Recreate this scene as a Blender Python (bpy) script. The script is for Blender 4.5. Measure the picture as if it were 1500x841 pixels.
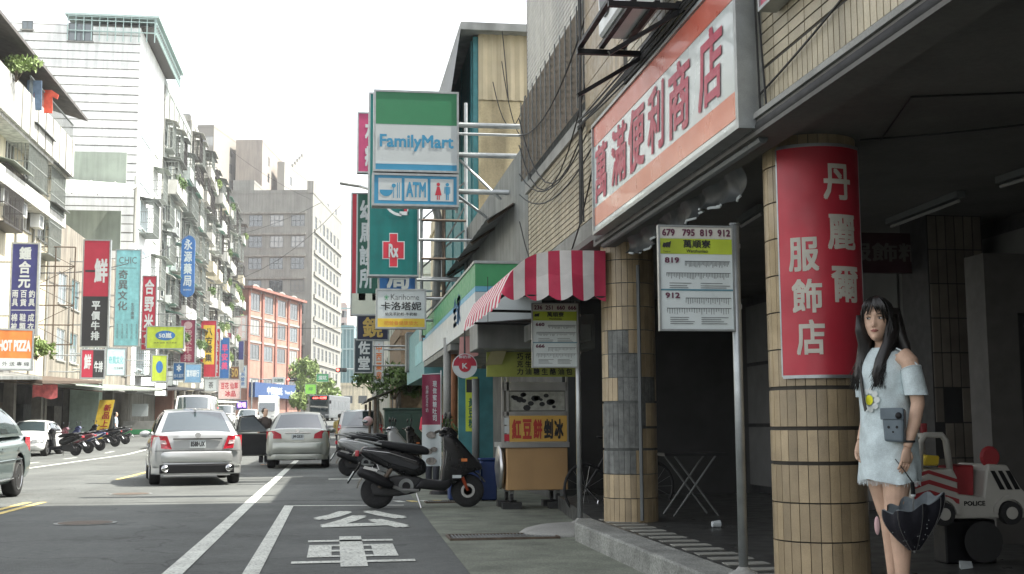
import bpy, bmesh, math, random
from mathutils import Vector, Matrix
random.seed(11)
for _o in list(bpy.data.objects): bpy.data.objects.remove(_o)
S = bpy.context.scene
COL = S.collection
rad = math.radians
# ------------------------------------------------------------------ camera
IW, IH = 1500.0, 841.0
FPX, VPX, VPY, ROLL, CH = 1780.0, 489.0, 624.0, 0.006, 1.13
_dx, _dy = VPX-IW/2, VPY-IH/2
_c, _s = math.cos(ROLL), math.sin(ROLL)
_ux, _uy = _dx*_c-_dy*_s, _dx*_s+_dy*_c
PITCH = math.atan(_uy/FPX); YAW = math.atan(-_ux/FPX*math.cos(PITCH))
_R = Vector((math.cos(YAW), -math.sin(YAW), 0)); _F = Vector((math.sin(YAW), math.cos(YAW), 0)); _Z = Vector((0, 0, 1))
CD = _F*math.cos(PITCH)+_Z*math.sin(PITCH); _U = -_F*math.sin(PITCH)+_Z*math.cos(PITCH)
CR = _R*_c-_U*_s; CU = _R*_s+_U*_c
cam = bpy.data.cameras.new('camera'); camo = bpy.data.objects.new('camera', cam); COL.objects.link(camo)
camo.matrix_world = Matrix(((CR.x, CU.x, -CD.x, 0), (CR.y, CU.y, -CD.y, 0), (CR.z, CU.z, -CD.z, CH), (0, 0, 0, 1)))
cam.sensor_width = 36.0; cam.lens = FPX*36.0/IW; cam.clip_start = 0.05; cam.clip_end = 3000
S.camera = camo
S.render.resolution_x, S.render.resolution_y = 1024, 574
# ------------------------------------------------------------------ sky, sun, exposure
SUN_EL, SUN_AZ = rad(55), rad(97)      # azimuth clockwise from the street's direction (+Y)
wd = bpy.data.worlds.new('World'); S.world = wd; wd.use_nodes = True
_n = wd.node_tree.nodes; _l = wd.node_tree.links
_bg = _n['Background']; _sky = _n.new('ShaderNodeTexSky'); _sky.sky_type = 'NISHITA'; _sky.sun_disc = False
_sky.sun_elevation = SUN_EL; _sky.sun_rotation = SUN_AZ; _sky.air_density = 1.2; _sky.dust_density = 2.0; _sky.ozone_density = 0.6
_hs = _n.new('ShaderNodeHueSaturation'); _hs.inputs['Saturation'].default_value = 0.2
_l.new(_sky.outputs[0], _hs.inputs['Color']); _l.new(_hs.outputs[0], _bg.inputs['Color']); _bg.inputs['Strength'].default_value = 0.15
sun = bpy.data.lights.new('sun', 'SUN'); sun.energy = 4.4; sun.angle = rad(0.6); sun.color = (1.0, 0.95, 0.86)
suno = bpy.data.objects.new('sun', sun); COL.objects.link(suno)
_sd = Vector((math.sin(SUN_AZ)*math.cos(SUN_EL), math.cos(SUN_AZ)*math.cos(SUN_EL), math.sin(SUN_EL)))
suno.rotation_euler = _sd.to_track_quat('Z', 'Y').to_euler(); suno.location = (20, -10, 40)
S.view_settings.view_transform = 'Standard'; S.view_settings.look = 'None'; S.view_settings.gamma = 1.0
S.view_settings.exposure = 1.5
S.render.engine = 'CYCLES'
# ------------------------------------------------------------------ helpers
def P(x, y, X=None, Y=None, Z=None):
    """the point of the street seen at photo pixel (x, y) on a given plane"""
    r = CD*FPX+CR*(x-IW/2)+CU*(IH/2-y)
    t = X/r.x if X is not None else (Y/r.y if Y is not None else (Z-CH)/r.z)
    return Vector((0, 0, CH))+r*t
def gz(Y):
    return 0.0 if Y < 52 else 0.0175*(min(Y, 260)-52)
class MB:
    def __init__(s): s.v = []; s.f = []; s.mi = []; s.cm = 0
    def add(s, vs, fs):
        o = len(s.v); s.v += [tuple(v) for v in vs]
        for f in fs: s.f.append(tuple(i+o for i in f)); s.mi.append(s.cm)
        return s
    def box(s, x0, x1, y0, y1, z0, z1):
        return s.add([(x0,y0,z0),(x1,y0,z0),(x1,y1,z0),(x0,y1,z0),(x0,y0,z1),(x1,y0,z1),(x1,y1,z1),(x0,y1,z1)],
                     [(3,2,1,0),(4,5,6,7),(0,1,5,4),(1,2,6,5),(2,3,7,6),(3,0,4,7)])
    def obox(s, c, size, rx=0, ry=0, rz=0):
        M = Matrix.Translation(c) @ Matrix.Rotation(rz,4,'Z') @ Matrix.Rotation(ry,4,'Y') @ Matrix.Rotation(rx,4,'X')
        a, b, d = size[0]/2, size[1]/2, size[2]/2
        vs = [M @ Vector(p) for p in [(-a,-b,-d),(a,-b,-d),(a,b,-d),(-a,b,-d),(-a,-b,d),(a,-b,d),(a,b,d),(-a,b,d)]]
        return s.add(vs, [(3,2,1,0),(4,5,6,7),(0,1,5,4),(1,2,6,5),(2,3,7,6),(3,0,4,7)])
    def cyl(s, p0, p1, r0, r1=None, n=10, caps=True):
        p0, p1 = Vector(p0), Vector(p1); r1 = r0 if r1 is None else r1
        d = (p1-p0)
        if d.length < 1e-6: return s
        d.normalize(); a = d.orthogonal().normalized(); b = d.cross(a)
        vs = []
        for i in range(n):
            t = 2*math.pi*i/n; q = a*math.cos(t)+b*math.sin(t)
            vs.append(p0+q*r0); vs.append(p1+q*r1)
        fs = [(2*i, 2*((i+1)%n), 2*((i+1)%n)+1, 2*i+1) for i in range(n)]
        if caps: fs += [tuple(2*i for i in reversed(range(n))), tuple(2*i+1 for i in range(n))]
        return s.add(vs, fs)
    def tube(s, pts, r, n=6):
        pts = [Vector(p) for p in pts]; rings = []; a = None
        for i, p in enumerate(pts):
            d = (pts[min(i+1, len(pts)-1)]-pts[max(i-1, 0)])
            if d.length < 1e-9: d = Vector((0,0,1))
            d.normalize()
            if a is None: a = d.orthogonal().normalized()
            a = (a-d*a.dot(d)); a = a.normalized() if a.length > 1e-6 else d.orthogonal().normalized()
            b = d.cross(a); rr = r[i] if isinstance(r, (list, tuple)) else r
            rings.append([p+(a*math.cos(2*math.pi*k/n)+b*math.sin(2*math.pi*k/n))*rr for k in range(n)])
        vs = [v for g in rings for v in g]; m = len(rings)
        fs = [(i*n+k, i*n+(k+1)%n, (i+1)*n+(k+1)%n, (i+1)*n+k) for i in range(m-1) for k in range(n)]
        fs += [tuple(reversed(range(n))), tuple((m-1)*n+k for k in range(n))]
        return s.add(vs, fs)
    def loft(s, rings, closed=True, caps=True):
        n = len(rings[0]); m = len(rings); vs = [v for g in rings for v in g]
        kk = n if closed else n-1
        fs = [(i*n+k, i*n+(k+1)%n, (i+1)*n+(k+1)%n, (i+1)*n+k) for i in range(m-1) for k in range(kk)]
        if caps: fs += [tuple(reversed(range(n))), tuple((m-1)*n+k for k in range(n))]
        return s.add(vs, fs)
    def grid(s, rows): return s.loft(rows, closed=False, caps=False)
    def lathe(s, prof, n=16, c=(0,0,0), axis='z'):
        rings = []
        for r, h in prof:
            g = []
            for k in range(n):
                t = 2*math.pi*k/n; x, y = r*math.cos(t), r*math.sin(t)
                g.append((c[0]+x, c[1]+y, c[2]+h) if axis == 'z' else ((c[0]+h, c[1]+x, c[2]+y) if axis == 'x' else (c[0]+y, c[1]+h, c[2]+x)))
            rings.append(g)
        return s.loft(rings)
    def prism(s, pts, axis, a, b):
        """polygon pts extruded along axis from a to b; pts are the other two coordinates in x,y,z order"""
        def mk(p, t): return (t,p[0],p[1]) if axis=='x' else ((p[0],t,p[1]) if axis=='y' else (p[0],p[1],t))
        n = len(pts); vs = [mk(p,a) for p in pts]+[mk(p,b) for p in pts]
        fs = [tuple(range(n)), tuple(reversed(range(n,2*n)))]+[(i, n+i, n+(i+1)%n, (i+1)%n) for i in range(n)]
        return s.add(vs, fs)
    def sphere(s, c, r, n=10, m=7):
        rx, ry, rz = r if isinstance(r, (tuple, list)) else (r, r, r)
        rings = []
        for j in range(m+1):
            ph = math.pi*j/m; q = max(math.sin(ph), .02)
            rings.append([(c[0]+rx*q*math.cos(2*math.pi*k/n), c[1]+ry*q*math.sin(2*math.pi*k/n), c[2]-rz*math.cos(ph)) for k in range(n)])
        return s.loft(rings)
    def mesh(s, name='mesh', mats=()):
        me = bpy.data.meshes.new(name); me.from_pydata(s.v, [], s.f)
        for m in mats: me.materials.append(m)
        if len(mats) > 1: me.polygons.foreach_set('material_index', s.mi)
        return me
    def build(s, name, mat, parent=None, smooth=False, bevel=0, seg=1, sub=0, fix=True, loc=None, rz=0):
        mats = mat if isinstance(mat, (list, tuple)) else [mat]
        me = s.mesh(name, mats)
        if fix:
            bm = bmesh.new(); bm.from_mesh(me); bmesh.ops.recalc_face_normals(bm, faces=bm.faces); bm.to_mesh(me); bm.free()
        if smooth: me.polygons.foreach_set('use_smooth', [True]*len(me.polygons))
        o = bpy.data.objects.new(name, me); COL.objects.link(o)
        if parent is not None: o.parent = parent
        if loc is not None: o.location = loc
        o.rotation_euler.z = rz
        if bevel:
            m = o.modifiers.new('bevel', 'BEVEL'); m.width = bevel; m.segments = seg; m.limit_method = 'ANGLE'; m.angle_limit = rad(40)
        if sub:
            m = o.modifiers.new('sub', 'SUBSURF'); m.levels = sub; m.render_levels = sub
        return o
def tag(o, label=None, cat=None, group=None, kind=None):
    if label: o['label'] = label
    if cat: o['category'] = cat
    if group: o['group'] = group
    if kind: o['kind'] = kind
    return o
def thing(name, label, cat, loc=(0,0,0), rz=0, group=None):
    o = bpy.data.objects.new(name, None); COL.objects.link(o); o.location = loc; o.rotation_euler = (0,0,rz)
    o.empty_display_size = .1
    return tag(o, label, cat, group)
def inst(name, me, parent, loc=(0,0,0), rot=(0,0,0), scale=None):
    o = bpy.data.objects.new(name, me); COL.objects.link(o); o.parent = parent; o.location = loc; o.rotation_euler = rot
    if scale: o.scale = scale
    return o
def bake(o):
    """apply an object's modifiers into its mesh"""
    bpy.context.view_layer.update()
    dg = bpy.context.evaluated_depsgraph_get()
    me = bpy.data.meshes.new_from_object(o.evaluated_get(dg))
    o.modifiers.clear(); o.data = me
    return o
def copy_tree(o, parent=None, loc=None, rz=None, label=None, remap=None):
    c = o.copy(); COL.objects.link(c); c.parent = parent
    if loc is not None: c.location = loc
    if rz is not None: c.rotation_euler.z = rz
    if label: c['label'] = label
    if remap and c.type == 'MESH':
        for sl in c.material_slots:
            nm = sl.material.name if sl.material else ''
            if nm in remap: sl.link = 'OBJECT'; sl.material = remap[nm]
    for ch in list(o.children): copy_tree(ch, c, remap=remap)
    return c
# ------------------------------------------------------------------ materials
MAT = {}
def mat(name, col, rough=.65, metal=0.0, var=.12, vs=5.0, bump=0.0, bs=60.0, streak=0.0, spec=.5, coat=0.0, rnd=0.0, emit=0.0, speck=0.0, fine=0.0, alpha=1.0, wear=None, wamt=.5, patch=0.0):
    if name in MAT: return MAT[name]
    m = bpy.data.materials.new(name); m.use_nodes = True; MAT[name] = m
    nt = m.node_tree; N = nt.nodes; L = nt.links; b = N['Principled BSDF']
    b.inputs['Roughness'].default_value = rough; b.inputs['Metallic'].default_value = metal
    b.inputs['Specular IOR Level'].default_value = spec; b.inputs['Coat Weight'].default_value = coat; b.inputs['Coat Roughness'].default_value = .04
    b.inputs['Base Color'].default_value = (*col, 1)
    if emit: b.inputs['Emission Color'].default_value = (*col, 1); b.inputs['Emission Strength'].default_value = emit
    geo = N.new('ShaderNodeNewGeometry')
    fac = None
    def noise(scale, detail, vec=None):
        n = N.new('ShaderNodeTexNoise'); n.inputs['Scale'].default_value = scale; n.inputs['Detail'].default_value = detail
        L.new(vec if vec else geo.outputs['Position'], n.inputs['Vector']); return n.outputs['Fac']
    def rng(src, a, b_, lo=.3, hi=.7):
        r = N.new('ShaderNodeMapRange'); r.inputs['From Min'].default_value = lo; r.inputs['From Max'].default_value = hi
        r.inputs['To Min'].default_value = a; r.inputs['To Max'].default_value = b_; L.new(src, r.inputs['Value']); return r.outputs['Result']
    def mul(a, b_):
        if a is None: return b_
        q = N.new('ShaderNodeMath'); q.operation = 'MULTIPLY'; L.new(a, q.inputs[0]); L.new(b_, q.inputs[1]); return q.outputs[0]
    if var: fac = mul(fac, rng(noise(vs, 5), 1-var, 1+var))
    if fine: fac = mul(fac, rng(noise(vs*22, 3), 1-fine, 1+fine))
    if speck: fac = mul(fac, rng(noise(75, 3), 1-speck, 1+speck))
    if streak:
        mp = N.new('ShaderNodeMapping'); mp.inputs['Scale'].default_value = (3.2, 3.2, .22); L.new(geo.outputs['Position'], mp.inputs['Vector'])
        fac = mul(fac, rng(noise(1.0, 6, mp.outputs[0]), 1-streak, 1.0, .36, .6))
    if patch:      # broad stains, repairs and tyre-polished bands
        mp = N.new('ShaderNodeMapping'); mp.inputs['Scale'].default_value = (.9, .12, 1); L.new(geo.outputs['Position'], mp.inputs['Vector'])
        fac = mul(fac, rng(noise(1.0, 3, mp.outputs[0]), 1-patch, 1+patch, .38, .62)); fac = mul(fac, rng(noise(.33, 6), 1-patch*.6, 1+patch*.6, .42, .58))
        vo = N.new('ShaderNodeTexVoronoi'); vo.feature = 'DISTANCE_TO_EDGE'; vo.inputs['Scale'].default_value = .28
        ns_ = N.new('ShaderNodeTexNoise'); ns_.inputs['Scale'].default_value = 1.3; ns_.inputs['Detail'].default_value = 6; L.new(geo.outputs['Position'], ns_.inputs['Vector'])
        ad = N.new('ShaderNodeVectorMath'); ad.operation = 'MULTIPLY_ADD'; ad.inputs[1].default_value = (1.6,1.6,0); L.new(ns_.outputs['Color'], ad.inputs[0]); L.new(geo.outputs['Position'], ad.inputs[2]); L.new(ad.outputs[0], vo.inputs['Vector'])
        fac = mul(fac, rng(vo.outputs['Distance'], .55, 1.0, 0.0, .006))
    if rnd:
        oi = N.new('ShaderNodeObjectInfo'); fac = mul(fac, rng(oi.outputs['Random'], 1-rnd, 1+rnd, 0, 1))
    if fac is not None:
        vm = N.new('ShaderNodeVectorMath'); vm.operation = 'SCALE'; vm.inputs[0].default_value = col; L.new(fac, vm.inputs['Scale'])
        if wear:
            mx = N.new('ShaderNodeMix'); mx.data_type = 'RGBA'; mx.inputs['A'].default_value = (*wear, 1); L.new(vm.outputs[0], mx.inputs['B'])
            w1 = rng(noise(38, 6), 0, 1, wamt-.09, wamt+.03); L.new(w1, mx.inputs['Factor']); L.new(mx.outputs['Result'], b.inputs['Base Color'])
        else: L.new(vm.outputs[0], b.inputs['Base Color'])
        if not metal and rough < .9:
            L.new(rng(noise(vs*2.3, 4), max(rough-.08, .02), min(rough+.1, 1)), b.inputs['Roughness'])
    if bump:
        bp = N.new('ShaderNodeBump'); bp.inputs['Strength'].default_value = bump; bp.inputs['Distance'].default_value = .01
        L.new(noise(bs, 4), bp.inputs['Height']); L.new(bp.outputs[0], b.inputs['Normal'])
    if alpha < 1: b.inputs['Alpha'].default_value = alpha
    return m
def glass(name, col=(.03,.04,.045), rough=.06, ior=1.9, curtain=False):
    if name in MAT: return MAT[name]
    m = mat(name, col, rough=rough, var=0, spec=.8); nt = m.node_tree; bs_ = nt.nodes['Principled BSDF']; bs_.inputs['IOR'].default_value = ior
    if curtain:      # some panes have pale curtains behind them
        oi = nt.nodes.new('ShaderNodeObjectInfo'); cr = nt.nodes.new('ShaderNodeValToRGB'); cr.color_ramp.interpolation = 'CONSTANT'
        e = cr.color_ramp.elements; e[0].color = (*col, 1); e[1].position = .5; e[1].color = (col[0]*2.2, col[1]*2.2, col[2]*2.2, 1)
        for p, c in ((.68, (.20,.20,.18,1)), (.84, (.05,.055,.05,1)), (.93, (.34,.33,.29,1))): q = e.new(p); q.color = c
        nt.links.new(oi.outputs['Random'], cr.inputs['Fac']); nt.links.new(cr.outputs[0], bs_.inputs['Base Color'])
    return m
# ------------------------------------------------------------------ lettering
_tc = {}
def text_geo(body):
    k = body
    if k not in _tc:
        cu = bpy.data.curves.new('lettering', 'FONT'); cu.body = body; cu.size = 1.0; cu.resolution_u = 2
        o = bpy.data.objects.new('lettering', cu); me = bpy.data.meshes.new_from_object(o)
        vs = [tuple(v.co) for v in me.vertices]; fs = [tuple(p.vertices) for p in me.polygons]
        bpy.data.objects.remove(o); bpy.data.curves.remove(cu); bpy.data.meshes.remove(me)
        xs = [v[0] for v in vs] or [0, 1]; ys = [v[1] for v in vs] or [0, 1]
        _tc[k] = (vs, fs, min(xs), max(xs), min(ys), max(ys))
    return _tc[k]
def put_text(mb, body, x0, x1, z0, z1, y=0.0, bold=0.0, skew=0.0):
    vs, fs, a, b, c, d = text_geo(body)
    q = bold*1.1; a -= q; b += q; c -= q; d += q
    sx, sz = (x1-x0)/max(b-a, 1e-4), (z1-z0)/max(d-c, 1e-4)
    offs = [(0, 0)] if not bold else [(0, 0), (q, q), (-q, q), (q, -q), (-q, -q)]
    for k, (ox, oz) in enumerate(offs):
        mb.add([(x0+(v[0]+ox-a)*sx+skew*(v[1]-c), y-.0004*k, z0+(v[1]+oz-c)*sz) for v in vs], fs)
def put_vtext(mb, body, x0, x1, z0, z1, y=0.0, bold=0.0, gap=.12):
    n = len(body); h = (z1-z0)/n
    for i, ch in enumerate(body):
        if ch == ' ': continue
        put_text(mb, ch, x0, x1, z1-(i+1)*h+h*gap/2, z1-i*h-h*gap/2, y, bold)
# ------------------------------------------------------------------ palette
M_asph = mat('asphalt', (.100,.107,.101), .85, var=.12, vs=.55, bump=.6, bs=140, speck=.38, fine=.14, patch=.12)
M_conc = mat('concrete_apron', (.155,.168,.132), .85, var=.32, vs=2.2, bump=.7, bs=60, fine=.22, speck=.3)
M_concl = mat('light_concrete', (.28,.28,.26), .8, var=.16, vs=3, bump=.4, bs=90, fine=.1)
M_paint = mat('road_paint', (.60,.62,.56), .7, var=.16, vs=3, bump=.2, bs=150, fine=.18, wear=(.10,.102,.10), wamt=.42)
M_ypaint = mat('yellow_paint', (.62,.48,.16), .7, var=.14, vs=4, fine=.15, wear=(.10,.102,.10), wamt=.43)
M_kerb = mat('granite_kerb', (.22,.225,.205), .75, var=.3, vs=3, fine=.25, speck=.4, bump=.4, bs=70)
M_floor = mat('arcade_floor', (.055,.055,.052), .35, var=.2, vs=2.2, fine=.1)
M_floortile = mat('pale_edge_tile', (.27,.27,.24), .55, var=.12, vs=9, rnd=.12)
M_tile = mat('buff_tile', (.37,.285,.172), .38, var=.14, vs=7, rnd=.24, fine=.1, streak=.22)
M_tilel = mat('cream_tile', (.46,.40,.28), .4, var=.14, vs=5, rnd=.16, fine=.1, streak=.3)
M_slate = mat('grey_exposed_mortar', (.10,.105,.10), .85, var=.3, vs=14, bump=.6, bs=70)
M_grout = mat('dark_grout', (.055,.05,.042), .9, var=.2, vs=10)
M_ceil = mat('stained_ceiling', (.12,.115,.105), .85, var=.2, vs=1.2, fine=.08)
M_dark = mat('dark_paint', (.02,.02,.02), .6, var=.2)
M_blk = mat('black_plastic', (.006,.006,.007), .45, var=.1, spec=.3)
M_blkg = mat('gloss_black', (.008,.008,.009), .18, var=0, coat=.6)
M_rub = mat('tyre_rubber', (.018,.018,.018), .85, var=.15, vs=20)
M_gal = mat('galvanised_steel', (.36,.38,.38), .42, metal=.75, var=.14, vs=9, fine=.08)
M_steel = mat('brushed_steel', (.5,.5,.49), .3, metal=.9, var=.08)
M_chrome = mat('chrome', (.7,.7,.7), .12, metal=1, var=0)
M_greymet = mat('grey_sheet_metal', (.22,.23,.22), .55, metal=.2, var=.2, vs=3, streak=.35)
M_rust = mat('rusty_steel', (.10,.075,.055), .7, metal=.2, var=.3, vs=12)
M_white = mat('white_enamel', (.72,.74,.72), .4, var=.05, vs=3, streak=.1)
M_offw = mat('off_white_wall', (.52,.52,.48), .8, var=.14, vs=1.2, streak=.42)
M_cream = mat('cream_plaster', (.58,.53,.40), .85, var=.12, vs=1.5, streak=.3)
M_yelw = mat('ochre_concrete', (.46,.385,.235), .85, var=.2, vs=1.2, streak=.4, fine=.1)
M_corr = mat('buff_corrugated_sheet', (.47,.40,.26), .6, var=.12, vs=2, streak=.25)
M_teal = mat('teal_paint', (.05,.27,.30), .5, var=.15, vs=3)
M_tealw = mat('turquoise_wood', (.04,.165,.175), .6, var=.2, vs=5)
M_side = mat('white_siding', (.82,.83,.81), .55, var=.06, vs=1.5, streak=.2, rnd=.05)
M_greyw = mat('grey_plaster', (.27,.265,.235), .85, var=.12, vs=.5, streak=.25)
M_pinkw = mat('beige_pink_plaster', (.33,.29,.25), .85, var=.1, vs=.3, streak=.2)
M_brick = mat('salmon_brick', (.34,.185,.14), .85, var=.14, vs=.8, streak=.15, fine=.1)
M_brickd = mat('red_brick_trim', (.25,.11,.085), .85, var=.14, vs=.8)
M_ggrn = mat('pale_green_panel', (.30,.34,.29), .6, var=.1, vs=1, streak=.2)
M_grn = mat('green_enamel', (.05,.27,.11), .4, var=.06)
M_glass = glass('window_glass', curtain=True)
M_glassl = glass('pale_window_glass', (.12,.15,.16), .08, 1.7)
M_carg = glass('car_glass', (.03,.045,.05), .03, 2.1)
M_frame = mat('grey_window_frame', (.13,.14,.14), .5, metal=.3, var=.1)
M_framew = mat('white_window_frame', (.65,.66,.64), .5, var=.08)
M_cage = mat('painted_iron_cage', (.22,.24,.22), .6, metal=.2, var=.2, vs=6)
M_caged = mat('dark_iron_cage', (.07,.065,.06), .6, metal=.3, var=.2, vs=6)
M_cable = mat('black_cable', (.014,.014,.014), .6, var=0)
M_leaf = mat('leaf_green', (.09,.15,.045), .6, var=.45, vs=3.2, fine=.3)
M_leafl = mat('yellow_leaf_green', (.17,.24,.07), .6, var=.4, vs=3.2, fine=.3)  # lighter, yellower leaf colour
M_bark = mat('bark', (.11,.085,.06), .9, var=.3, vs=8)
M_wood = mat('worn_wood', (.16,.12,.08), .8, var=.25, vs=9)
M_red = mat('sign_red', (.50,.03,.05), .42, var=.12, vs=4, streak=.2)
M_redd = mat('deep_red', (.36,.02,.045), .45, var=.06, vs=3)
M_maroon = mat('sign_maroon', (.25,.03,.07), .5, var=.12, vs=4, streak=.2)
M_navy = mat('sign_navy', (.03,.035,.16), .45, var=.12, vs=4, streak=.2)
M_blue = mat('sign_blue', (.03,.14,.38), .42, var=.12, vs=4, streak=.2)
M_bluel = mat('sign_light_blue', (.07,.32,.48), .42, var=.12, vs=4, streak=.2)
M_cyan = mat('sign_cyan', (.22,.50,.53), .45, var=.12, vs=4, streak=.2)
M_dgreen = mat('sign_dark_green', (.015,.10,.07), .45, var=.12, vs=4, streak=.2)
M_tgreen = mat('sign_teal_green', (.0,.135,.125), .4, var=.12, vs=4, streak=.2)
M_lime = mat('sign_lime', (.42,.52,.04), .5, var=.12, vs=4, streak=.2)
M_yel = mat('sign_yellow', (.72,.50,.05), .5, var=.12, vs=4, streak=.2)
M_ora = mat('sign_orange', (.66,.19,.04), .5, var=.12, vs=4, streak=.2)
M_signw = mat('sign_white', (.50,.54,.54), .35, var=.05, vs=2)
M_ink = mat('black_ink', (.02,.02,.022), .6, var=0)
M_gold = mat('gold_lettering', (.50,.34,.09), .5, var=.05)
M_bag = mat('blue_grey_leather', (.10,.13,.15), .5, var=.12, vs=20)
# ------------------------------------------------------------------ sign builder
def sign(name, label, px, Y, bg, layers=(), texts=(), frame=M_gal, th=.14, rz=0.0, mount=None, fw=.035, group=None, cat='sign', shape=None, mz=(.2,.8)):
    """box sign; px = photo rectangle (x0,x1,y0,y1) it fills at street distance Y; its lit face looks back down the street"""
    a = P(px[0], px[3], Y=Y); b = P(px[1], px[2], Y=Y)
    w, h = (b.x-a.x)/max(math.cos(rz), .3), b.z-a.z
    t = thing(name, label, cat, ((a.x+b.x)/2, Y, a.z), rz, group)
    m = MB()
    if shape == 'lozenge':
        r = w/2; pts = [(r*math.cos(k*math.pi/10), h-r+r*math.sin(k*math.pi/10)) for k in range(11)]+[(-r*math.cos(k*math.pi/10), r-r*math.sin(k*math.pi/10)) for k in range(11)]
        m.prism(pts, 'y', 0, th).build('panel', bg, t)
    else:
        m.box(-w/2, w/2, 0, th, 0, h).build('panel', bg, t)
    if frame and shape is None:
        f = MB(); q = fw
        f.box(-w/2-q, -w/2, -.012, th+.012, -q, h+q); f.box(w/2, w/2+q, -.012, th+.012, -q, h+q)
        f.box(-w/2, w/2, -.012, th+.012, h, h+q); f.box(-w/2, w/2, -.012, th+.012, -q, 0)
        f.build('frame', frame, t)
    for i, (mt, u0, u1, v0, v1) in enumerate(layers):
        MB().box(-w/2+u0*w, -w/2+u1*w, -.0012-.0008*(i%3), .002, v0*h, v1*h).build('colour_field', mt, t)
    for tx in texts:
        body, u0, u1, v0, v1, mt = tx[:6]; bold = tx[6] if len(tx) > 6 else .02; vert = tx[7] if len(tx) > 7 else False
        g = MB(); args = (body, -w/2+u0*w, -w/2+u1*w, v0*h, v1*h, -.0036, bold)
        (put_vtext if vert else put_text)(g, *args)
        g.build('lettering', mt, t, fix=False)
    if mount is not None:
        xm = mount-(a.x+b.x)/2
        for f in mz:
            MB().tube([(w/2*(1 if xm > 0 else -1), th/2, f*h), (xm, th/2, f*h)], .03, 6).build('bracket', M_gal, t)
    return t
# ------------------------------------------------------------------ window / facade helpers
_wc = {}
def window(parent, loc, rz, w, h, cols=2, fm=None, gm=None, sill=None, rows=1, bar=.05):
    """a framed window, its wall plane at local y=0 looking to -y"""
    fm = fm or M_frame; gm = gm or M_glass
    k = (round(w,2), round(h,2), cols, rows, fm.name, gm.name, bar, sill.name if sill else '')
    if k not in _wc:
        f = MB(); q = bar
        f.box(-w/2, -w/2+q, .04, .10, 0, h); f.box(w/2-q, w/2, .04, .10, 0, h); f.box(-w/2+q, w/2-q, .04, .10, 0, q); f.box(-w/2+q, w/2-q, .04, .10, h-q, h)
        for i in range(1, cols): x = -w/2+w*i/cols; f.box(x-q/2, x+q/2, .045, .095, q, h-q)
        for i in range(1, rows): z = h*i/rows; f.box(-w/2+q, w/2-q, .05, .09, z-q/2, z+q/2)
        g = MB().box(-w/2+.01, w/2-.01, .07, .08, .01, h-.01)
        s_ = MB().box(-w/2-.08, w/2+.08, -.07, .05, -.09, -.005) if sill else None
        _wc[k] = (f.mesh('window', [fm]), g.mesh('pane', [gm]), s_.mesh('sill', [sill]) if s_ else None)
    a, b, c = _wc[k]
    o = inst('window', a, parent, loc, (0,0,rz)); inst('pane', b, o)
    if c: inst('sill', c, o)
    return o
def holed(mb, w, h, holes, depth=.12, x0=0.0, z0=0.0):
    """a wall sheet in local x-z facing -y with rectangular openings and their reveals"""
    xs = sorted({x0, x0+w} | {round(v, 4) for q in holes for v in q[:2]}); zs = sorted({z0, z0+h} | {round(v, 4) for q in holes for v in q[2:]})
    for i in range(len(xs)-1):
        for j in range(len(zs)-1):
            cx, cz = (xs[i]+xs[i+1])/2, (zs[j]+zs[j+1])/2
            if any(q[0] < cx < q[1] and q[2] < cz < q[3] for q in holes): continue
            mb.add([(xs[i],0,zs[j]),(xs[i+1],0,zs[j]),(xs[i+1],0,zs[j+1]),(xs[i],0,zs[j+1])], [(0,1,2,3)])
    for a, b, c, d in holes:
        D = depth
        mb.add([(a,0,c),(a,0,d),(a,D,d),(a,D,c)], [(0,1,2,3)]); mb.add([(b,0,c),(b,D,c),(b,D,d),(b,0,d)], [(0,1,2,3)])
        mb.add([(a,0,d),(b,0,d),(b,D,d),(a,D,d)], [(0,1,2,3)]); mb.add([(a,0,c),(a,D,c),(b,D,c),(b,0,c)], [(0,1,2,3)])
        mb.add([(a,D,c),(a,D,d),(b,D,d),(b,D,c)], [(0,3,2,1)])
    return mb
def xform(mb, rz, loc):
    M = Matrix.Translation(loc) @ Matrix.Rotation(rz, 4, 'Z'); mb.v = [tuple(M @ Vector(v)) for v in mb.v]; return mb
def block(name, label, loc, rz, L, D, H, wm, fwin=(), ewin=(), ewin2=(), cat='building', roofm=None, parapet=.5, wargs=None, base=0.0):
    """building; local x along the street front (faces -y), D deep; fwin/ewin: (centre, sill, width, height) on the front / on the x=0 end / on the x=L end"""
    t = thing(name, label, cat, loc, rz); wa = wargs or {}
    hol = lambda ws: [(c-w/2, c+w/2, z, z+h) for c, z, w, h in ws]
    m = holed(MB(), L, H+base, hol(fwin), .14, 0, -base)
    e = holed(MB(), D, H+base, [(D-b, D-a, c, d) for a, b, c, d in hol(ewin)], .14, 0, -base); xform(e, -math.pi/2, (0, D, 0)); m.add(e.v, e.f)
    e = holed(MB(), D, H+base, hol(ewin2), .14, 0, -base); xform(e, math.pi/2, (L, 0, 0)); m.add(e.v, e.f)
    m.add([(0,D,-base),(L,D,-base),(L,D,H),(0,D,H)], [(0,3,2,1)])
    m.build('wall', wm, t, fix=False)
    r = MB().box(-.06, L+.06, -.06, D+.06, H, H+.12)
    if parapet:
        for q in ((0,L,0,.15),(0,L,D-.15,D),(0,.15,.15,D-.15),(L-.15,L,.15,D-.15)): r.box(*q, H+.12, H+.12+parapet)
    r.build('roof', roofm or wm, t)
    for c, z, w, h in fwin: window(t, (c, 0, z), 0, w, h, **wa)
    for c, z, w, h in ewin: window(t, (0, c, z), -math.pi/2, w, h, **wa)
    for c, z, w, h in ewin2: window(t, (L, c, z), math.pi/2, w, h, **wa)
    return t
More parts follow.
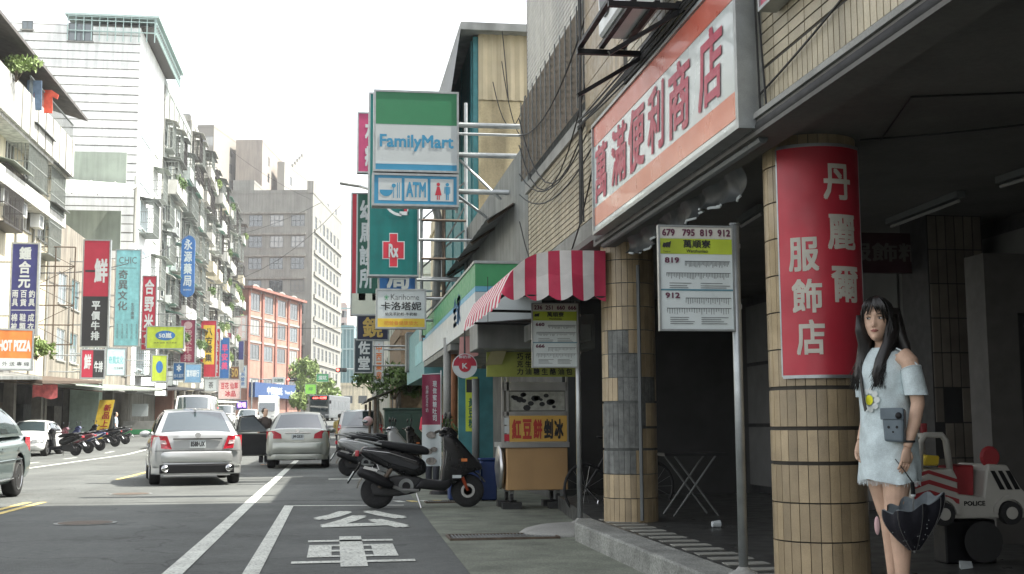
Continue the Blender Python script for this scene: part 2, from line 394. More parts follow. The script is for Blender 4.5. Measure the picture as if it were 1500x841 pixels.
def cage(parent, x, z, w, h, d, m, roof=None, y=0.0, floor=True, step=.14):
    """iron window cage hung on a front wall"""
    g = MB(); q = .02
    for zz in (0, h*.33, h*.66, h):
        g.box(x-w/2, x+w/2, y-d-q, y-d+q, z+zz-q, z+zz+q)
        for s_ in (-1, 1): g.box(x+s_*w/2-q, x+s_*w/2+q, y-d+q, y, z+zz-q, z+zz+q)
    n = max(2, int(w/step))
    for i in range(n+1):
        xx = x-w/2+w*i/n; g.box(xx-.012, xx+.012, y-d-.012, y-d+.012, z+.02, z+h-.02)
    k = max(1, int(d/step))
    for s_ in (-1, 1):
        for i in range(1, k): g.box(x+s_*w/2-.012, x+s_*w/2+.012, y-d*i/k-.012, y-d*i/k+.012, z+.02, z+h-.02)
    if floor: g.box(x-w/2, x+w/2, y-d, y-.002, z-.05, z-.02)
    o = g.build('window_cage', m, parent)
    if roof:
        MB().add([(x-w/2-.15,y,z+h+.32),(x+w/2+.15,y,z+h+.32),(x+w/2+.15,y-d-.35,z+h+.06),(x-w/2-.15,y-d-.35,z+h+.06),
                  (x-w/2-.15,y,z+h+.35),(x+w/2+.15,y,z+h+.35),(x+w/2+.15,y-d-.35,z+h+.09),(x-w/2-.15,y-d-.35,z+h+.09)],
                 [(3,2,1,0),(4,5,6,7),(0,1,5,4),(1,2,6,5),(2,3,7,6),(3,0,4,7)]).build('cage_roof', roof, o)
    return o
def cables(name, label, lines, r=.012, m=M_cable):
    g = MB()
    for a, b, sag in lines:
        a, b = Vector(a), Vector(b); g.tube([a.lerp(b, i/10)-Vector((0,0,sag*4*(i/10)*(1-i/10))) for i in range(11)], r, 5)
    return tag(g.build(name, m, None), label, 'cable')
def leaves(mb, c, r, n, size, rng):
    for _ in range(n):
        while True:
            d = Vector((rng.uniform(-1,1), rng.uniform(-1,1), rng.uniform(-1,1)))
            if .15 < d.length < 1: break
        d = d*(.55+.45*d.length); p = Vector(c)+Vector((d.x*r[0], d.y*r[1], d.z*r[2]))
        a = Vector((rng.gauss(0,1), rng.gauss(0,1), rng.gauss(0,.6))).normalized(); b = a.orthogonal().normalized(); b.rotate(Matrix.Rotation(rng.uniform(0,6.28),3,a))
        s_ = size*rng.uniform(.6,1.4); u = a.cross(b)
        mb.add([p-b*s_, p+u*s_*.38-a*s_*.1, p+b*s_, p-u*s_*.38-a*s_*.1], [(0,1,2,3)])
def tree(name, label, loc, h, cr, n=900, size=.22, lm=None, group=None, trunk=True, lobes=6, seed=1):
    t = thing(name, label, 'tree' if trunk else 'plant', loc, 0, group); rng = random.Random(seed)
    g = MB(); top = h-cr[2]
    if trunk:
        g.tube([(0,0,0),(.05,0,top*.5),(0,.06,top),(.1,.02,h*.85)], [.03*h*.55,.03*h*.45,.03*h*.3,.02], 8)
    cs = []
    for i in range(lobes):
        a = 2*math.pi*i/lobes+rng.uniform(-.4,.4); q = rng.uniform(.35,.7)
        c = (cr[0]*q*math.cos(a), cr[1]*q*math.sin(a), h-cr[2]+cr[2]*rng.uniform(-.5,.6)); cs.append(c)
        g.tube([(0,0,top*.55), (c[0]*.5, c[1]*.5, (top*.7+c[2])/2), c], [.012*h*.8+.008,.012*h*.5+.006,.006], 6)
    g.build('trunk' if trunk else 'stem', M_bark, t, smooth=True)
    f = MB()
    for c in cs+[(0,0,h-cr[2]*.6)]:
        leaves(f, c, (cr[0]*.5, cr[1]*.5, cr[2]*.48), n//(lobes+1), size, rng)
    f.build('crown', lm or M_leaf, t, fix=False)
    return t
# ================================================================== GROUND
g = MB(); ys = [-40, 0, 20, 40, 52, 70, 100, 150, 200, 260, 500, 1800]; xs = [-600, -60, -13.2, -4, 6, 60, 600]
g.grid([[(x, y, gz(y)) for x in xs] for y in ys])
tag(g.build('road', M_asph), kind='structure')
g = MB(); yy = [-10, 4, 9.3, 13, 16.7, 22, 30, 40, 52, 90]; ex = [1.0, 1.0, 1.04, 1.1, 1.17, 1.3, 1.5, 1.6, 1.7, 1.9]
g.grid([[(x, y, gz(y)+.004) for x in (e, 2.2, 7)] for y, e in zip(yy, ex)])
tag(g.build('pavement', M_conc), kind='structure')
g = MB(); g.grid([[(-20, y, gz(y)+.10), (-13.4, y, gz(y)+.10), (-13.4, y, gz(y)-.1)] for y in (-10, 52, 100, 150, 200)])
tag(g.build('pavement_left', mat('pavement_left_tile', (.3,.29,.26), .8, var=.15, vs=2, fine=.1)), kind='structure')
def strip(name, pts, m, w, z=.006):
    g = MB(); rows = []
    for i, (x, y) in enumerate(pts):
        rows.append([(x-w/2, y, gz(y)+z), (x+w/2, y, gz(y)+z)])
    g.grid(rows); return tag(g.build(name, m), kind='structure')
strip('lane_line', [(-1.22, 6), (-1.22, 20), (-1.21, 33), (-1.2, 52), (-1.2, 62)], M_paint, .16)
strip('bus_bay_line', [(-.62, 6), (-.62, 17.75)], M_paint, .13)
g = MB(); g.add([(-.685,17.75,.006),(1.0,17.5,.006),(1.0,17.62,.006),(-.685,17.9,.006)], [(0,1,2,3)]); tag(g.build('bus_bay_end_line', M_paint), kind='structure')
g = MB(); g.add([(-.1,26.3,.006),(.75,26.2,.006),(.75,26.55,.006),(-.1,26.65,.006)], [(0,1,2,3)]); tag(g.build('bay_corner_mark', M_paint), kind='structure')
for xo in (-4.58, -4.36):
    strip('centre_line', [(xo-.02, 6), (xo, 19.6)], M_ypaint, .11)
strip('centre_dash', [(-4.62, 27.6), (-4.66, 33.5)], M_ypaint, .13)
strip('centre_dash', [(-4.66, 40), (-4.68, 46)], M_ypaint, .13)
strip('centre_dash', [(-4.68, 52), (-4.7, 60)], M_ypaint, .13)
strip('edge_line', [(-8.45, 14), (-8.45, 52), (-8.42, 75), (-8.4, 95)], M_paint, .18)
for y0 in (40, 46, 54): strip('parking_mark', [(-9.6, y0), (-9.6, y0+2.2)], M_paint, .12)
# 公車 painted on the bus bay
g = MB(); q = [P(455, 776, Z=0), P(588, 748, Z=0)]
put_text(g, '公', q[0].x, q[1].x, q[0].y, q[1].y, 0, .03)
g.v = [(v[0], v[2], .007-v[1]) for v in g.v]; tag(g.build('road_lettering', M_paint, fix=False), kind='structure')
g = MB()
def gq(x0, x1, ya, yb):
    a, b = P(x0, yb, Z=0), P(x1, ya, Z=0); g.add([(a.x,a.y,.007),(b.x,a.y,.007),(b.x,b.y,.007),(a.x,b.y,.007)], [(0,1,2,3)])
X0, X1 = P(440, 808, Z=0).x, P(592, 808, Z=0).x; XC = (X0+X1)/2
def gr(x0, x1, ya, yb):
    y1, y0 = P(515, ya, Z=0).y, P(515, yb, Z=0).y; g.add([(x0,y0,.007),(x1,y0,.007),(x1,y1,.007),(x0,y1,.007)], [(0,1,2,3)])
gr(X0+.05, X1-.05, 791.5, 794); gr(XC-.11, XC+.11, 786.5, 831); 
for a, b in ((798.5, 801), (806, 808.5), (814, 816.5)):
    gr(X0+.28, XC-.11, a, b); gr(XC+.11, X1-.28, a, b)
for sgn in (0, 1):
    a = X0+.07 if sgn == 0 else X1-.28; gr(a, a+.21, 798.5, 816.5)
gr(X0-.05, XC-.11, 822, 825); gr(XC+.11, X1+.05, 822, 825)
tag(g.build('road_lettering', M_paint), kind='structure')
# drain grates
def grate(label, x0, x1, y0, y1):
    t = thing('drain_grate', label, 'grate', ((x0+x1)/2, (y0+y1)/2, .004)); a, b = (x1-x0)/2, (y1-y0)/2
    MB().box(-a, a, -b, b, -.002, .002).build('pit', M_blk, t)
    f = MB(); f.box(-a-.02,a+.02,-b-.02,-b,0,.022); f.box(-a-.02,a+.02,b,b+.02,0,.022); f.box(-a-.02,-a,-b,b,0,.022); f.box(a,a+.02,-b,b,0,.022); f.build('frame', M_rust, t)
    n = int((x1-x0)/.035)
    me = MB().box(-.007, .007, -b, b, .003, .018).mesh('bar', [M_greymet])
    for i in range(1, n): inst('bar', me, t, (-a+2*a*i/n, 0, 0))
grate('long iron drain grate set in the pavement beside the near bus bay', 1.16, 2.22, 12.1, 12.55)
grate('small iron drain grate under the front wheel of the black scooter', 1.35, 1.95, 17.9, 18.15)
for i in range(4):
    g = MB(); x = .95+.2*i; g.add([(x,18.25,.007),(x+.12,18.25,.007),(x+.05,18.6,.007),(x-.07,18.6,.007)], [(0,1,2,3)]); tag(g.build('kerb_stripe', M_ypaint if i%2 else M_paint), kind='structure')
# raised arcade floor with kerb
A1 = 12.35
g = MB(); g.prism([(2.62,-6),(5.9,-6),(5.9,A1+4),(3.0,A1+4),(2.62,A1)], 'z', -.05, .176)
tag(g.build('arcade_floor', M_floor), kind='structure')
kb = tag(MB().prism([(2.34,-6),(2.62,-6),(2.62,A1),(2.45,A1-.05),(2.34,A1-.5)], 'z', -.05, .18).build('kerb', M_kerb, bevel=.02, seg=2), kind='structure')
me = MB().box(-.15,.15,-.07,.07,0,.006).mesh('edge_tile', [M_floortile])
for i in range(28): inst('edge_tile', me, kb, (2.80+.0*i, 3.2+i*.33, .177))
g = MB(); g.lathe([(.55,0),(.48,.045),(.34,.08),(.12,.105),(.01,.107)], 20, (2.42,12.75,0)); g.v = [(v[0]+.25*math.sin(v[1]*5)*.2, v[1], v[2]) for v in g.v]
tag(g.build('concrete_footing', M_concl, smooth=True), 'lumpy concrete footing poured around the far bus stop pole', 'footing')
# ================================================================== NEAR BUILDING ON THE RIGHT
FX = 2.55; UX = 2.80; UY = 17.45; CZ = 3.0
def child_of(base):
    def b(mbd, name, m, par=None, **k):
        return mbd.build(name, m, par if par else base, loc=(tuple(-v for v in base.location) if not par else None), **k)
    return b
R1 = thing('tiled_shophouse', 'buff tiled shophouse over a dark pillared arcade on the right', 'building', (FX, 6, 0))
b1 = child_of(R1)
g = MB(); g.box(UX, 11, -9, UY, CZ+.01, 14.2); b1(g, 'upper_wall', M_grout)
g = MB(); g.box(FX, UX-.002, -9, 11.55, CZ+.02, 4.62); b1(g, 'beam', M_grout)
g = MB(); g.box(UX-.12, UX-.002, 11.55, UY-.05, CZ+.02, CZ+.3); b1(g, 'lintel', M_greymet)
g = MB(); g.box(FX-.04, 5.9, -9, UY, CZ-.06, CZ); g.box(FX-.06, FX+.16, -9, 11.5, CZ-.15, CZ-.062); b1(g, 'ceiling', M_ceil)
g = MB(); g.box(FX-.075, FX-.055, -9, 11.4, CZ-.055, CZ-.02); b1(g, 'edge_trim', M_concl)
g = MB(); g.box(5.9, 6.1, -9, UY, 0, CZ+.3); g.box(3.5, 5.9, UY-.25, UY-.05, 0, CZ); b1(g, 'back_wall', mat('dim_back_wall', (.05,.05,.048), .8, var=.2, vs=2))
def tiles(parent, base, cells, m, n_ind, sx, sy, sz, name='tile'):
    """cells: centres (x,y,z) with tile half sizes; the nearest n_ind are parts, the rest one mass"""
    cells = sorted(cells, key=lambda c: (Vector(c)-Vector((0,0,CH))).length)
    me = MB().box(-sx, sx, -sy, sy, -sz, sz).mesh(name, [m])
    for c in cells[:n_ind]: inst(name, me, parent, Vector(c)-Vector(base))
    if cells[n_ind:]:
        g = MB()
        for c in cells[n_ind:]: g.box(c[0]-sx, c[0]+sx, c[1]-sy, c[1]+sy, c[2]-sz, c[2]+sz)
        o = g.build(name, m, parent, loc=tuple(-v for v in base), fix=False); o['kind'] = 'stuff'
bse = tuple(R1.location)
def hid(y, z): return 6.95 < y < 10.95 and 2.9 < z < 3.85
tiles(R1, bse, [(FX-.002, 4.4+.072*i, 3.14) for i in range(100) if not hid(4.4+.072*i, 3.14)], M_tilel, 60, .006, .031, .108)
tiles(R1, bse, [(FX-.002, 4.4+.238*i+(.0 if 1 else 0), 3.30+.069*j) for i in range(30) for j in range(19) if not hid(4.4+.238*i, 3.30+.069*j)], M_tilel, 190, .006, .114, .0295)
tiles(R1, bse, [(UX-.006, 11.75+.238*i, 3.36+.069*j) for i in range(24) for j in range(18)], M_tilel, 0, .005, .112, .028)
tiles(R1, bse, [(UX-.006, 11.75+.238*i, 5.93+.069*j) for i in range(24) for j in range(48)], mat('grey_cream_tile', (.46,.44,.37), .4, var=.14, vs=5, streak=.35), 0, .005, .112, .028)
g = MB(); g.box(FX-.1, UX-.003, 9.85, 11.55, 4.0, 14.0); b1(g, 'pilaster', M_grout)
tiles(R1, bse, [(FX-.103, 9.9+.068*i, 4.1+.237*j) for i in range(25) for j in range(14)], M_tile, 50, .006, .031, .114)
g = MB(); g.box(UX-.05, UX-.002, 11.6, UY-.02, 4.5, 4.64); b1(g, 'window_sill', M_concl)
# long louvred grille window
g = MB(); g.box(UX-.02, UX-.004, 11.65, UY-.1, 4.66, 5.82); gw = b1(g, 'window', M_blk)
n = 16
gm = MB().box(-.135, -.12, -.009, .009, 4.66, 5.84).mesh('bar', [M_greymet])
for i in range(n+1): inst('bar', gm, gw, (UX, 11.7+(UY-.2-11.7)*i/n, 0))
sl = MB(); sl.obox((-.11, (UY-.1-11.65)/2, 0), (.006, UY-.1-11.65, .05), ry=rad(-40)); sm = sl.mesh('slat', [mat('buff_grey_slat', (.22,.185,.15), .6, var=.2, vs=3)])
for j in range(13): inst('slat', sm, gw, (UX, 11.65, 4.7+j*.088))
g = MB(); g.box(UX-.03, UX-.003, 11.6, UY, 5.84, 5.9); b1(g, 'window_head', M_concl)
# balcony parapet above the sign, gutter under it
g = MB(); g.box(FX-.14, FX-.005, 6.8, 9.83, 4.0, 4.75); b1(g, 'parapet', M_grout)
tiles(R1, bse, [(FX-.143, 6.92+.238*i, 4.04+.069*j) for i in range(12) for j in range(10)], M_tilel, 0, .005, .112, .029)
g = MB(); g.cyl((FX-.02, 4, 2.90), (FX-.02, 11.4, 2.90), .05, n=8); b1(g, 'gutter', M_dark, smooth=True)
# columns -----------------------------------------------------------------
def column(label, cx, cy, r, bare=(), n=29):
    t = thing('arcade_column', label, 'column', (cx, cy, .176))
    MB().lathe([(r-.012, 0), (r-.012, CZ-.23-.0)], 32).build('core', M_slate if bare else M_grout, t, smooth=True)
    th = 2*math.pi/n; wv = th*.93
    def tl(h):
        rings = []
        for k in range(4):
            a = -wv/2+wv*k/3; rings.append([((r-.012)*math.cos(a),(r-.012)*math.sin(a),0),(r*math.cos(a),r*math.sin(a),0),(r*math.cos(a),r*math.sin(a),h),((r-.012)*math.cos(a),(r-.012)*math.sin(a),h)])
        return MB().loft(rings).mesh('tile', [M_tile])
    bed = tl(.222); bed.transform(Matrix.Diagonal((.985, .985, 1, 1))); bed.materials.clear(); bed.materials.append(mat('grey_mortar_bed', (.155,.16,.15), .85, var=.3, vs=14, bump=.6, bs=70, rnd=.2, streak=.3))
    z = 0.0; i = 0; full = tl(.226); cut = tl(.19); ca = math.atan2(-cy, -cx); rest = MB()
    while True:
        jo = .024 if i in (2, 3, 4) else .009; h = .19 if i == 3 else .226
        if z+h > CZ-.235: h = CZ-.237-z; full = tl(max(h, .02))
        for k in range(n):
            a = ca+th*(k+.5); d = (a-ca+math.pi) % (2*math.pi)-math.pi
            if any(i in rows and lo < d < hi for rows, lo, hi in bare):
                inst('mortar_bed', bed, t, (0,0,z), (0,0,a)); continue
            if abs(d) < 1.75: inst('tile', cut if i == 3 else full, t, (0,0,z), (0,0,a))
            else:
                o = len(rest.v); rr = []
                for aa in (a-wv/2, a+wv/2): rr.append([((r-.012)*math.cos(aa),(r-.012)*math.sin(aa),z),(r*math.cos(aa),r*math.sin(aa),z),(r*math.cos(aa),r*math.sin(aa),z+h),((r-.012)*math.cos(aa),(r-.012)*math.sin(aa),z+h)])
                rest.loft(rr)
        z += h+jo; i += 1
        if z > CZ-.26: break
    o = rest.build('tile', M_tile, t); o['kind'] = 'stuff'
    return t, z
C1 = (3.045, 7.42, .295); C2 = (2.94, 11.98, .27)
column('round buff tiled arcade column carrying the red curved shop sign', *C1)
column('round arcade column with missing tiles between the two bus stop poles', *C2, bare=(([7], -.8, .1), ([6], -.8, .5), ([5], -.35, 1.3), ([4], -1.6, .7), ([3], -1.6, .4), ([2], -1.6, .15)))
for cx, cy in ((3.0, 2.9), ):
    pass
# red curved sign on the column
def bend(mb, c, ang0, r, rad_of_x):
    out = []
    for x, y, z in mb.v:
        a = ang0+x; rr = r-y; out.append((rr*math.cos(a), rr*math.sin(a), z))
    mb.v = out; return mb
ca = math.atan2(-C1[1], -C1[0])
zt, zb_ = P(1190, 213, Y=7.12).z, P(1190, 551, Y=7.12).z
CS = thing('curved_shop_sign', 'red curved metal sign with pale vertical lettering wrapped around the tiled column', 'sign', (C1[0], C1[1], zb_))
H = zt-zb_; r = C1[2]+.03
def sheet(a0, a1, z0, z1, y, n=14, m=1, th=.008):
    g = MB(); rings = []
    for i in range(n+1):
        a = a0+(a1-a0)*i/n; rings.append([(a,y,z0),(a,y,z1),(a,y+th,z1),(a,y+th,z0)])
    g.loft(rings); return g
A0, A1_ = -.66, 1.22
bend(sheet(A0, A1_, 0, H, 0, 48), C1, ca, r, 1).build('panel', M_red, CS, smooth=False)
fr = MB()
for q in ((A0-.02, A0+.012, 0, H), (A1_-.012, A1_+.02, 0, H)): s_ = sheet(*q, -.0015, 2, th=.012); fr.add(s_.v, s_.f)
for q in ((A0+.012, A1_-.012, -.012, .008), (A0+.012, A1_-.012, H-.008, H+.012)): s_ = sheet(*q, -.003, 40, th=.014); fr.add(s_.v, s_.f)
bend(fr, C1, ca, r, 1).build('frame', M_gal, CS)
M_worn = mat('worn_cream_lettering', (.52,.49,.42), .6, var=.12, vs=9)
def ua(px): return math.asin(max(-1, min(1, (px-1192)/82.0)))
def zz(py): return P(1190, py, Y=7.12).z-zb_
for ch, x0, x1, y0, y1 in (('丹',1213,1254,240,293),('麗',1217,1259,314,366),('爾',1220,1261,390,443),('服',1157,1203,347,397),('飾',1160,1206,408,458),('店',1165,1208,468,520)):
    g = MB(); put_text(g, ch, ua(x0), ua(x1), zz(y1), zz(y0), -.002, .022)
    me = g.mesh('c'); bm = bmesh.new(); bm.from_mesh(me)
    for kk in range(-20, 32):
        bmesh.ops.bisect_plane(bm, geom=bm.verts[:]+bm.edges[:]+bm.faces[:], plane_co=(kk*.05, 0, 0), plane_no=(1, 0, 0))
    bmesh.ops.triangulate(bm, faces=bm.faces); bm.to_mesh(me); bm.free()
    g2 = MB(); g2.add([tuple(v.co) for v in me.vertices], [tuple(p.vertices) for p in me.polygons]); bpy.data.meshes.remove(me)
    bend(g2, C1, ca, r, 1).build('lettering', M_worn, CS, fix=False)
# big slanting shop sign on the beam --------------------------------------
BS = thing('shop_sign_board', 'long white shop sign with red brush characters and orange bands over the arcade', 'sign', (FX-.15, 11.0, 2.92), -math.pi/2)
SL, SH = 4.1, .99
MB().box(0, SL, 0, .13, 0, SH).build('panel', mat('sign_face_greyed', (.56,.60,.58), .22, var=.07, vs=1.2, coat=.3), BS)
f = MB(); f.box(-.03, 0, -.02, .15, -.03, SH+.03); f.box(SL, SL+.05, -.02, .15, -.03, SH+.03); f.box(0, SL, -.02, .15, -.03, 0); f.box(0, SL, -.02, .15, SH, SH+.03); f.build('frame', M_gal, BS)
M_orab = mat('faded_orange_band', (.60,.20,.12), .3, var=.08, vs=1.3, coat=.2)
MB().box(.01, SL-.01, -.004, .002, .05, .22).build('lower_band', M_orab, BS)
MB().box(.01, SL-.01, -.004, .002, .80, .985).build('upper_band', mat('faded_red_band', (.52,.12,.08), .3, var=.1, vs=1.3, coat=.2), BS)
M_brush = mat('brush_crimson', (.40,.045,.085), .4, var=.08)
for i, ch in enumerate('萬滿便利商店'):
    px = [(872,889),(896,918),(921,945),(950,974),(981,1013),(1026,1062)][i]
    y0, y1 = P(px[0], 250, X=FX-.15).y, P(px[1], 250, X=FX-.15).y
    g = MB(); put_text(g, ch, 11.0-y0, 11.0-y1, .25+.012*(i%2), .77, -.006, .022, skew=.04); g.build('lettering', M_brush, BS, fix=False)
# red sign further right on the beam
RS = thing('upper_shop_sign', 'red sign with a white stroke cut by the top edge over the arcade', 'sign', (FX-.12, 6.55, 3.53), -math.pi/2)
MB().box(0, 3.2, 0, .1, 0, 1.0).build('panel', mat('dusty_crimson', (.40,.07,.12), .4, var=.08), RS)
f = MB(); f.box(-.02,0,-.012,.1,-.02,1.02); f.box(0,3.2,-.012,.1,-.02,0); f.box(0,3.2,-.012,.1,1.0,1.02); f.box(3.2,3.22,-.012,.1,-.02,1.02); f.build('frame', M_gal, RS)
g = MB(); g.add([(.12,-.004,.12),(1.3,-.004,.10),(1.4,-.004,.17),(.2,-.004,.21)], [(0,1,2,3)]); put_text(g, '飾', 1.5, 2.1, .1, .8, -.004, .03); g.build('lettering', M_worn, RS, fix=False)
# black metal bracket with air conditioner box
t = thing('wall_rack', 'black angle iron rack holding an air conditioner above the sign', 'rack', (FX-.14, 8.55, 4.02))
g = MB()
for yy_ in (-.55, .55): g.box(-.55, 0, yy_-.02, yy_+.02, 0, .04); g.obox((-.27, yy_, -.16), (.66, .03, .03), ry=rad(-32))
for xx in (-.53, -.36, -.19, -.03): g.box(xx-.02, xx+.02, -.53, .53, .042, .07)
g.build('frame', M_blk, t); 
t = thing('air_conditioner', 'white air conditioner box on the black rack above the sign', 'air conditioner', (FX-.40, 8.55, 4.10))
MB().box(-.15,.15,-.4,.4,0,.55).build('case', M_white, t, bevel=.02); g = MB().lathe([(.2,-.156),(.2,-.165),(.03,-.165)], 18, (0,.1,.28), 'x'); g.build('fan_grille', M_frame, t)
# fluorescent tubes, wires on the ceiling
def tube_light(label, a, b):
    a, b = Vector(a), Vector(b); t = thing('ceiling_tube', label, 'light', tuple(a)); d = b-a
    ang = math.atan2(d.y, d.x); L = math.hypot(d.x, d.y)
    g = MB(); g.obox((d.x/2, d.y/2, .05), (L, .07, .05), rz=ang); g.build('housing', M_frame, t)
    MB().cyl((d.x*.03, d.y*.03, 0), (d.x*.97, d.y*.97, 0), .014, n=8).build('tube', mat('unlit_tube', (.25,.25,.24), .4, var=.05), t)
q0, q1 = P(1303, 333, Z=2.86), P(1408, 293, Z=2.86)
tube_light('unlit ceiling tube light right of the red column sign', q0, q1)
q0, q1 = P(1464, 274, Z=2.86), P(1540, 250, Z=2.86)
tube_light('unlit ceiling tube light cut by the right edge', q0, q1)
q0, q1 = P(1085, 332, Z=2.8), P(1117, 312, Z=2.8)
tube_light('unlit ceiling tube light between the near pole and the column', q0, q1)
cables('ceiling_wire', 'thin black wires clipped across the arcade ceiling', [(P(1335,142,Z=2.93), P(1520,135,Z=2.93), 0), (P(1335,142,Z=2.93), P(1290,205,Z=2.93), 0), (P(1260,205,Z=2.93), P(1520,180,Z=2.93), .01)], .006)
# arcade back wall fittings: shutter panels, second tiled pier, door frame
t = thing('shop_partition', 'grey metal panel partition at the back of the arcade', 'partition', (5.85, 9.5, .18))
g = MB()
for i in range(6):
    for j in range(3): g.box(-.03, 0, 1.2*i+.03, 1.2*i+1.17, .1+.85*j, .1+.85*j+.80)
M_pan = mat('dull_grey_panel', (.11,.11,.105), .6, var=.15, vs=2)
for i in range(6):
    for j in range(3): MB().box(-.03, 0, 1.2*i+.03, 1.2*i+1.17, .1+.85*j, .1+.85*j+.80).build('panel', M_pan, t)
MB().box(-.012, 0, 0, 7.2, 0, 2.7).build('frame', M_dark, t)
PC = P(1405, 500, Y=9.9)
t = thing('tiled_pier', 'dim square pier faced with peeling tiles at the back of the arcade', 'pier', (PC.x, 9.9, .176))
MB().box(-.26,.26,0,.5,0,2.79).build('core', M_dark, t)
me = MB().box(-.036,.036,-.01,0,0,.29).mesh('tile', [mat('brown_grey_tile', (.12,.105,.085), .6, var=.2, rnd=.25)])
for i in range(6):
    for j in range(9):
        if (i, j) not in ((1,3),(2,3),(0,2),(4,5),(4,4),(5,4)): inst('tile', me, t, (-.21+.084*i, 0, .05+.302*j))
PD = P(1455, 500, Y=9.0)
t = thing('door_surround', 'wide grey plaster door surround at the right edge of the arcade', 'door frame', (PD.x, 9.0, .176))
g = MB(); g.box(-.05,.22,0,.3,0,2.0); g.box(.22,1.8,0,.3,1.82,2.3); g.box(-.05,.22,0,.3,2.0,2.3); g.build('frame', mat('grey_plaster_trim', (.07,.066,.06), .8, var=.12), t)
MB().box(.22,1.8,.12,.2,0,1.82).build('door', M_dark, t)
g = MB(); g.box(PC.x-1.6, 5.85, 10.4, 10.6, 2.2, 2.8); 
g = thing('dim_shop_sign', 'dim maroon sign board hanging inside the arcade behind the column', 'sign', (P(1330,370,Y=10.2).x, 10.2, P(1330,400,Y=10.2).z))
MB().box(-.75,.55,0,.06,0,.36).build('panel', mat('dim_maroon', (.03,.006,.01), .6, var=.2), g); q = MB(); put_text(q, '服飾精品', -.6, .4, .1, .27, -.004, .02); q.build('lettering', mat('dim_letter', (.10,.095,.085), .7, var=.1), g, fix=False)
# folding table and paper cup inside the arcade
PT = P(1010, 660, Y=12.6)
t = thing('folding_table', 'small dark folding table standing in the arcade shade', 'table', (PT.x, 12.6, .176))
MB().box(-.34,.34,-.25,.25,.62,.65).build('table_top', M_dark, t)
for sy in (-.2, .2):
    for sg in (-1, 1): MB().cyl((sg*.24, sy, 0), (-sg*.22, sy, .62), .011, n=8).build('leg', M_greymet, t)
q = P(1048, 773, Z=.178)
t = thing('paper_cup', 'crushed white paper cup lying on the arcade floor', 'cup', (q.x, q.y, .21)); MB().cyl((-.03,0,0),(.045,.01,0),.026,.036,12).build('cup', M_signw, t)
# rolled tarpaulin under the big sign
t = thing('rolled_tarpaulin', 'dark tarpaulin bunched under the big sign with white stitched hem', 'tarpaulin', (FX+.06, 7.75, 2.6))
rows = []
for i in range(49):
    y = 3.15*i/48; row = []; sw = .035*math.sin(i*.9)+.02*math.sin(i*2.3+1)
    for k in range(9):
        f_ = k/8; row.append((.02+.10*math.sin(f_*2.4)+sw*f_, y+.02*math.sin(i*1.3)*f_, .33-f_*(.25+.03*math.sin(i*.35))-.04*math.sin(f_*3.1)*math.sin(i*.7)))
    rows.append(row)
MB().grid(rows).build('cloth', mat('dark_tarpaulin', (.035,.04,.04), .5, var=.3, vs=6), t, smooth=True)
for i in range(1, 47, 4): MB().tube([rows[i][8], rows[i+1][8], rows[i+2][8]], .010, 5).build('hem_stitch', M_signw, t)
t = thing('roller_pole', 'thin awning roller pole under the big sign', 'pole', (FX+.0, 7.5, 2.84)); MB().cyl((0,-.6,0),(0,3.8,.0),.03,n=8).build('tube', M_frame, t)
# cables on the facade
rn = random.Random(4); L = []
for i in range(6):
    y = UY-.1; L.append(((UX-.2, 11.6+rn.uniform(0,.3), 4.4+rn.uniform(-.6,1.6)), (UX-.15, 17.3, 4.9+rn.uniform(-1.3,.9)), rn.uniform(.2,1.3)))
for i in range(6): L.append(((FX-.18, 7.0+rn.uniform(-.2,.3), 3.95+rn.uniform(0,.12)), (FX-.18, 11.6, 3.95+rn.uniform(0,.2)), rn.uniform(-.02,.1)))
for i in range(5): L.append(((FX-.15, 11.55+rn.uniform(-.1,.15), 6.5), (FX-.15, 11.6+rn.uniform(-.15,.2), 3.1), rn.uniform(-.02,.02)))
cables('wall_cables', 'tangle of black cables draped over the tiled wall and sign', L, .009)
L = [((FX-.05, 6.85, 3.9+.2*i), (FX-.05, 6.8-.1*i, 3.0), .0) for i in range(2)]+[((FX-.04, 6.8, 3.62), (FX-.04, 5.6, 4.4), .25), ((FX-.03, 6.85, 3.1), (FX-.03, 4.8, 3.42), .03)]
cables('sign_cables', 'loose black wires beside the right end of the big sign', L, .007)
g = MB(); g.tube([(FX+.42, 11.66, .2), (FX+.42, 11.66, 2.7)], .018, 6); tag(g.build('conduit_pipe', M_frame), 'thin dark conduit pipe beside the column with missing tiles', 'pipe')

# dim stock and shutters at the back of the arcade
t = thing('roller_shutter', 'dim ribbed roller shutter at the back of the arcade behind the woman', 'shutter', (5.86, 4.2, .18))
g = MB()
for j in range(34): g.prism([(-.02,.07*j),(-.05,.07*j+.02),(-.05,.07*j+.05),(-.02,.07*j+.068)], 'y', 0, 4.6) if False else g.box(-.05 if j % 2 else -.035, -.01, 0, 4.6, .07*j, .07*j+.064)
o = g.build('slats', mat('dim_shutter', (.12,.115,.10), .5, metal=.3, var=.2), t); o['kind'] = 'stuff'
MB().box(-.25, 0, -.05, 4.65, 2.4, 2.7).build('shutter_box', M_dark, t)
t = thing('wall_poster', 'row of pale notices pasted on the grey partition in the arcade', 'poster', (5.80, 11.5, 1.2))
for k in range(4): MB().box(-.004,0,.5*k,.5*k+.32,.1*(k%2),.1*(k%2)+.44).build('sheet', [M_signw, M_yel, M_signw, M_redd][k], t)
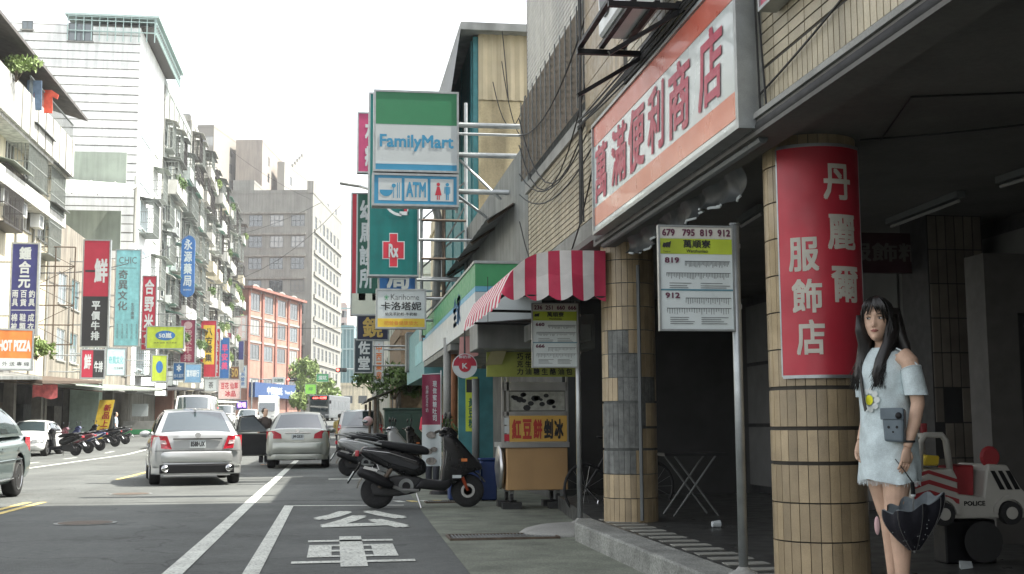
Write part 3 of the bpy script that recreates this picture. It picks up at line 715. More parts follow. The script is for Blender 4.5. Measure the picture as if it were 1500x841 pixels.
# ================================================================== RIGHT SIDE, MIDDLE DISTANCE
# bus stop poles
def bus_stop(label, base, rpole, h, prect, Yp, name_, zh, rows):
    t = thing('bus_stop_pole', label, 'bus stop', base)
    MB().cyl((0,0,0),(0,0,h), rpole, n=16).build('pole', M_gal, t, smooth=True)
    MB().cyl((0,0,h),(0,0,h+.012), rpole+.004, n=16).build('cap', M_frame, t)
    MB().lathe([(.10,0),(.09,.012),(.05,.03),(rpole+.003,.05)], 18).build('base_collar', M_concl, t)
    a = P(prect[0], prect[3], Y=Yp); b = P(prect[1], prect[2], Y=Yp); w, H = b.x-a.x, b.z-a.z
    ox, oz = a.x-base[0], a.z-base[2]; y = Yp-base[1]
    pn = MB().box(ox, ox+w, y, y+.025, oz, oz+H).build('panel', mat('pale_panel', (.60,.66,.65), .35, var=.05), t)
    f = MB(); q = .012
    f.box(ox-q,ox,y-.008,y+.03,oz-q,oz+H+q); f.box(ox+w,ox+w+q,y-.008,y+.03,oz-q,oz+H+q); f.box(ox,ox+w,y-.008,y+.03,oz+H,oz+H+q); f.box(ox,ox+w,y-.008,y+.03,oz-q,oz); f.build('frame', M_gal, t)
    g = MB(); g.box(ox+w+.01, rpole, y+.0, y+.03, oz+H*.2, oz+H*.2+.03); g.box(ox+w+.01, rpole, y, y+.03, oz+H*.8, oz+H*.8+.03); g.build('clamp', M_steel, t)
    U = lambda u: ox+u*w
    V = lambda v: oz+v*H
    MB().box(U(0),U(1),y-.003,y+.001,V(.735),V(.885)).build('colour_field', M_lime, t)
    MB().box(U(0),U(1),y-.003,y+.001,V(.89),V(1)).build('colour_field', mat('warm_panel', (.55,.54,.48), .4, var=.05), t)
    inkr = mat('maroon_ink', (.12,.03,.06), .6, var=0)
    g = MB(); put_text(g, name_, U(.03), U(.98), V(.91), V(.98), y-.006, .03); put_text(g, rows[0], U(.06), U(.26), V(.645), V(.70), y-.006, .03); put_text(g, rows[1], U(.06), U(.26), V(.30), V(.355), y-.006, .03); g.build('route_numbers', inkr, t, fix=False)
    g = MB(); put_text(g, zh, U(.32), U(.70), V(.795), V(.875), y-.006, .02); put_text(g, 'Wanshunliao', U(.36), U(.66), V(.75), V(.78), y-.006, .01)
    # leaf emblem
    for k in range(3):
        c0 = (U(.055+.035*k), V(.82)); g.add([(c0[0]-.012,y-.006,c0[1]-.01),(c0[0]+.004,y-.006,c0[1]-.018),(c0[0]+.014,y-.006,c0[1]+.012+.008*k),(c0[0]-.004,y-.006,c0[1]+.016)], [(0,1,2,3)])
    put_text(g, 'Taipei', U(.04), U(.14), V(.745), V(.765), y-.006)
    g.build('lettering', M_ink, t, fix=False)
    rn = random.Random(int(base[1]*10)); g = MB()
    for (v0, cnt) in ((.66, 34), (.545, 40), (.30, 20), (.20, 26)):
        u0 = .34 if v0 in (.66, .30) else .08
        for i in range(cnt):
            u = u0+(.96-u0)*i/cnt; l = rn.uniform(.025,.06); g.add([(U(u),y-.005,V(v0-l)),(U(u+.007),y-.005,V(v0-l)),(U(u+.007),y-.005,V(v0)),(U(u),y-.005,V(v0))], [(0,1,2,3)])
        g.add([(U(u0),y-.005,V(v0)),(U(.97),y-.005,V(v0)),(U(.97),y-.005,V(v0+.006)),(U(u0),y-.005,V(v0+.006))], [(0,1,2,3)])
    for v0 in (.42, .40, .445, .05, .07, .09, .11):
        for u0, u1 in ((.12, .12+rn.uniform(.2,.36)), (.55, .6+rn.uniform(.2,.36))): g.add([(U(u0),y-.005,V(v0)),(U(u1),y-.005,V(v0)),(U(u1),y-.005,V(v0+.006)),(U(u0),y-.005,V(v0+.006))], [(0,1,2,3)])
    g.build('route_maps', M_frame, t, fix=False)
    MB().add([(U(0),y-.004,V(.375)),(U(1),y-.004,V(.375)),(U(1),y-.004,V(.39)),(U(0),y-.004,V(.39))], [(0,1,2,3)]).build('divider', mat('teal_line', (.08,.22,.28), .5, var=0), t, fix=False)
    return t
q = P(1083, 600, Y=7.55)
bus_stop('near bus stop pole with the larger lime headed timetable panel', (q.x, 7.55, .18), .030, P(1078,330,Y=7.55).z-.18, (969,1071,334,482), 7.53, '679   795  819  912', '萬順寮', ('819','912'))
q = P(850, 780, Z=.0)
bus_stop('far bus stop pole with lime headed timetable panel beside the food cart', (q.x, q.y, .10), .028, P(848,441,Y=q.y).z-.10, (781,845,446,537), q.y-.02, '236  251  660  666', '萬順寮', ('660','666'))
# striped awning ----------------------------------------------------------
AX0, AX1, AY0, AY1 = 1.62, 2.67, 11.75, 15.2
AZt, AZs, AZb = P(820,366,Y=AY0).z, P(735,428,Y=AY0).z, P(735,430,Y=AY0).z
M_str = mat('crimson_stripe', (.46,.03,.075), .7, var=.1, vs=6); M_strw = mat('white_stripe', (.62,.60,.57), .75, var=.12, vs=6)
t = thing('striped_awning', 'red and white striped canvas awning with scalloped edge over the food cart', 'awning', (AX1, (AY0+AY1)/2, AZb))
O = Vector((AX1, (AY0+AY1)/2, AZb))
def prof(f):   # f 0 at the wall .. 1 at the outer lip : quarter-round in X-Z
    a = f*math.pi/2*.96; rr = AX1-AX0-.12
    return (AX1-.12-rr*math.sin(a) if f > 0 else AX1, AZs+ (AZt-AZs)*math.cos(a)**.75)
N = 14
def put(g_, pts): g_.add([Vector(p)-O for p in pts], [tuple(range(len(pts)))])
# end panel facing down the street: vertical stripes with curved top and scalloped hem
ns = 9
def topz(x):
    s_ = min(1, max(0, (AX1-.12-x)/(AX1-AX0-.12))); return AZs+(AZt-AZs)*max(0, 1-s_**4.5)**.8 if s_ > 0 else AZt
for k in range(ns):
    gA = MB()
    for j in range(4):
        xa = AX0+(AX1-AX0)*(k+j/4)/ns; xb = AX0+(AX1-AX0)*(k+(j+1)/4)/ns
        hz = lambda x: AZb-.01-.055*abs(math.sin((x-AX0)/(AX1-AX0)*math.pi*4.5))
        wy = lambda x: AY0-.04*math.sin(x*9)
        zm1 = lambda x: (hz(x)+topz(x))/2
        put(gA, [(xa,wy(xa),hz(xa)),(xb,wy(xb),hz(xb)),(xb,wy(xb)*.5+AY0*.5+.02,zm1(xb)),(xa,wy(xa)*.5+AY0*.5+.02,zm1(xa))])
        put(gA, [(xa,wy(xa)*.5+AY0*.5+.02,zm1(xa)),(xb,wy(xb)*.5+AY0*.5+.02,zm1(xb)),(xb,AY0+.02,topz(xb)),(xa,AY0+.02,topz(xa))])
    gA.build('canvas_stripe', M_str if k % 2 == 0 else M_strw, t, fix=False, smooth=True)
m_ = 24
for k in range(m_):
    gA = MB(); ya, yb = AY0+.02+(AY1-AY0)*k/m_, AY0+.02+(AY1-AY0)*(k+1)/m_
    pts = [(x, topz(x)) for x in [AX1-(AX1-AX0)*i/10 for i in range(11)]]
    for i in range(10):
        put(gA, [(pts[i][0],ya,pts[i][1]),(pts[i][0],yb,pts[i][1]),(pts[i+1][0],yb,pts[i+1][1]),(pts[i+1][0],ya,pts[i+1][1])])
    zl = AZs-.10-.03*abs(math.sin(k*1.1)); put(gA, [(AX0,ya,AZs),(AX0,yb,AZs),(AX0-.02,yb,zl),(AX0-.02,ya,zl)])
    gA.build('canvas_stripe', M_str if k % 2 == 0 else M_strw, t, fix=False)
g = MB()
for y in (AY0+.05, (AY0+AY1)/2, AY1-.05): g.tube([Vector((AX1,y,AZb-.02))-O, Vector((AX0+.03,y,AZs-.02))-O], .015, 6)
g.tube([Vector((AX0+.03,AY0+.05,AZs-.02))-O, Vector((AX0+.03,AY1-.05,AZs-.02))-O], .015, 6)
g.build('awning_frame', M_dark, t)
# hood boxes under the awning
a, b = P(690,520,Y=15.4), P(770,455,Y=15.4)
t = thing('metal_hood', 'long grey sheet metal hood box under the striped awning', 'hood', (2.4, 15.6, a.z+.02))
g = MB(); g.prism([(-.65,.25),(.2,.42),(.2,.95),(-.65,.62)][:0] or [(-.62,.05),(.9,.05),(.9,.5),(-.62,.38)], 'y', -.4, .5); g.build('case', M_greymet, t, bevel=.01)
t = thing('exhaust_box', 'small grey exhaust box beside the metal hood under the awning', 'box', (2.62, 14.6, P(760,500,Y=14.6).z))
MB().box(-.3,.45,-.25,.25,0,.2).build('case', M_greymet, t, bevel=.01); MB().cyl((.1,-.25,.1),(.1,-.32,.1),.06,n=12).build('outlet', M_frame, t)
# food cart ---------------------------------------------------------------
CY = 16.35
cl, cr_ = P(737,700,Y=CY).x, P(832,700,Y=CY).x; cw = cr_-cl; cx = (cl+cr_)/2
zc = lambda y: P(780, y, Y=CY).z
t = thing('food_cart', 'tan and steel food cart with an orange and yellow lettered sign board', 'food cart', (cx, CY, 0))
MB().box(-cw/2+.05, cw/2, 0, .72, zc(718), zc(656)).build('cabinet', mat('tan_laminate', (.40,.245,.11), .45, var=.08, vs=2.5, streak=.12), t, bevel=.008)
MB().box(-cw/2-.02, cw/2+.02, -.03, .75, zc(655.5), zc(648)).build('counter', M_steel, t)
sg = MB().box(-cw/2+.09, cw/2-.01, -.02, .01, zc(647), zc(609)).build('sign_board', mat('orange_yellow_board', (.60,.36,.08), .45, var=.06, vs=4), t)
z0, z1 = zc(643), zc(614); xs0 = -cw/2+.12; st = (cw-.16)/5
M_rink = mat('red_ink', (.42,.045,.03), .5, var=.05)
g = MB()
for i, ch in enumerate('紅豆餅'): put_text(g, ch, xs0+st*i, xs0+st*(i+.86), z0, z1, -.024, .035)
g.build('red_lettering', M_rink, t, fix=False)
g = MB()
for i, ch in enumerate('剉冰'): put_text(g, ch, xs0+st*(i+3), xs0+st*(i+3.86), z0, z1, -.024, .035)
g.build('black_lettering', M_ink, t, fix=False)
g = MB()
for x in (-cw/2, -cw/2+.07, cw/2):
    g.box(x-.015, x+.015, 0, .03, zc(648), zc(535))
g.box(-cw/2, cw/2, 0, .03, zc(609), zc(603)); g.box(-cw/2, cw/2, 0, .03, zc(572), zc(560)); g.build('frame', M_steel, t)
MB().box(-cw/2+.02, cw/2-.02, .035, .045, zc(603), zc(560)).build('glass_screen', glass('cart_glass', (.16,.16,.14), .1, 1.6), t)
# drawn scene on the glass: plain figures in grey ink
g = MB(); rn = random.Random(3)
MB().box(-cw/2+.09, cw/2-.03, .03, .034, zc(601), zc(574)).build('printed_film', mat('grey_film', (.33,.33,.29), .6, var=.25, vs=14), t)
for i in range(16):
    x = rn.uniform(-cw/2+.14, cw/2-.1); z = rn.uniform(zc(598), zc(578)); r_ = rn.uniform(.018,.045)
    g.add([(x+r_*math.cos(k*.785)*1.3, .028, z+r_*math.sin(k*.785)) for k in range(8)], [tuple(range(8))])
g.build('film_print', M_ink, t, fix=False)
for j in range(3): MB().box(-cw/2+.02, -cw/2+.085, -.006, 0, zc(646-12*j), zc(636-12*j)).build('price_card', [M_red, M_signw, M_signw][j], t)
MB().lathe([(.29,0),(.3,-.02),(.29,-.05),(.22,-.06),(.05,-.09)], 20, (-cw/2+.02,.3,zc(685)), 'x').build('steel_lid', M_steel, t, smooth=True)
for x, y in ((-cw/2+.13,.12),(cw/2-.12,.12),(-cw/2+.13,.62),(cw/2-.12,.62)):
    w_ = MB().cyl((x-.02,y,.15),(x+.02,y,.15),.06,n=14).build('castor', M_rub, t); MB().box(x-.03,x+.03,y-.02,y+.02,.19,zc(718)).build('fork', M_greymet, w_)
    MB().box(x-.13,x+.13,y-.09,y+.09,0,.09).build('wood_block', M_dark, t)
# lime sign strip over the cart
a, b = P(713,552,Y=15.9), P(842,516,Y=15.9); w = b.x-a.x; h = b.z-a.z
t = thing('menu_sign', 'lime green menu strip with black characters hanging over the food cart', 'sign', (a.x, 15.9, a.z))
MB().box(0,w,0,.03,0,h).build('panel', mat('dull_lime', (.30,.33,.07), .6, var=.1), t)
MB().add([(-.02,-.01,h*.45),(.2,-.01,h*.5),(.23,-.26,h*1.02),(.02,-.26,h*.98)], [(0,1,2,3)]).build('flap', mat('khaki_cloth', (.42,.38,.22), .8, var=.1), t, fix=False)
g = MB()
for i, col in enumerate(('巧克力','花生油','抹茶糖','芋頭生','起司酪','紅豆油','奶油包')): put_vtext(g, col, w*(.34+.093*i), w*(.34+.093*i+.07), h*.06, h*.97, -.004, .02)
g.build('lettering', M_ink, t, fix=False)
g = MB(); g.tube([(.02,.015,h),(.02,.015,h+1.0)], .006, 4); g.tube([(w-.05,.015,h),(w-.05,.015,h+1.0)], .006, 4); g.build('hanger', M_dark, t)
# bicycle in the shade
bx = P(908, 700, Y=14.9)
t = thing('bicycle', 'dark bicycle parked in shade behind the far bus stop pole', 'bicycle', (bx.x, 14.9, .03), rad(20))
def wheel_ring(r, tr, n=28): return [[(tr*math.cos(b_)*0+ (r+tr*math.cos(b_))*math.cos(a_), tr*math.sin(b_), (r+tr*math.cos(b_))*math.sin(a_)) for b_ in [2*math.pi*k/6 for k in range(6)]] for a_ in [2*math.pi*i/n for i in range(n+1)]]
for x in (-.5, .5):
    w_ = MB().loft([[(p[0]+x,p[1],p[2]+.32) for p in rg] for rg in wheel_ring(.30,.02)], caps=False).build('wheel', M_rub, t, smooth=True)
    g = MB()
    for k in range(14): a_ = 2*math.pi*k/14; g.cyl((x,0,.32),(x+.29*math.cos(a_),0,.32+.29*math.sin(a_)),.002,n=4)
    g.build('spokes', M_steel, w_)
g = MB(); pts = {'r':(-.5,0,.32),'f':(.5,0,.32),'s':(-.16,0,.78),'h':(.36,0,.80),'b':(-.06,0,.30)}
for u, v in ('rb','bs','sh','hb','rs','hf'): g.tube([pts[u],pts[v]], .016, 6)
g.tube([(-.16,0,.78),(-.19,0,.92)], .013, 6); g.tube([(.36,0,.8),(.33,0,.98),(.36,-.25,1.0)], .012, 6); g.tube([(.33,0,.98),(.36,.25,1.0)], .012, 6); g.build('frame', M_dark, t)
MB().sphere((-.2,0,.95), (.13,.08,.035)).build('saddle', M_blk, t, smooth=True)
MB().tube([(-.5,-.12,.02),(-.44,-.12,.0),(-.38,-.1,.18),(-.5,0,.34)], .012, 6).build('kickstand', M_chrome, t)
# ------------------------------------------------------------------ convenience store
FS = thing('convenience_store', 'single storey convenience store with green and white fascia beside the striped awning', 'shop', (2.62, 22, 0)); bF = child_of(FS)
FY0, FY1 = 16.9, 27.4
bF(MB().box(UX+.1, 10, UY+.02, FY1, 3.2, 5.5), 'upper_wall', M_greymet)
bF(MB().box(3.3, 3.5, UY+.1, FY1, 0, 3.2), 'shop_wall', mat('dim_shop_wall', (.06,.065,.065), .6, var=.2, vs=1))
fx = 1.95
zt1, zm, zb1 = P(703,378,X=fx).z, P(703,412,X=fx).z, P(703,470,X=fx).z
bF(MB().box(fx, UX+.1, FY0, FY1-.2, zm, zt1), 'green_fascia', M_grn)
bF(MB().box(fx, UX+.1, FY0, FY1-.2, zm-.08, zm-.004), 'fascia_stripe', mat('sky_stripe', (.12,.36,.5), .4, var=.05))
bF(MB().box(fx, UX+.1, FY0, FY1-.2, zb1, zm-.084), 'white_fascia', M_signw)
bF(MB().box(fx-.02, UX+.1, FY0-.02, FY1-.2, zt1+.002, zt1+.04), 'fascia_cap', M_gal)
g = MB(); put_text(g, '全家', 0, 1.2, 0, .5, 0, .03); g.v = [(fx-.004, FY0+3.2-v[0], zb1+.18+v[2]) for v in g.v]; bF(g, 'lettering', mat('fascia_blue_letter', (.05,.2,.42), .5, var=0), fix=False)
bF(MB().box(fx+.02, 3.2, FY0+3.9, FY1-.3, zb1-.12, zb1-.01), 'fascia_soffit', M_greymet)
# teal side panel further along
t = thing('teal_shop_fascia', 'teal shop fascia box continuing past the green and white one', 'sign', (fx+.05, 27.4, zb1-.3)); MB().box(0,.9,0,6.5,0,1.25).build('panel', mat('teal_fascia', (.12,.30,.32), .45, var=.08), t); MB().box(-.01,0,.6,3.0,.35,.85).build('colour_field', M_cyan, t)
# metal awning on roof
a0, a1 = P(676,385,Y=24.5), P(772,300,Y=24.5)
t = thing('sheet_metal_canopy', 'grey sloping sheet metal canopy above the convenience store', 'canopy', (3.0, 24, a0.z))
g = MB(); n = 16; zlo, zhi = a0.z-a0.z, P(772,283,Y=24.5).z-a0.z
rows = []
for i in range(n*2+1):
    y = -4.6+9.0*i/(n*2); d = .02*(i%2); rows.append([(a0.x-3.0-.1, y, zlo+.05+d), (.75, y, zhi*.55+d), (1.6, y, zhi+.1+d)])
g.grid(rows); g.build('roof_sheet', M_greymet, t, fix=False)
g = MB()
for y in (-4.4,-2,.4,2.8,4.3): g.tube([(a0.x-3.0-.08,y,zlo+.02),(1.6,y,zhi+.06)], .03, 5)
g.build('rafters', M_rust, t)
# ochre and turquoise building
OY = 27.6
xl = P(701, 200, Y=OY).x; OH = P(735, 52, Y=OY).z
YB = thing('ochre_house', 'ochre concrete house with corrugated upper wall and turquoise window bay', 'building', (xl, OY, 0)); bY = child_of(YB)
zs = P(735, 148, Y=OY).z
bY(MB().box(xl, 11, OY, 36, 0, zs), 'wall', M_yelw)
g = MB(); rows = []; n = 60
for i in range(n+1): x = xl+(6.5)*i/n; d = -.045 if i % 2 else 0; rows.append([(x, OY-.01+d, zs+.01), (x, OY-.01+d, OH)])
g.grid(rows); g.box(xl, 11, OY+.03, 36, zs+.01, OH); bY(g, 'corrugated_wall', M_corr, fix=False)
bY(MB().box(xl-.45, 11.2, OY-.35, 36.2, OH, OH+.18), 'roof', M_greymet)
zo0 = P(690, 400, Y=OY).z
bY(MB().box(xl-.12, xl-.002, OY+.02, 36, 3.0, OH-.05), 'bay_wall', M_tealw)
for j in range(3):
    for i in range(3): window(YB, (-.13, .9+2.3*i+.6, zo0-.2+1.55*j), -math.pi/2, 1.3, 1.25, 2, M_teal, M_glassl, None, 2)
me = MB().box(-.16,-.12,-.04,.04,3.0,OH-.1).mesh('bay_post', [M_tealw])
for i in range(4): inst('bay_post', me, YB, (0, .25+2.3*i, 0))
g = MB(); g.add([(xl-.45,OY-.3,OH),(xl-.02,OY-.3,OH),(xl-.02,36,OH),(xl-.45,36,OH),(xl-.75,OY+.2,OH-2.2),(xl-.7,36,OH-2.2)], [(0,3,5,4)])
bY(g, 'roof_skirt', M_frame, fix=False)
for y_, dz in ((160,0),(230,-.0)): pass
cables('loose_wires', 'loose wires hanging on the ochre wall', [((P(735,40,Y=27.3)), P(745,150,Y=27.3), -.1), (P(735,90,Y=27.3), P(768,200,Y=27.3), .5), (P(722,120,Y=27.3), P(770,140,Y=27.3), .9)], .012)
# supports of the projecting store sign
SY = 20.0
wx = UX+.3
t = thing('sign_support_pipes', 'three silver pipes carrying the projecting green and white store sign', 'support', (P(670,230,Y=SY).x, SY+.12, P(670,290,Y=SY).z))
for py in (181, 225, 279):
    z = P(690, py, Y=SY).z-t.location.z; MB().cyl((-.05,0,z),(wx-t.location.x+1.2,0,z),.045,n=12).build('pipe', M_gal, t, smooth=True)
zz0, zz1 = [P(690,py,Y=SY).z-t.location.z for py in (232, 290)]
g = MB(); g.tube([(.05,.0,zz0),(.75,.0,zz1)], .025, 6); g.tube([(.0,.05,P(690,150,Y=SY).z-t.location.z),(.0,.05,P(690,310,Y=SY).z-t.location.z)], .02, 6); g.tube([(0,.05,P(690,283,Y=SY).z-t.location.z),(.55,.3,P(690,312,Y=SY).z-t.location.z)], .025, 6); g.build('brace', M_gal, t)
fb = mat('store_blue', (.04,.25,.42), .4, var=.04)
sign('store_sign', 'projecting green, white and blue convenience store sign on silver pipes', (550,669,138,248), SY, M_signw, [(mat('store_green', (.035,.20,.09), .4, var=.04),0,1,.585,1),(fb,0,1,0,.075),(mat('store_pale', (.52,.60,.62), .4, var=.03),0,1,.075,.1)], [('FamilyMart',.05,.96,.24,.455,fb,.022)], th=.3)
A_ = sign('atm_sign', 'blue bordered sign with bowl, cash machine and restroom pictograms under the store sign', (548,669,259,298), SY, fb, [(M_signw,.05,.33,.12,.9),(M_signw,.365,.645,.12,.9),(M_signw,.68,.96,.12,.9)], [('ATM',.385,.625,.24,.78,fb,.03)], th=.26)
b_ = A_.location; w = P(669,278,Y=SY).x-P(548,278,Y=SY).x; h = P(600,259,Y=SY).z-P(600,298,Y=SY).z
g = MB(); 
def disc(g, u, v, r_, a0=0, a1=6.283, y=-.004):
    n = 12; c = (-w/2+u*w, v*h); g.add([(c[0]+r_*math.cos(a0+(a1-a0)*k/n), y, c[1]+r_*math.sin(a0+(a1-a0)*k/n)) for k in range(n+1)], [tuple(range(n+1))])
def rc(g, u0, u1, v0, v1, y=-.004): g.add([(-w/2+u0*w,y,v0*h),(-w/2+u1*w,y,v0*h),(-w/2+u1*w,y,v1*h),(-w/2+u0*w,y,v1*h)], [(0,1,2,3)])
disc(g, .145, .52, .11, math.pi, 2*math.pi); disc(g, .235, .68, .035); rc(g, .23, .24, .22, .62); rc(g, .275, .285, .22, .8); rc(g, .30, .308, .22, .8)
disc(g, .885, .76, .03); rc(g, .865, .905, .38, .68); rc(g, .868, .882, .18, .38); rc(g, .888, .902, .18, .38); rc(g, .85,.861,.42,.68); rc(g,.909,.92,.42,.68)
g.build('pictograms', fb, A_, fix=False)
g = MB(); disc(g, .775, .76, .03); g.add([(-w/2+.735*w,-.004,.35*h),(-w/2+.815*w,-.004,.35*h),(-w/2+.79*w,-.004,.68*h),(-w/2+.76*w,-.004,.68*h)], [(0,1,2,3)]); rc(g,.758,.77,.18,.34); rc(g,.78,.792,.18,.34); g.build('woman_pictogram', M_red, A_, fix=False)
# pharmacy and other projecting signs further on
T = sign('pharmacy_sign', 'tall teal pharmacy sign with a red cross behind the store sign', (541,612,140,402), 25.0, M_tgreen, [], [], th=.3, mount=4.2)
w = P(612,300,Y=25).x-P(541,300,Y=25).x; h = P(580,140,Y=25).z-P(580,402,Y=25).z
g = MB(); rc(g,.27,.73,.085,.185,-.0015); rc(g,.41,.59,.04,.23,-.0025); g.build('cross_border', M_signw, T, fix=False)
g = MB(); rc(g,.29,.71,.09,.18,-.004); rc(g,.425,.575,.045,.225,-.005); g.build('red_cross', M_red, T, fix=False)
g = MB(); put_text(g, 'Rx', -.1, .1, .095*h, .17*h, -.0065, .03); g.build('lettering', M_signw, T, fix=False)
g = MB(); n = 14; R_ = .40*w
for k in range(n):
    a0, a1 = math.pi+math.pi/2*k/n, math.pi+math.pi/2*(k+1)/n
    c = (.16*w, .44*h); g.add([(c[0]+r_*math.cos(a_), -.008, c[1]+r_*1.1*math.sin(a_)) for r_, a_ in ((R_,a0),(R_,a1),(R_-.05,a1),(R_-.05,a0))], [(0,1,2,3)])
rc(g, .66,.80,.33,.35,-.008); rc(g,.78,.80,.33,.46,-.008); rc(g,.62,.66,.33,.35,-.008); g.build('white_curve', M_signw, T, fix=False); g = MB(); rc(g,.71,.775,.35,.46,-.008); g.build('red_bar', M_red, T, fix=False)
sign('blue_sign', 'blue sign with one white character under the teal pharmacy sign', (556,608,394,424), 25.6, M_blue, [], [('局',.2,.84,.04,.96,M_signw,.03)], th=.2, mount=3.2, mz=(.5,))
sign('formula_sign', 'white and orange milk powder sign under the blue one', (553,622,426,479), 24.2, M_signw, [(M_yel,0,1,0,.235)],
     [('Karihome',.28,.88,.74,.9,M_frame,.0),('卡洛塔妮',.07,.93,.46,.69,M_ink,.015),('幼兒羊奶粉·牛奶粉',.16,.84,.31,.40,M_ink,.01),('把營養健康放大',.14,.86,.05,.17,M_ora,.0),('❀',.14,.23,.74,.88,M_grn,.0)], th=.2, mount=3.4)
sign('crimson_sign', 'crimson sign edge with white characters left of the store sign', (525,556,167,251), 30, mat('crimson', (.42,.05,.14), .5, var=.05), [], [('水療',.3,.9,.06,.94,M_signw,.03,True)], th=.2)
sign('clinic_sign', 'tall dark green clinic sign with red edge and checkered foot', (515,566,285,460), 31.5, M_dgreen, [(M_red,0,.12,.17,1),(M_signw,.12,.16,.17,1),(mat('pale_check', (.55,.56,.46), .5, var=.05),0,1,0,.17)]+[(mat('olive_check', (.20,.19,.10), .5, var=.05),.2*i,.2*i+.2,.0567*j,.0567*j+.0567) for i in range(5) for j in range(3) if (i+j)%2], [('幼馬診所',.22,.62,.2,.96,M_signw,.03,True)], th=.22, mount=4.6)
sign('optician_sign', 'dark sign with a gold character under the checkered clinic sign', (524,568,463,497), 35, mat('dark_navy', (.018,.02,.05), .45, var=.05), [], [('鏡',.16,.84,.08,.95,M_gold,.02)], th=.2, mount=3.6, mz=(.5,))
sign('hall_sign', 'dark sign with white brush characters below the gold lettered one', (520,545,497,545), 40, mat('dark_green_navy', (.02,.035,.045), .45, var=.05), [], [('佐堂',.18,.88,.04,.97,M_signw,.03,True)], th=.2, mount=3.6)
sign('narrow_orange_sign', 'narrow cream sign with orange characters behind the dark signs', (549,561,500,560), 43, M_signw, [], [('中西藥房',.15,.85,.05,.95,M_ora,.02,True)], th=.15, mount=3.8)
# sign lattice tower
t = thing('sign_lattice', 'rusty and galvanised steel lattice holding the projecting signs', 'lattice', (P(650,480,Y=26.5).x, 26.5, P(650,500,Y=26.5).z))
H_ = P(650,150,Y=26.5).z-t.location.z; ww = P(682,300,Y=26.5).x-P(617,300,Y=26.5).x
for x in (-ww/2, 0, ww/2): MB().cyl((x,0,0),(x,0,H_*(.62 if x < ww/2 else 1)),.04,n=6).build('post', M_gal if x else M_rust, t)
for k in range(8): MB().cyl((-ww/2,-.03,H_*.08*k+.1),(ww/2,-.03,H_*.08*k+.1),.028,n=6).build('rail', M_gal if k%2 else M_rust, t)
g = MB()
for k in range(6): g.tube([(-ww/2 if k%2 else 0,.03,H_*.1*k),(ww/2 if k%2 else ww/2,.03,H_*.1*k+.9)], .02, 5)
g.tube([(-ww*.2,.1,0),(-ww*.1,.1,H_*.5),(-.2,.1,H_*.58)], .09, 8); g.build('brace', M_greymet, t)
# houses beyond on the right
block('cream_house', 'cream house standing behind the steel lattice on the right', (3.6, 46, 0), -math.pi/2, 9.8, 8, 8.2, M_cream, [(2+2.4*i, 3.4+2.6*j, 1.2, 1.3) for i in range(3) for j in range(2)], wargs=dict(fm=M_framew, sill=M_concl))
block('pale_green_house', 'pale green narrow house behind the plants on the right', (3.2, 74, .1), -math.pi/2, 14, 8, 8.5, M_ggrn, [(2+3*i, 3.4+2.6*j, 1.4, 1.4) for i in range(4) for j in range(2)], base=1, wargs=dict(fm=M_framew))
block('dark_timber_house', 'dark open fronted shack under the pale house on the right', (2.6, 58, .05), -math.pi/2, 10, 7, 4.6, M_wood, [(2.5,1.2,1.6,1.4),(6.5,1.2,1.6,1.4)], base=1)
block('white_row_house', 'white row house far along the right side', (3.6, 118, 1), -math.pi/2, 40, 10, 9.5, M_offw, [(2+3.2*i, 3.4+2.8*j, 1.5, 1.4) for i in range(12) for j in range(2)], base=3)
# lean-to roof with plants
q = P(560, 585, Y=48)
t = thing('lean_to_roof', 'dark sagging lean-to roof overgrown with plants', 'roof', (2.2, 45, P(590,575,Y=45).z))
g = MB(); rows = []
for i in range(9): y = -6+12*i/8; rows.append([(-1.1, y, -.35+.03*math.sin(i*2)), (.2, y, .15+.02*math.sin(i)), (1.8, y, .65)])
g.grid(rows); g.build('roof_sheet', M_dark, t, fix=False)
for y in (-5.8, 0, 5.8): MB().cyl((-.9,y,-.33),(-.9,y,-t.location.z),.05,n=6).build('post', M_rust, t)
for i, (px, py, Y, h, cr) in enumerate(((548,560,44,1.3,(.75,.7,.6)),(578,548,43,2.1,(1.0,.8,1.0)),(600,560,42,1.4,(.6,.6,.6)))):
    q = P(px, py, Y=Y); tree('roof_plant', ['low bushy plant at the left end of the lean-to roof','tallest leafy plant on the lean-to roof','small leafy plant at the right of the lean-to roof'][i], (q.x, Y, q.z-h+.6), h, cr, 700, .10, M_leaf, 'plants on the lean-to roof', False, 5, 20+i)
for i in range(2):
    pass
# utility box and wall pieces by the teal door
a, b = P(598,545,Y=33), P(618,487,Y=33)
t = thing('utility_cabinet', 'weathered grey utility cabinet hanging below the sign lattice', 'cabinet', ((a.x+b.x)/2, 33, a.z)); MB().box(-.25,.2,-.1,.4,0,b.z-a.z).build('case', M_greymet, t, bevel=.02); MB().box(-.2,.15,-.115,-.1,.06,b.z-a.z-.06).build('door', M_concl, t)
TY = 19.2
a, b = P(672,690,Y=TY), P(722,540,Y=TY)
t = thing('teal_door_panel', 'teal wooden door panel with a yellow poster beside the food cart', 'door', (a.x, TY, 0)); W_ = b.x-a.x
MB().box(0, W_, 0, .08, 0, b.z).build('panel', M_tealw, t)
MB().box(W_*.2, W_*.55, -.01, 0, P(690,632,Y=TY).z, P(690,552,Y=TY).z).build('poster', M_lime, t); g = MB(); put_vtext(g, '黃豆粉', W_*.28, W_*.46, P(690,628,Y=TY).z, P(690,582,Y=TY).z, -.014, .02); g.build('lettering', M_dgreen, t, fix=False)
MB().box(W_*.22,W_*.53,-.013,-.011,P(690,575,Y=TY).z, P(690,556,Y=TY).z).build('poster_photo', M_dark, t)
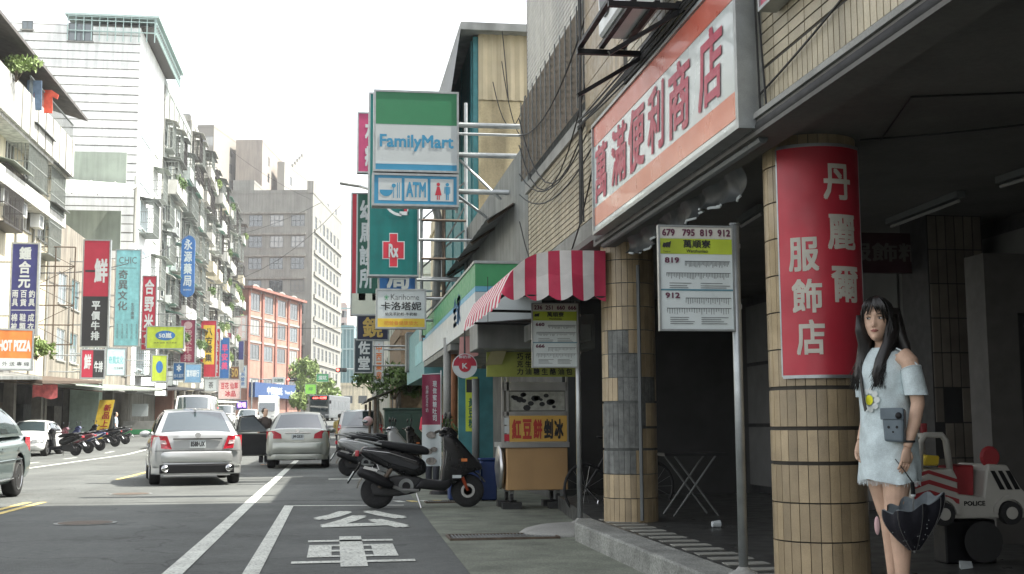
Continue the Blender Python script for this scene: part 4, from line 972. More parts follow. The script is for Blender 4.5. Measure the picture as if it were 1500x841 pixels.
def pipe(label, px, y0, y1, Y, r_, m): 
    a, b = P(px,y1,Y=Y), P(px,y0,Y=Y); g = MB(); g.cyl((0,0,0),(0,0,b.z-a.z), r_, n=10); o = g.build('drain_pipe', m, None, smooth=True, loc=(a.x,Y,a.z)); tag(o, label, 'pipe')
pipe('grey drain pipe standing right of the teal door panel', 697, 555, 692, 18.9, .06, M_greymet)
pipe('pale grey drain pipe left of the round red sign', 655, 495, 640, 21.5, .07, M_concl)
pipe('orange brown post left of the teal door panel', 664, 490, 660, 22.2, .08, mat('orange_brown_paint', (.30,.13,.06), .6, var=.15))
q = P(681, 536, Y=18.2)
t = thing('round_sign', 'round red and white sign hanging beside the convenience store', 'sign', (q.x, 18.2, q.z), 0)
R_ = P(699,536,Y=18.2).x-q.x
MB().lathe([(R_,0),(R_,.05)], 28, (0,0,0), 'y').build('panel', M_signw, t)
g = MB(); g.add([(R_*.94*math.cos(math.pi*k/14), -.004, R_*.94*math.sin(math.pi*k/14)) for k in range(15)], [tuple(range(15))]); g.build('red_half', M_redd, t, fix=False)
MB().lathe([(R_*.5,-.006),(R_*.5,-.001)], 20, (0,0,0), 'y').build('red_centre', M_red, t); g = MB(); put_text(g, 'K', -R_*.22, R_*.22, -R_*.22, R_*.22, -.009, .02); put_text(g, '鮮奶茶', -R_*.5, R_*.5, R_*.6, R_*.85, -.009, .01); g.build('lettering', M_signw, t, fix=False)
MB().tube([(0,.03,R_),(0,.03,R_+.35),(.4,.03,R_+.45)], .015, 6).build('hanger', M_dark, t)
a = P(672,530,Y=18.6); t = thing('pink_placard', 'torn pink placard above the round red sign', 'placard', (a.x, 18.6, a.z)); MB().add([(0,0,0),(.3,0,.1),(.33,0,.42),(.02,0,.38),(0,.02,0),(.3,.02,.1),(.33,.02,.42),(.02,.02,.38)], [(0,1,2,3),(7,6,5,4),(0,4,5,1),(1,5,6,2),(2,6,7,3),(3,7,4,0)]).build('panel', mat('faded_pink', (.50,.26,.24), .6, var=.12), t)
for i, (px, py, Y) in enumerate(((668,690,18.6),(690,690,18.3),(715,690,18.4))):
    q = P(px, py, Y=Y); t = thing('blue_crate', ['left blue plastic bin beside the scooter front wheel','middle blue plastic bin by the drain pipe','right blue plastic bin beside the food cart'][i], 'bin', (q.x, Y, .01))
    h = P(px, 650, Y=Y).z*[.55,.62,.7][i]
    MB().prism([(-.12,-.12),(.12,-.12),(.12,.12),(-.12,.12)], 'z', 0, h).build('body', mat('blue_plastic', (.012,.035,.13), .45, var=.1), t, bevel=.02); MB().box(-.14,.14,-.14,.14,h,h+.03).build('rim', MAT['blue_plastic'], t, bevel=.008)
q = P(658, 665, Y=20.5); tree('potted_shrub', 'scraggly potted shrub between the banner and the teal door', (q.x, 20.5, 0), 1.35, (.34,.3,.42), 300, .055, M_leaf, None, False, 5, 77)
# green cabinet, feather banner
a, b = P(563,672,Y=36), P(613,600,Y=36)
t = thing('electrical_cabinet', 'dark green electrical cabinet behind the parked scooters', 'cabinet', ((a.x+b.x)/2+.3, 36, 0)); hw = (b.x-a.x)/2+.3
M_dg = mat('dark_green_paint', (.025,.06,.045), .5, var=.12, vs=3, streak=.2)
MB().box(-hw,hw,0,.7,0,b.z).build('case', M_dg, t, bevel=.02); MB().box(-hw-.04,hw+.04,-.04,.74,b.z,b.z+.05).build('lid', M_dg, t); MB().box(-hw+.12,-.02,-.025,0,.15,b.z-.12).build('door', M_dg, t, bevel=.01); MB().box(.02,hw-.12,-.025,0,.15,b.z-.12).build('door', M_dg, t, bevel=.01); MB().box(-.07,-.04,-.05,-.025,.8,.95).build('handle', M_steel, t)
FYb = 20.2
a, b = P(618,683,Y=FYb), P(645,547,Y=FYb); w = b.x-a.x
t = thing('banner_flag', 'maroon and white vertical banner flag standing behind the black scooter', 'banner', (b.x, FYb, 0))
z0, z1 = a.z, b.z; zm_ = P(630,622,Y=FYb).z
def cloth(za, zb, y=0):
    rows = []
    for i in range(9): z = za+(zb-za)*i/8; rows.append([(-w+w*k/6, y+.012*math.sin(k*1.1+z*3), z) for k in range(7)])
    return MB().grid(rows)
cloth(zm_, z1-.02).build('maroon_cloth', M_maroon, t, smooth=True, fix=False); cloth(z0, zm_-.003).build('white_cloth', M_signw, t, smooth=True, fix=False)
g = MB(); put_vtext(g, '現做蜜糖吐司', -w*.42, -w*.2, zm_+.05, z1-.12, -.02, .02); put_vtext(g, '招牌紅豆牛奶', -w*.8, -w*.66, zm_+.2, z1-.2, -.02, .0); g.build('lettering', M_signw, t, fix=False)
g = MB()
for (u, v, r_) in ((.5,.75,.28),(.35,.4,.2),(.65,.35,.24),(.5,.12,.3)): g.add([(-w*u+w*r_*math.cos(k*.6), -.018, z0+(zm_-z0)*v+w*r_*.7*math.sin(k*.6)) for k in range(10)], [tuple(range(10))])
g.build('printed_picture', mat('brown_grey_print', (.2,.18,.16), .7, var=.5, vs=25), t, fix=False)
MB().cyl((.015,.02,0),(.015,.02,z1+.05),.012,n=8).build('pole', M_signw, t); MB().cyl((.015,.02,z1),(-w,.02,z1-.02),.008,n=6).build('arm', M_signw, t); MB().lathe([(.2,0),(.18,.06),(.03,.08)], 14, (.015,.02,0)).build('base', M_blk, t)
# ================================================================== LEFT SIDE OF THE STREET
XL = -14.0
def yl(px, py=400, X=XL): return P(px, py, X=X).y
def left_shop(t, L, colour=None, fz=3.6, cols=True, seed=0):
    """ground floor of a left-hand building: dark recess, pillars, shop fittings (local frame of the building, upper wall starts at z=fz)"""
    rn = random.Random(seed)
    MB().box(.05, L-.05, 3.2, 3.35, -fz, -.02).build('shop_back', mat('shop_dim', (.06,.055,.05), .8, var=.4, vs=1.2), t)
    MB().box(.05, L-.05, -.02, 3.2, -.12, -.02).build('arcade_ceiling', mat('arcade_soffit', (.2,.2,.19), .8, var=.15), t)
    n = max(2, int(L/5)+1)
    for i in range(n):
        x = .25+(L-.5)*i/(n-1); MB().box(x-.22, x+.22, 0, .45, -fz, -.12).build('pillar', mat('pillar_plaster', (.20,.19,.165), .8, var=.15, streak=.2), t)
    for i in range(n-1):
        x0 = .6+(L-.5)*i/(n-1); x1 = .25+(L-.5)*(i+1)/(n-1)-.4
        c = rn.choice([(.10,.06,.035),(.06,.065,.06),(.13,.12,.10),(.045,.05,.05),(.16,.07,.05)])
        MB().box(x0, x0+(x1-x0)*rn.uniform(.3,.6), 2.2+rn.random()*.6, 3.1, -fz, -fz+2.4).build('shop_front', mat('shopfront_%d' % int(c[0]*1000), c, .6, var=.3, vs=3), t)
def canopy(label, px0, px1, py, d0=-14.0, d1=-12.0, m=None, th=.12, drop=.25):
    y0, y1 = yl(px0, py, d1), yl(px1, py, d1); z = P(px0, py, X=d1).z; z1 = P(px1, py, X=d1).z
    t = thing('shop_canopy', label, 'canopy', (d0, y0, z))
    g = MB(); q = z1-z
    w = d1-d0
    g.add([(0,0,drop),(w,0,0),(w,y1-y0,q),(0,y1-y0,q+drop),(0,0,drop+th),(w,0,th),(w,y1-y0,q+th),(0,y1-y0,q+drop+th)], [(3,2,1,0),(4,5,6,7),(0,1,5,4),(1,2,6,5),(2,3,7,6),(3,0,4,7)])
    g.build('roof_sheet', m or M_greymet, t)
    g = MB()
    for f in (0, .5, 1): g.tube([(0,(y1-y0)*f,q*f+drop-.05),(w,(y1-y0)*f,q*f-.05)], .03, 5)
    g.build('rafters', M_rust, t)
    return t
# --- cream balcony house at the left edge
Y0, Y1 = 36.0, yl(76, 260)
zf = lambda py, px=50: P(px, py, X=XL).z
H1 = zf(120)
LB1 = thing('balcony_house', 'cream balcony house with dark eaves and laundry at the left edge', 'building', (XL, Y0, 0), math.pi/2)
L1 = Y1-Y0
zz = 3.6
hol = []; wn = []
for zc_, hh in ((zf(345), 1.5), (zf(270), 1.9)):
    for i in range(6): x = L1-1.6-3.1*i; hol.append((x-.8, x+.8, zc_, zc_+hh)); wn.append((x, zc_, 1.6, hh))
m = holed(MB(), L1, zf(232)-zz, hol, .14, 0, zz); m.box(0, L1, .16, 9, zz, zf(232)); m.build('wall', M_cream, LB1, fix=False)
for x, z, w, h in wn: window(LB1, (x, 0, z), 0, w, h, 3, M_framew, M_glass, M_concl)
# white balcony band and recessed top floor
MB().box(0, L1+.1, -1.0, -.85, zf(235), zf(178)).build('balcony_parapet', M_offw, LB1); MB().box(0, L1, -.85, 9, zf(240), zf(233)).build('balcony_floor', M_offw, LB1); MB().box(L1-.1, L1+.08, -.85, 0, zf(238), zf(180)).build('balcony_end', M_offw, LB1)
MB().box(0, L1, .6, 9, zf(232), H1+1.5).build('top_wall', mat('grey_cream_wall', (.36,.34,.29), .85, var=.15, streak=.3), LB1)
MB().box(0, L1+.08, -.72, -.02, zf(318), zf(296)).build('white_band', M_offw, LB1)
ez = P(85, 140, X=-12.9).z
g = MB(); g.add([(0,-1.5,ez),(L1+.6,-1.5,ez),(L1+.6,4,ez+1.6),(0,4,ez+1.6),(0,-1.5,ez+.14),(L1+.6,-1.5,ez+.14),(L1+.6,4,ez+1.74),(0,4,ez+1.74)], [(3,2,1,0),(4,5,6,7),(0,1,5,4),(1,2,6,5),(2,3,7,6),(3,0,4,7)]); g.build('eaves', mat('dark_eaves', (.09,.085,.08), .8, var=.3, vs=2), LB1)
g = MB(); zr = zf(150)
for i in range(40): g.box(L1-9+.22*i, L1-9+.22*i+.02, -1.0, -.98, zf(178), zf(178)+.75)
g.box(L1-9, L1-.3, -1.02, -.96, zf(178)+.72, zf(178)+.78); g.build('balcony_railing', M_cage, LB1)
cage(LB1, L1-1.9, zf(303), 3.0, zf(225)-zf(303)-.5, .75, M_cage, M_frame); cage(LB1, L1-6.2, zf(290), 3.4, 2.4, .8, M_cage, M_frame)
for i in range(3):
    o = MB().box(L1-4.3-3.1*i, L1-3.5-3.1*i, -.5, -.08, zf(338), zf(338)+.62).build('air_conditioner', M_white, LB1); MB().box(L1-4.2-3.1*i, L1-3.7-3.1*i, -.515, -.5, zf(338)+.07, zf(338)+.55).build('fan_grille', M_frame, o)
for i in range(5): MB().cyl((L1-.35-3.1*i,-.07,zz),(L1-.35-3.1*i,-.07,zf(300)),.06,n=8).build('drain_pipe', M_concl, LB1)
cage(LB1, L1-9.6, zf(365), 3.0, 2.4, .7, M_caged, M_ggrn); cage(LB1, L1-2.0, zf(372), 2.6, 2.3, .7, M_cage, M_greymet)
for i in range(8): MB().box(L1-.4-1.4*i, L1-.32-1.4*i, -1.03, -1.002, zf(235), zf(178)).build('panel_joint', M_greyw, LB1)
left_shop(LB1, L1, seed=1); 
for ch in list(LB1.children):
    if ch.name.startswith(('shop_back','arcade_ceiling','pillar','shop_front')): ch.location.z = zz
# laundry and balcony plant
q = P(67, 148, X=-12.95); t = thing('red_shirt', 'red shirt hanging to dry under the eaves of the balcony house', 'shirt', tuple(q))
MB().prism([(-.3,-.55),(.3,-.55),(.28,.2),(.5,.1),(.55,.3),(.25,.5),(-.25,.5),(-.55,.3),(-.5,.1),(-.28,.2)], 'y', -.05, .05).build('cloth', mat('orange_red_cloth', (.6,.09,.05), .8, var=.15), t)
q = P(50, 138, X=-12.95); t = thing('blue_jeans', 'blue jeans hanging to dry beside the red shirt', 'trousers', tuple(q))
MB().prism([(-.3,.6),(.3,.6),(.34,-.7),(.08,-.7),(0,.2),(-.08,-.7),(-.34,-.7)], 'y', -.04, .04).build('cloth', mat('denim_dark', (.10,.15,.22), .85, var=.2), t)
q = P(24, 108, X=-12.9); tree('balcony_plant', 'yellow green potted bush on the top balcony of the cream house', (q.x, q.y, q.z-1.0), 1.9, (.9,.9,.7), 500, .12, M_leafl, None, False, 5, 5)
q = P(52, 515, X=-12.6); tree('canopy_plant', 'yellow green palm like plant behind the orange pizza sign', (q.x, q.y, q.z-.8), 1.6, (.8,.8,.75), 420, .14, M_leafl, None, False, 6, 6)
# --- low building between, pale green panels under a steel canopy
Y2, Y3 = Y1+.3, yl(199, 300)
LB2a = thing('pale_panel_building', 'low building with pale green panel wall and glass canopies between the cream and white houses', 'building', (XL, Y2, 0), math.pi/2)
L2 = Y3-Y2-.3; za = P(85, 318, Y=Y2+1).z
hol = [(2+3.2*i, 4+3.2*i, 4.6+2.9*j, 6.2+2.9*j) for i in range(int(L2/3.3)) for j in range(2) if 6.2+2.9*j < za-.2]
m = holed(MB(), L2, za-zz, hol, .14, 0, zz); m.box(0, L2, .16, 8, zz, za+.1); m.build('wall', mat('tan_grey_plaster', (.27,.245,.20), .85, var=.2, vs=1, streak=.4), LB2a, fix=False)
for a, b, c, d in hol: window(LB2a, ((a+b)/2, 0, c), 0, b-a, d-c, 2, M_framew, M_glassl, M_concl)
Yp = Y3-6
MB().box(L2-5.8, L2-5.6, -.05, 12, P(100,365,Y=Yp).z-.0, P(100,308,Y=Yp).z).build('green_panel', M_ggrn, LB2a); MB().box(L2-5.8, L2-5.6, -.3, 12, P(100,290,Y=Yp).z+.6, P(100,222,Y=Yp).z).build('upper_panel', M_ggrn, LB2a)
zc1, zc0 = P(150,258,Y=Yp).z, P(150,300,Y=Yp).z
g = MB(); g.add([(L2-6.2,10,zc1),(L2-6.2,-1.2,zc1-.6),(L2-12,-1.2,zc0-.6),(L2-12,10,zc0)], [(0,1,2,3)]); g.build('canopy_sheet', mat('translucent_panel', (.5,.56,.5), .4, var=.08), LB2a, fix=False)
g = MB()
for i in range(8): y = -1.2+1.5*i; g.tube([(L2-6.2,y,zc1-.55+.05*i),(L2-12,y,zc0-.55+.05*i)], .06, 5)
for y in (-1.0, 4.5): g.tube([(L2-6,y,zc0-2.5),(L2-6,y,zc1)], .12, 6)
g.build('canopy_frame', M_offw, LB2a)
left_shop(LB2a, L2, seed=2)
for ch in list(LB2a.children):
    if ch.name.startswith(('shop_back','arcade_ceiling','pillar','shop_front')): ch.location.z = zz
# scaffold behind the red black sign
q = P(75, 500, X=-12.6); t = thing('sign_scaffold', 'rusty scaffold frame beside the red and black steak sign', 'scaffold', (-13.2, q.y+3, P(90,505,X=-12.8).z))
hS = P(95,362,X=-12.8).z-t.location.z
for x in (-.9, 0, .9): MB().cyl((x,0,0),(x,0,hS),.035,n=6).build('post', M_rust, t)
for k in range(6): MB().cyl((-.9,0,hS*k/5),(.9,0,hS*k/5),.03,n=6).build('rail', M_rust, t)
g = MB()
for k in range(5): g.tube([(-.9,0,hS*k/5),(.9,0,hS*(k+1)/5)] if k%2 else [(.9,0,hS*k/5),(-.9,0,hS*(k+1)/5)], .015, 5)
g.build('brace', M_rust, t)
# --- white siding building
Y4 = yl(236, 300)
HW = P(150, 38, Y=Y3).z
LBW = thing('white_siding_building', 'tall white building clad in horizontal siding panels on the left', 'building', (XL, Y3, 0), math.pi/2)
LW, DW = Y4-Y3, 30.0
def ew(px, py):   # end-wall coords at distance Y3
    q = P(px, py, Y=Y3); return XL-q.x, q.z
holes = []
for x0, x1, y0, y1 in ((100,137,35,60),(32,49,31,43),(0,11,28,44)):
    a, zt_ = ew(x1, y0); b, zb2 = ew(x0, y1); holes.append((a, b, zb2, zt_))
m = MB(); m.box(0, LW, 0.02, DW, 0, HW); m.build('wall', M_greyw, LBW); MB().box(.02, LW-.02, -.004, .018, zz, HW-.05).build('street_wall', M_side, LBW)
row = .62
nr = int((HW-zz)/row)
for j in range(nr):
    z0, z1 = zz+j*row, zz+(j+1)*row-.075
    segs = [(0.0, DW)]
    for a, b, c, d in holes:
        if z1 > c and z0 < d: segs = [s2 for s1 in segs for s2 in ((s1[0], min(s1[1], a)), (max(s1[0], b), s1[1])) if s2[1]-s2[0] > .05]
    for a, b in segs: MB().box(-.07+.012*(j%2), -.002, a, b, z0, z1).build('siding_panel', M_side, LBW)
for a, b, c, d in holes: window(LBW, (-.08, (a+b)/2, c), -math.pi/2, b-a, d-c, 2, M_frame, M_glassl, M_concl)
for j in range(1, 7):
    z = zz+3.4*j-1.8
    if z+1.6 > HW: break
    window(LBW, (LW*.72, -.02, z), 0, 1.5, 1.7, 2, M_frame, M_glass, M_concl)
    MB().box(1.0, LW*.5, -.08, 0, z-.2, z+1.9).build('facade_panel', mat('pale_blue_tile', (.50,.58,.60), .5, var=.08, streak=.15), LBW)
    if j in (2, 3, 5): cage(LBW, LW*.72, z-.2, 2.4, 2.2, .8, M_cage, M_ggrn)
    if j in (1, 4): cage(LBW, LW*.25, z-.4, 3.0, 2.3, 1.0, M_cage, M_greymet); window(LBW, (LW*.25, -.09, z), 0, 1.4, 1.6, 2, M_frame, M_glass, M_concl)
g = MB(); zp = P(205, 63, X=XL).z
pz0, pz1 = P(172, 62, Y=Y3).z, P(172, 28, Y=Y3).z
t2 = MB().box(-.3, LW+2, -1.3, 5.2, pz1+.1, pz1+.25).build('penthouse_roof', mat('turquoise_sheet', (.38,.48,.46), .5, var=.1), LBW)
g = MB()
for i in range(26): x = -.2+(LW+1.6)*i/25; g.box(x-.03, x+.03, -1.1, -1.04, HW-.6, pz1+.1)
for i in range(12): y = -1.0+6*i/11; g.box(-.25, -.19, y-.03, y+.03, pz0, pz1+.1)
for z in (HW-.5, (HW+pz1)/2, pz1): g.box(-.2, LW+1.6, -1.12, -1.02, z, z+.06); g.box(-.27,-.17,-1.0,5,z,z+.06)
g.build('penthouse_cage', mat('pale_teal_iron', (.34,.45,.43), .5, var=.1), LBW); MB().box(0, LW+1, -1.1, 3, HW+.02, HW+.1).build('penthouse_floor', M_caged, LBW)
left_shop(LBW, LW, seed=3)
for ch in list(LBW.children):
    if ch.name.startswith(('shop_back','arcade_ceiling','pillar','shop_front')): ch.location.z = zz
# --- row of cluttered apartment blocks
def clutter(name, label, Ya, Yb, H, wm, seed, ncol, cagem):
    rn = random.Random(seed); L = Yb-Ya; zg = gz((Ya+Yb)/2); fl = int((H-3.6)/3.1)
    fw = []
    for i in range(ncol):
        for j in range(fl): fw.append(((i+.5)*L/ncol, .9+3.1*j, min(1.9, L/ncol*.55), 1.5))
    t = block(name, label, (XL, Ya, zg+3.6), math.pi/2, L, 14, H-3.6, wm, fw, [(2+3*i, 1+3.25*j, 1.3, 1.4) for i in range(2) for j in range(1, fl)], wargs=dict(cols=2, fm=M_frame, gm=M_glass, sill=M_concl))
    for i in range(ncol):
        for j in range(fl):
            x = (i+.5)*L/ncol; z = .9+3.1*j; w = L/ncol*rn.uniform(.62,.9); k = rn.random()
            if k < .46: cage(t, x, z-.35, w, 2.2, rn.uniform(.6,.95), rn.choice([cagem, M_cage, M_caged, M_cage]), rn.choice([M_ggrn, M_greymet, M_offw, mat('green_awning', (.12,.26,.2), .6, var=.15)]), step=.2)
            elif k < .80:
                d = rn.uniform(.9,1.4); bm_ = rn.choice([M_offw, M_offw, M_cream, M_side, wm])
                g = MB(); g.box(x-w/2-.3, x+w/2+.3, -d, -d+.12, z-1.0, z+.05); g.box(x-w/2-.3, x+w/2+.3, -d+.12, 0, z-1.1, z-.98); g.box(x-w/2-.3, x-w/2-.18, -d+.12, 0, z-.98, z+.05); g.box(x+w/2+.18, x+w/2+.3, -d+.12, 0, z-.98, z+.05); g.build('balcony', bm_, t)
                if rn.random() < .5: cage(t, x, z+.08, w+.4, 1.5, d, rn.choice([cagem, M_caged]), rn.choice([None, M_greymet]), floor=False, step=.22)
                if rn.random() < .45:
                    g = MB(); r2 = random.Random(seed*100+i*10+j)
                    for _ in range(4): leaves(g, (x+r2.uniform(-w/2,w/2), -d-.1, z+.2), (.5,.35,.45), 70, .13, r2)
                    o = g.build('balcony_greenery', M_leaf if rn.random() < .6 else M_leafl, t, fix=False); o['kind'] = 'stuff'
            elif k < .93:
                MB().add([(x-w/2,0,z+2.0),(x+w/2,0,z+2.0),(x+w/2,-1.0,z+1.55),(x-w/2,-1.0,z+1.55),(x-w/2,0,z+2.05),(x+w/2,0,z+2.05),(x+w/2,-1.0,z+1.6),(x-w/2,-1.0,z+1.6)], [(3,2,1,0),(4,5,6,7),(0,1,5,4),(1,2,6,5),(2,3,7,6),(3,0,4,7)]).build('window_awning', rn.choice([M_ggrn, M_offw, M_greymet]), t)
            if rn.random() < .5:
                g = MB(); g.box(x+w/2+.05, x+w/2+.85, -.55, -.1, z-.4, z+.25); o = g.build('air_conditioner', M_white, t); MB().box(x+w/2+.12, x+w/2+.62, -.57, -.55, z-.32, z+.17).build('fan_grille', M_frame, o)
    for i in range(ncol+1):
        x = min(max(i*L/ncol, .12), L-.12)
        MB().box(x-.1, x+.1, -.1, -.005, 0, H-3.7).build('drain_pipe', rn.choice([M_offw, M_concl]), t)
    for i in range(2):
        x = L*rn.uniform(.2,.8); MB().box(x-2, x+2, 1, 5, H-3.4, H-3.4+2.4).build('roof_shed', rn.choice([M_ggrn, M_greymet]), t)
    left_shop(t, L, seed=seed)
    return t
ya, yb, yc, yd = Y4, yl(277, 300), yl(315, 300), yl(349, 350)
clutter('caged_apartment_block', 'apartment block hung with iron window cages right of the white building', ya+.1, yb, P(262,168,X=XL).z-gz(100), mat('pale_blue_plaster', (.40,.44,.42), .8, var=.14, streak=.4), 5, 6, M_cage)
clutter('balcony_apartment_block', 'sunlit apartment block with bulging balconies behind the blue rounded pharmacy sign', yb+.1, yc, P(300,222,X=XL).z-gz(125), mat('stained_white', (.50,.49,.44), .8, var=.15, streak=.5), 8, 7, M_cage)
clutter('planted_apartment_block', 'last apartment block of the left row with plants spilling from balconies', yc+.1, yd, P(334,292,X=XL).z-gz(155), M_offw, 13, 9, M_caged)
# --- buildings beyond the bend
A = P(361, 600, Y=185); B = P(437, 600, Y=206); d = Vector((B.x-A.x, B.y-A.y)); LB = d.length; zb = gz(185)-.3
HB = P(361, 424, Y=185).z-zb
fw = []
for i in range(4):
    for (py, hh, ww) in ((452,2.6,2.7),(487,2.3,3.1),(522,2.3,3.1),(567,1.9,2.8)):
        fw.append(((i+.5)*LB/4, P(400, py, Y=195).z-zb-hh*.4, LB/4*.66, hh))
t = block('brick_building', 'salmon brick four storey building with arched top windows at the bend', (A.x, A.y, zb), math.atan2(d.y, d.x), LB, 14, HB, M_brick, fw, [(2.2, HB-4.2, 1.8, 2.2)], base=1, roofm=M_brickd, parapet=0, wargs=dict(cols=3, fm=M_frame, gm=M_glass, sill=M_concl, bar=.12))
for i in range(5): x = i*LB/4; MB().box(x-.35, x+.35, -.25, -.005, 0, HB-.1).build('pilaster', M_brickd, t)
for i in range(4):
    x = (i+.5)*LB/4; z = P(400,452,Y=195).z-zb+1.7; r_ = LB/4*.34
    g = MB(); n = 10
    for k in range(n):
        a0, a1 = math.pi*k/n, math.pi*(k+1)/n; g.add([(x+q*math.cos(a_), -.1, z+q*.55*math.sin(a_)) for q, a_ in ((r_,a0),(r_+.4,a0),(r_+.4,a1),(r_,a1))], [(0,1,2,3)])
    g.build('window_arch', M_concl, t, fix=False)
MB().box(-.8, LB+.8, -1.0, 14.5, HB+.13, HB+.5).build('roof_eaves', M_brickd, t)
for z in (487, 522): MB().box(0, LB, -.12, -.004, P(400,z,Y=195).z-zb+1.6, P(400,z,Y=195).z-zb+1.9).build('string_course', M_concl, t)
zs_ = P(400,573,Y=190).z-zb
MB().box(.2, LB-.2, -1.2, -.26, zs_-1.0, zs_+1.2).build('bank_fascia', mat('bank_blue', (.02,.06,.17), .5, var=.08), t)
g = MB(); put_text(g, '中國信託', 5, 11.5, zs_-.5, zs_+.7, -1.21, .03); put_text(g, 'Trust Banking', 12.5, 18.5, zs_-.45, zs_+.25, -1.21, .02); g.build('fascia_lettering', M_signw, t, fix=False)
C_ = P(457, 400, Y=215); th = rad(-9); LG, DG = 24.0, 34.0; zb = gz(215)-.3
HG = P(457, 283, Y=215).z-zb
fw = []; rows_ = [P(440, py, Y=215).z-zb for py in (331, 362, 394, 427, 460, 492, 524, 556)]
for j, z in enumerate(rows_):
    for i in range(6): fw.append((LG-2.6-3.75*i, z, 2.4, 2.1))
ew_ = [(3.5+4.2*i, z, 2.2, 2.2) for z in rows_ for i in range(7)]
ox, oy = C_.x-LG*math.cos(th), C_.y-LG*math.sin(th)
t = block('grey_office_building', 'grey nine storey office building with gridded windows at the bend', (ox, oy, zb), th, LG, DG, HG, mat('grey_office_plaster', (.25,.25,.225), .85, var=.1, vs=.5, streak=.2), fw, [], ew_, base=2, wargs=dict(cols=3, rows=2, fm=M_frame, gm=M_glass, sill=M_concl, bar=.1))
for z in rows_: MB().box(-.3, LG-1.2, -.35, -.004, z+2.25, z+2.6).build('sun_ledge', M_greyw, t); MB().box(LG+.004, LG+.3, 1.5, DG-1, z-.9, z-.3).build('band', M_greyw, t)
MB().box(LG+.004, LG+.12, .0, DG, 0, HG-.1).build
MB().box(LG-1.0, LG+.1, -.2, 2.6, HG+.02, HG+2.2).build('corner_turret', M_greyw, t)
def far(name, label, px0, pxc, px1, ytop, Y, m, Dp, rows=6, th=-9, fcols=3, scols=3, wst=None):
    C0 = P(pxc, 300, Y=Y); L = (C0.x-P(px0, 300, Y=Y).x); z0 = gz(Y)-1; H = P(pxc, ytop, Y=Y).z-z0; tt = rad(th)
    sw = [(Dp*(i+.6)/(scols+.2), H-4.5-4.2*j, 2.2, 2.3) for i in range(scols) for j in range(rows)]
    f_ = [(L*(i+.5)/fcols, H-4.5-4.2*j, 1.8, 2.3) for i in range(fcols) for j in range(rows)] if fcols else []
    return block(name, label, (C0.x-L*math.cos(tt), C0.y-L*math.sin(tt), z0), tt, L, Dp, H, m, f_, [], sw, wargs=dict(cols=2, fm=M_frame, gm=M_glass)), L, H
far('beige_tower', 'beige tower block rising behind the left apartment row', 285, 311, 345, 186, 290, mat('beige_tower_plaster', (.28,.26,.225), .85, var=.08), 46, 5, -14, 2, 2)
far('pinkish_tower', 'blank pinkish grey tower block behind the grey office building', 343, 383, 410, 208, 300, M_pinkw, 40, 5, -9, 0, 3)
t, L, H = far('arched_tower', 'white tower with a stepped rounded gable behind the grey office building', 405, 416, 466, 240, 310, mat('arched_tower_plaster', (.30,.29,.26), .85, var=.08), 60, 5, -14, 0, 6)
for k in range(5): MB().box(L-.6, L+.02, 8+2.2*k, 34-2.2*k, H+.6+1.15*k, H+1.75+1.15*k).build('gable_step', MAT['arched_tower_plaster'], t)
t, L, H = far('penthouse_block', 'low grey rooftop block between the beige towers and the office building', 340, 372, 392, 268, 262, M_greyw, 12, 1, -9, 0, 1)
far('pink_far_tower', 'slim pinkish tower far away over the street end', 500, 508, 517, 446, 420, mat('far_pink', (.5,.40,.36), .85, var=.06), 20, 6, -9, 2, 2)
far('far_white_block', 'white block at the far end of the street', 512, 530, 548, 500, 380, M_offw, 20, 4, -9, 3, 2)
t, L, H = far('teal_glass_building', 'teal glazed building at the far end of the street', 488, 520, 545, 480, 300, mat('teal_curtain_wall', (.14,.26,.28), .35, var=.15, vs=.4), 20, 0, -5, 0, 0)
for j in range(6): MB().box(-.1, L+.1, -.25, -.004, 2+5*j, 2.35+5*j).build('floor_band', mat('pale_teal', (.3,.42,.43), .5, var=.05), t)
for i in range(7): MB().box(L*i/6-.12, L*i/6+.12, -.2, -.003, 0, H).build('mullion', MAT['pale_teal'], t)
block('beige_street_end', 'low beige building closing the street behind the bus', (P(430,600,Y=250).x, 258, 3), 0, 22, 10, 6.5, M_cream, [(2+3*i,2.8,1.8,1.6) for i in range(7)], base=2)
# ------------------------------------------------------------------ left signs
def lsign(name, label, px, X=-12.6, **k):
    Y = P((px[0]+px[1])/2, (px[2]+px[3])/2, X=X).y; k.setdefault('th', .25); k.setdefault('mount', XL-.1); k.setdefault('fw', .07)
    return sign(name, label, px, Y, **k)
lsign('general_store_sign', 'navy blue vertical sign with white brush characters at the left edge', (14,56,358,489), bg=M_navy, texts=[('鍾合元',.26,.74,.5,.98,M_signw,.03,True),('雨具',.04,.28,.3,.49,M_signw,.02,True),('百貨',.37,.62,.3,.49,M_signw,.02,True),('釣具',.70,.95,.3,.49,M_signw,.02,True),('棉被',.04,.28,.03,.23,M_signw,.02,True),('鞋類',.37,.62,.03,.23,M_signw,.02,True),('成衣',.70,.95,.03,.23,M_signw,.02,True)], layers=[(M_signw,.03,.97,.258,.266)])
lsign('pizza_sign', 'orange and white tilted pizza sign at the left edge', (-14,46,484,540), X=-12.2, bg=M_ora, layers=[(M_signw,0,1,0,.27)], texts=[('HOT PIZZA',.2,.97,.45,.75,M_signw,.05),('外 送 專 線',.3,.95,.07,.18,M_ink,.0)], rz=rad(14))
lsign('steak_sign', 'tall red over black vertical steak house sign with white characters', (119,161,353,507), bg=M_ink, layers=[(M_redd,0,1,.47,1)], texts=[('鮮',.42,.95,.60,.83,M_signw,.03),('平價牛排',.36,.7,.05,.43,M_signw,.03,True),('一',.05,.5,.70,.72,M_ink,.05)])
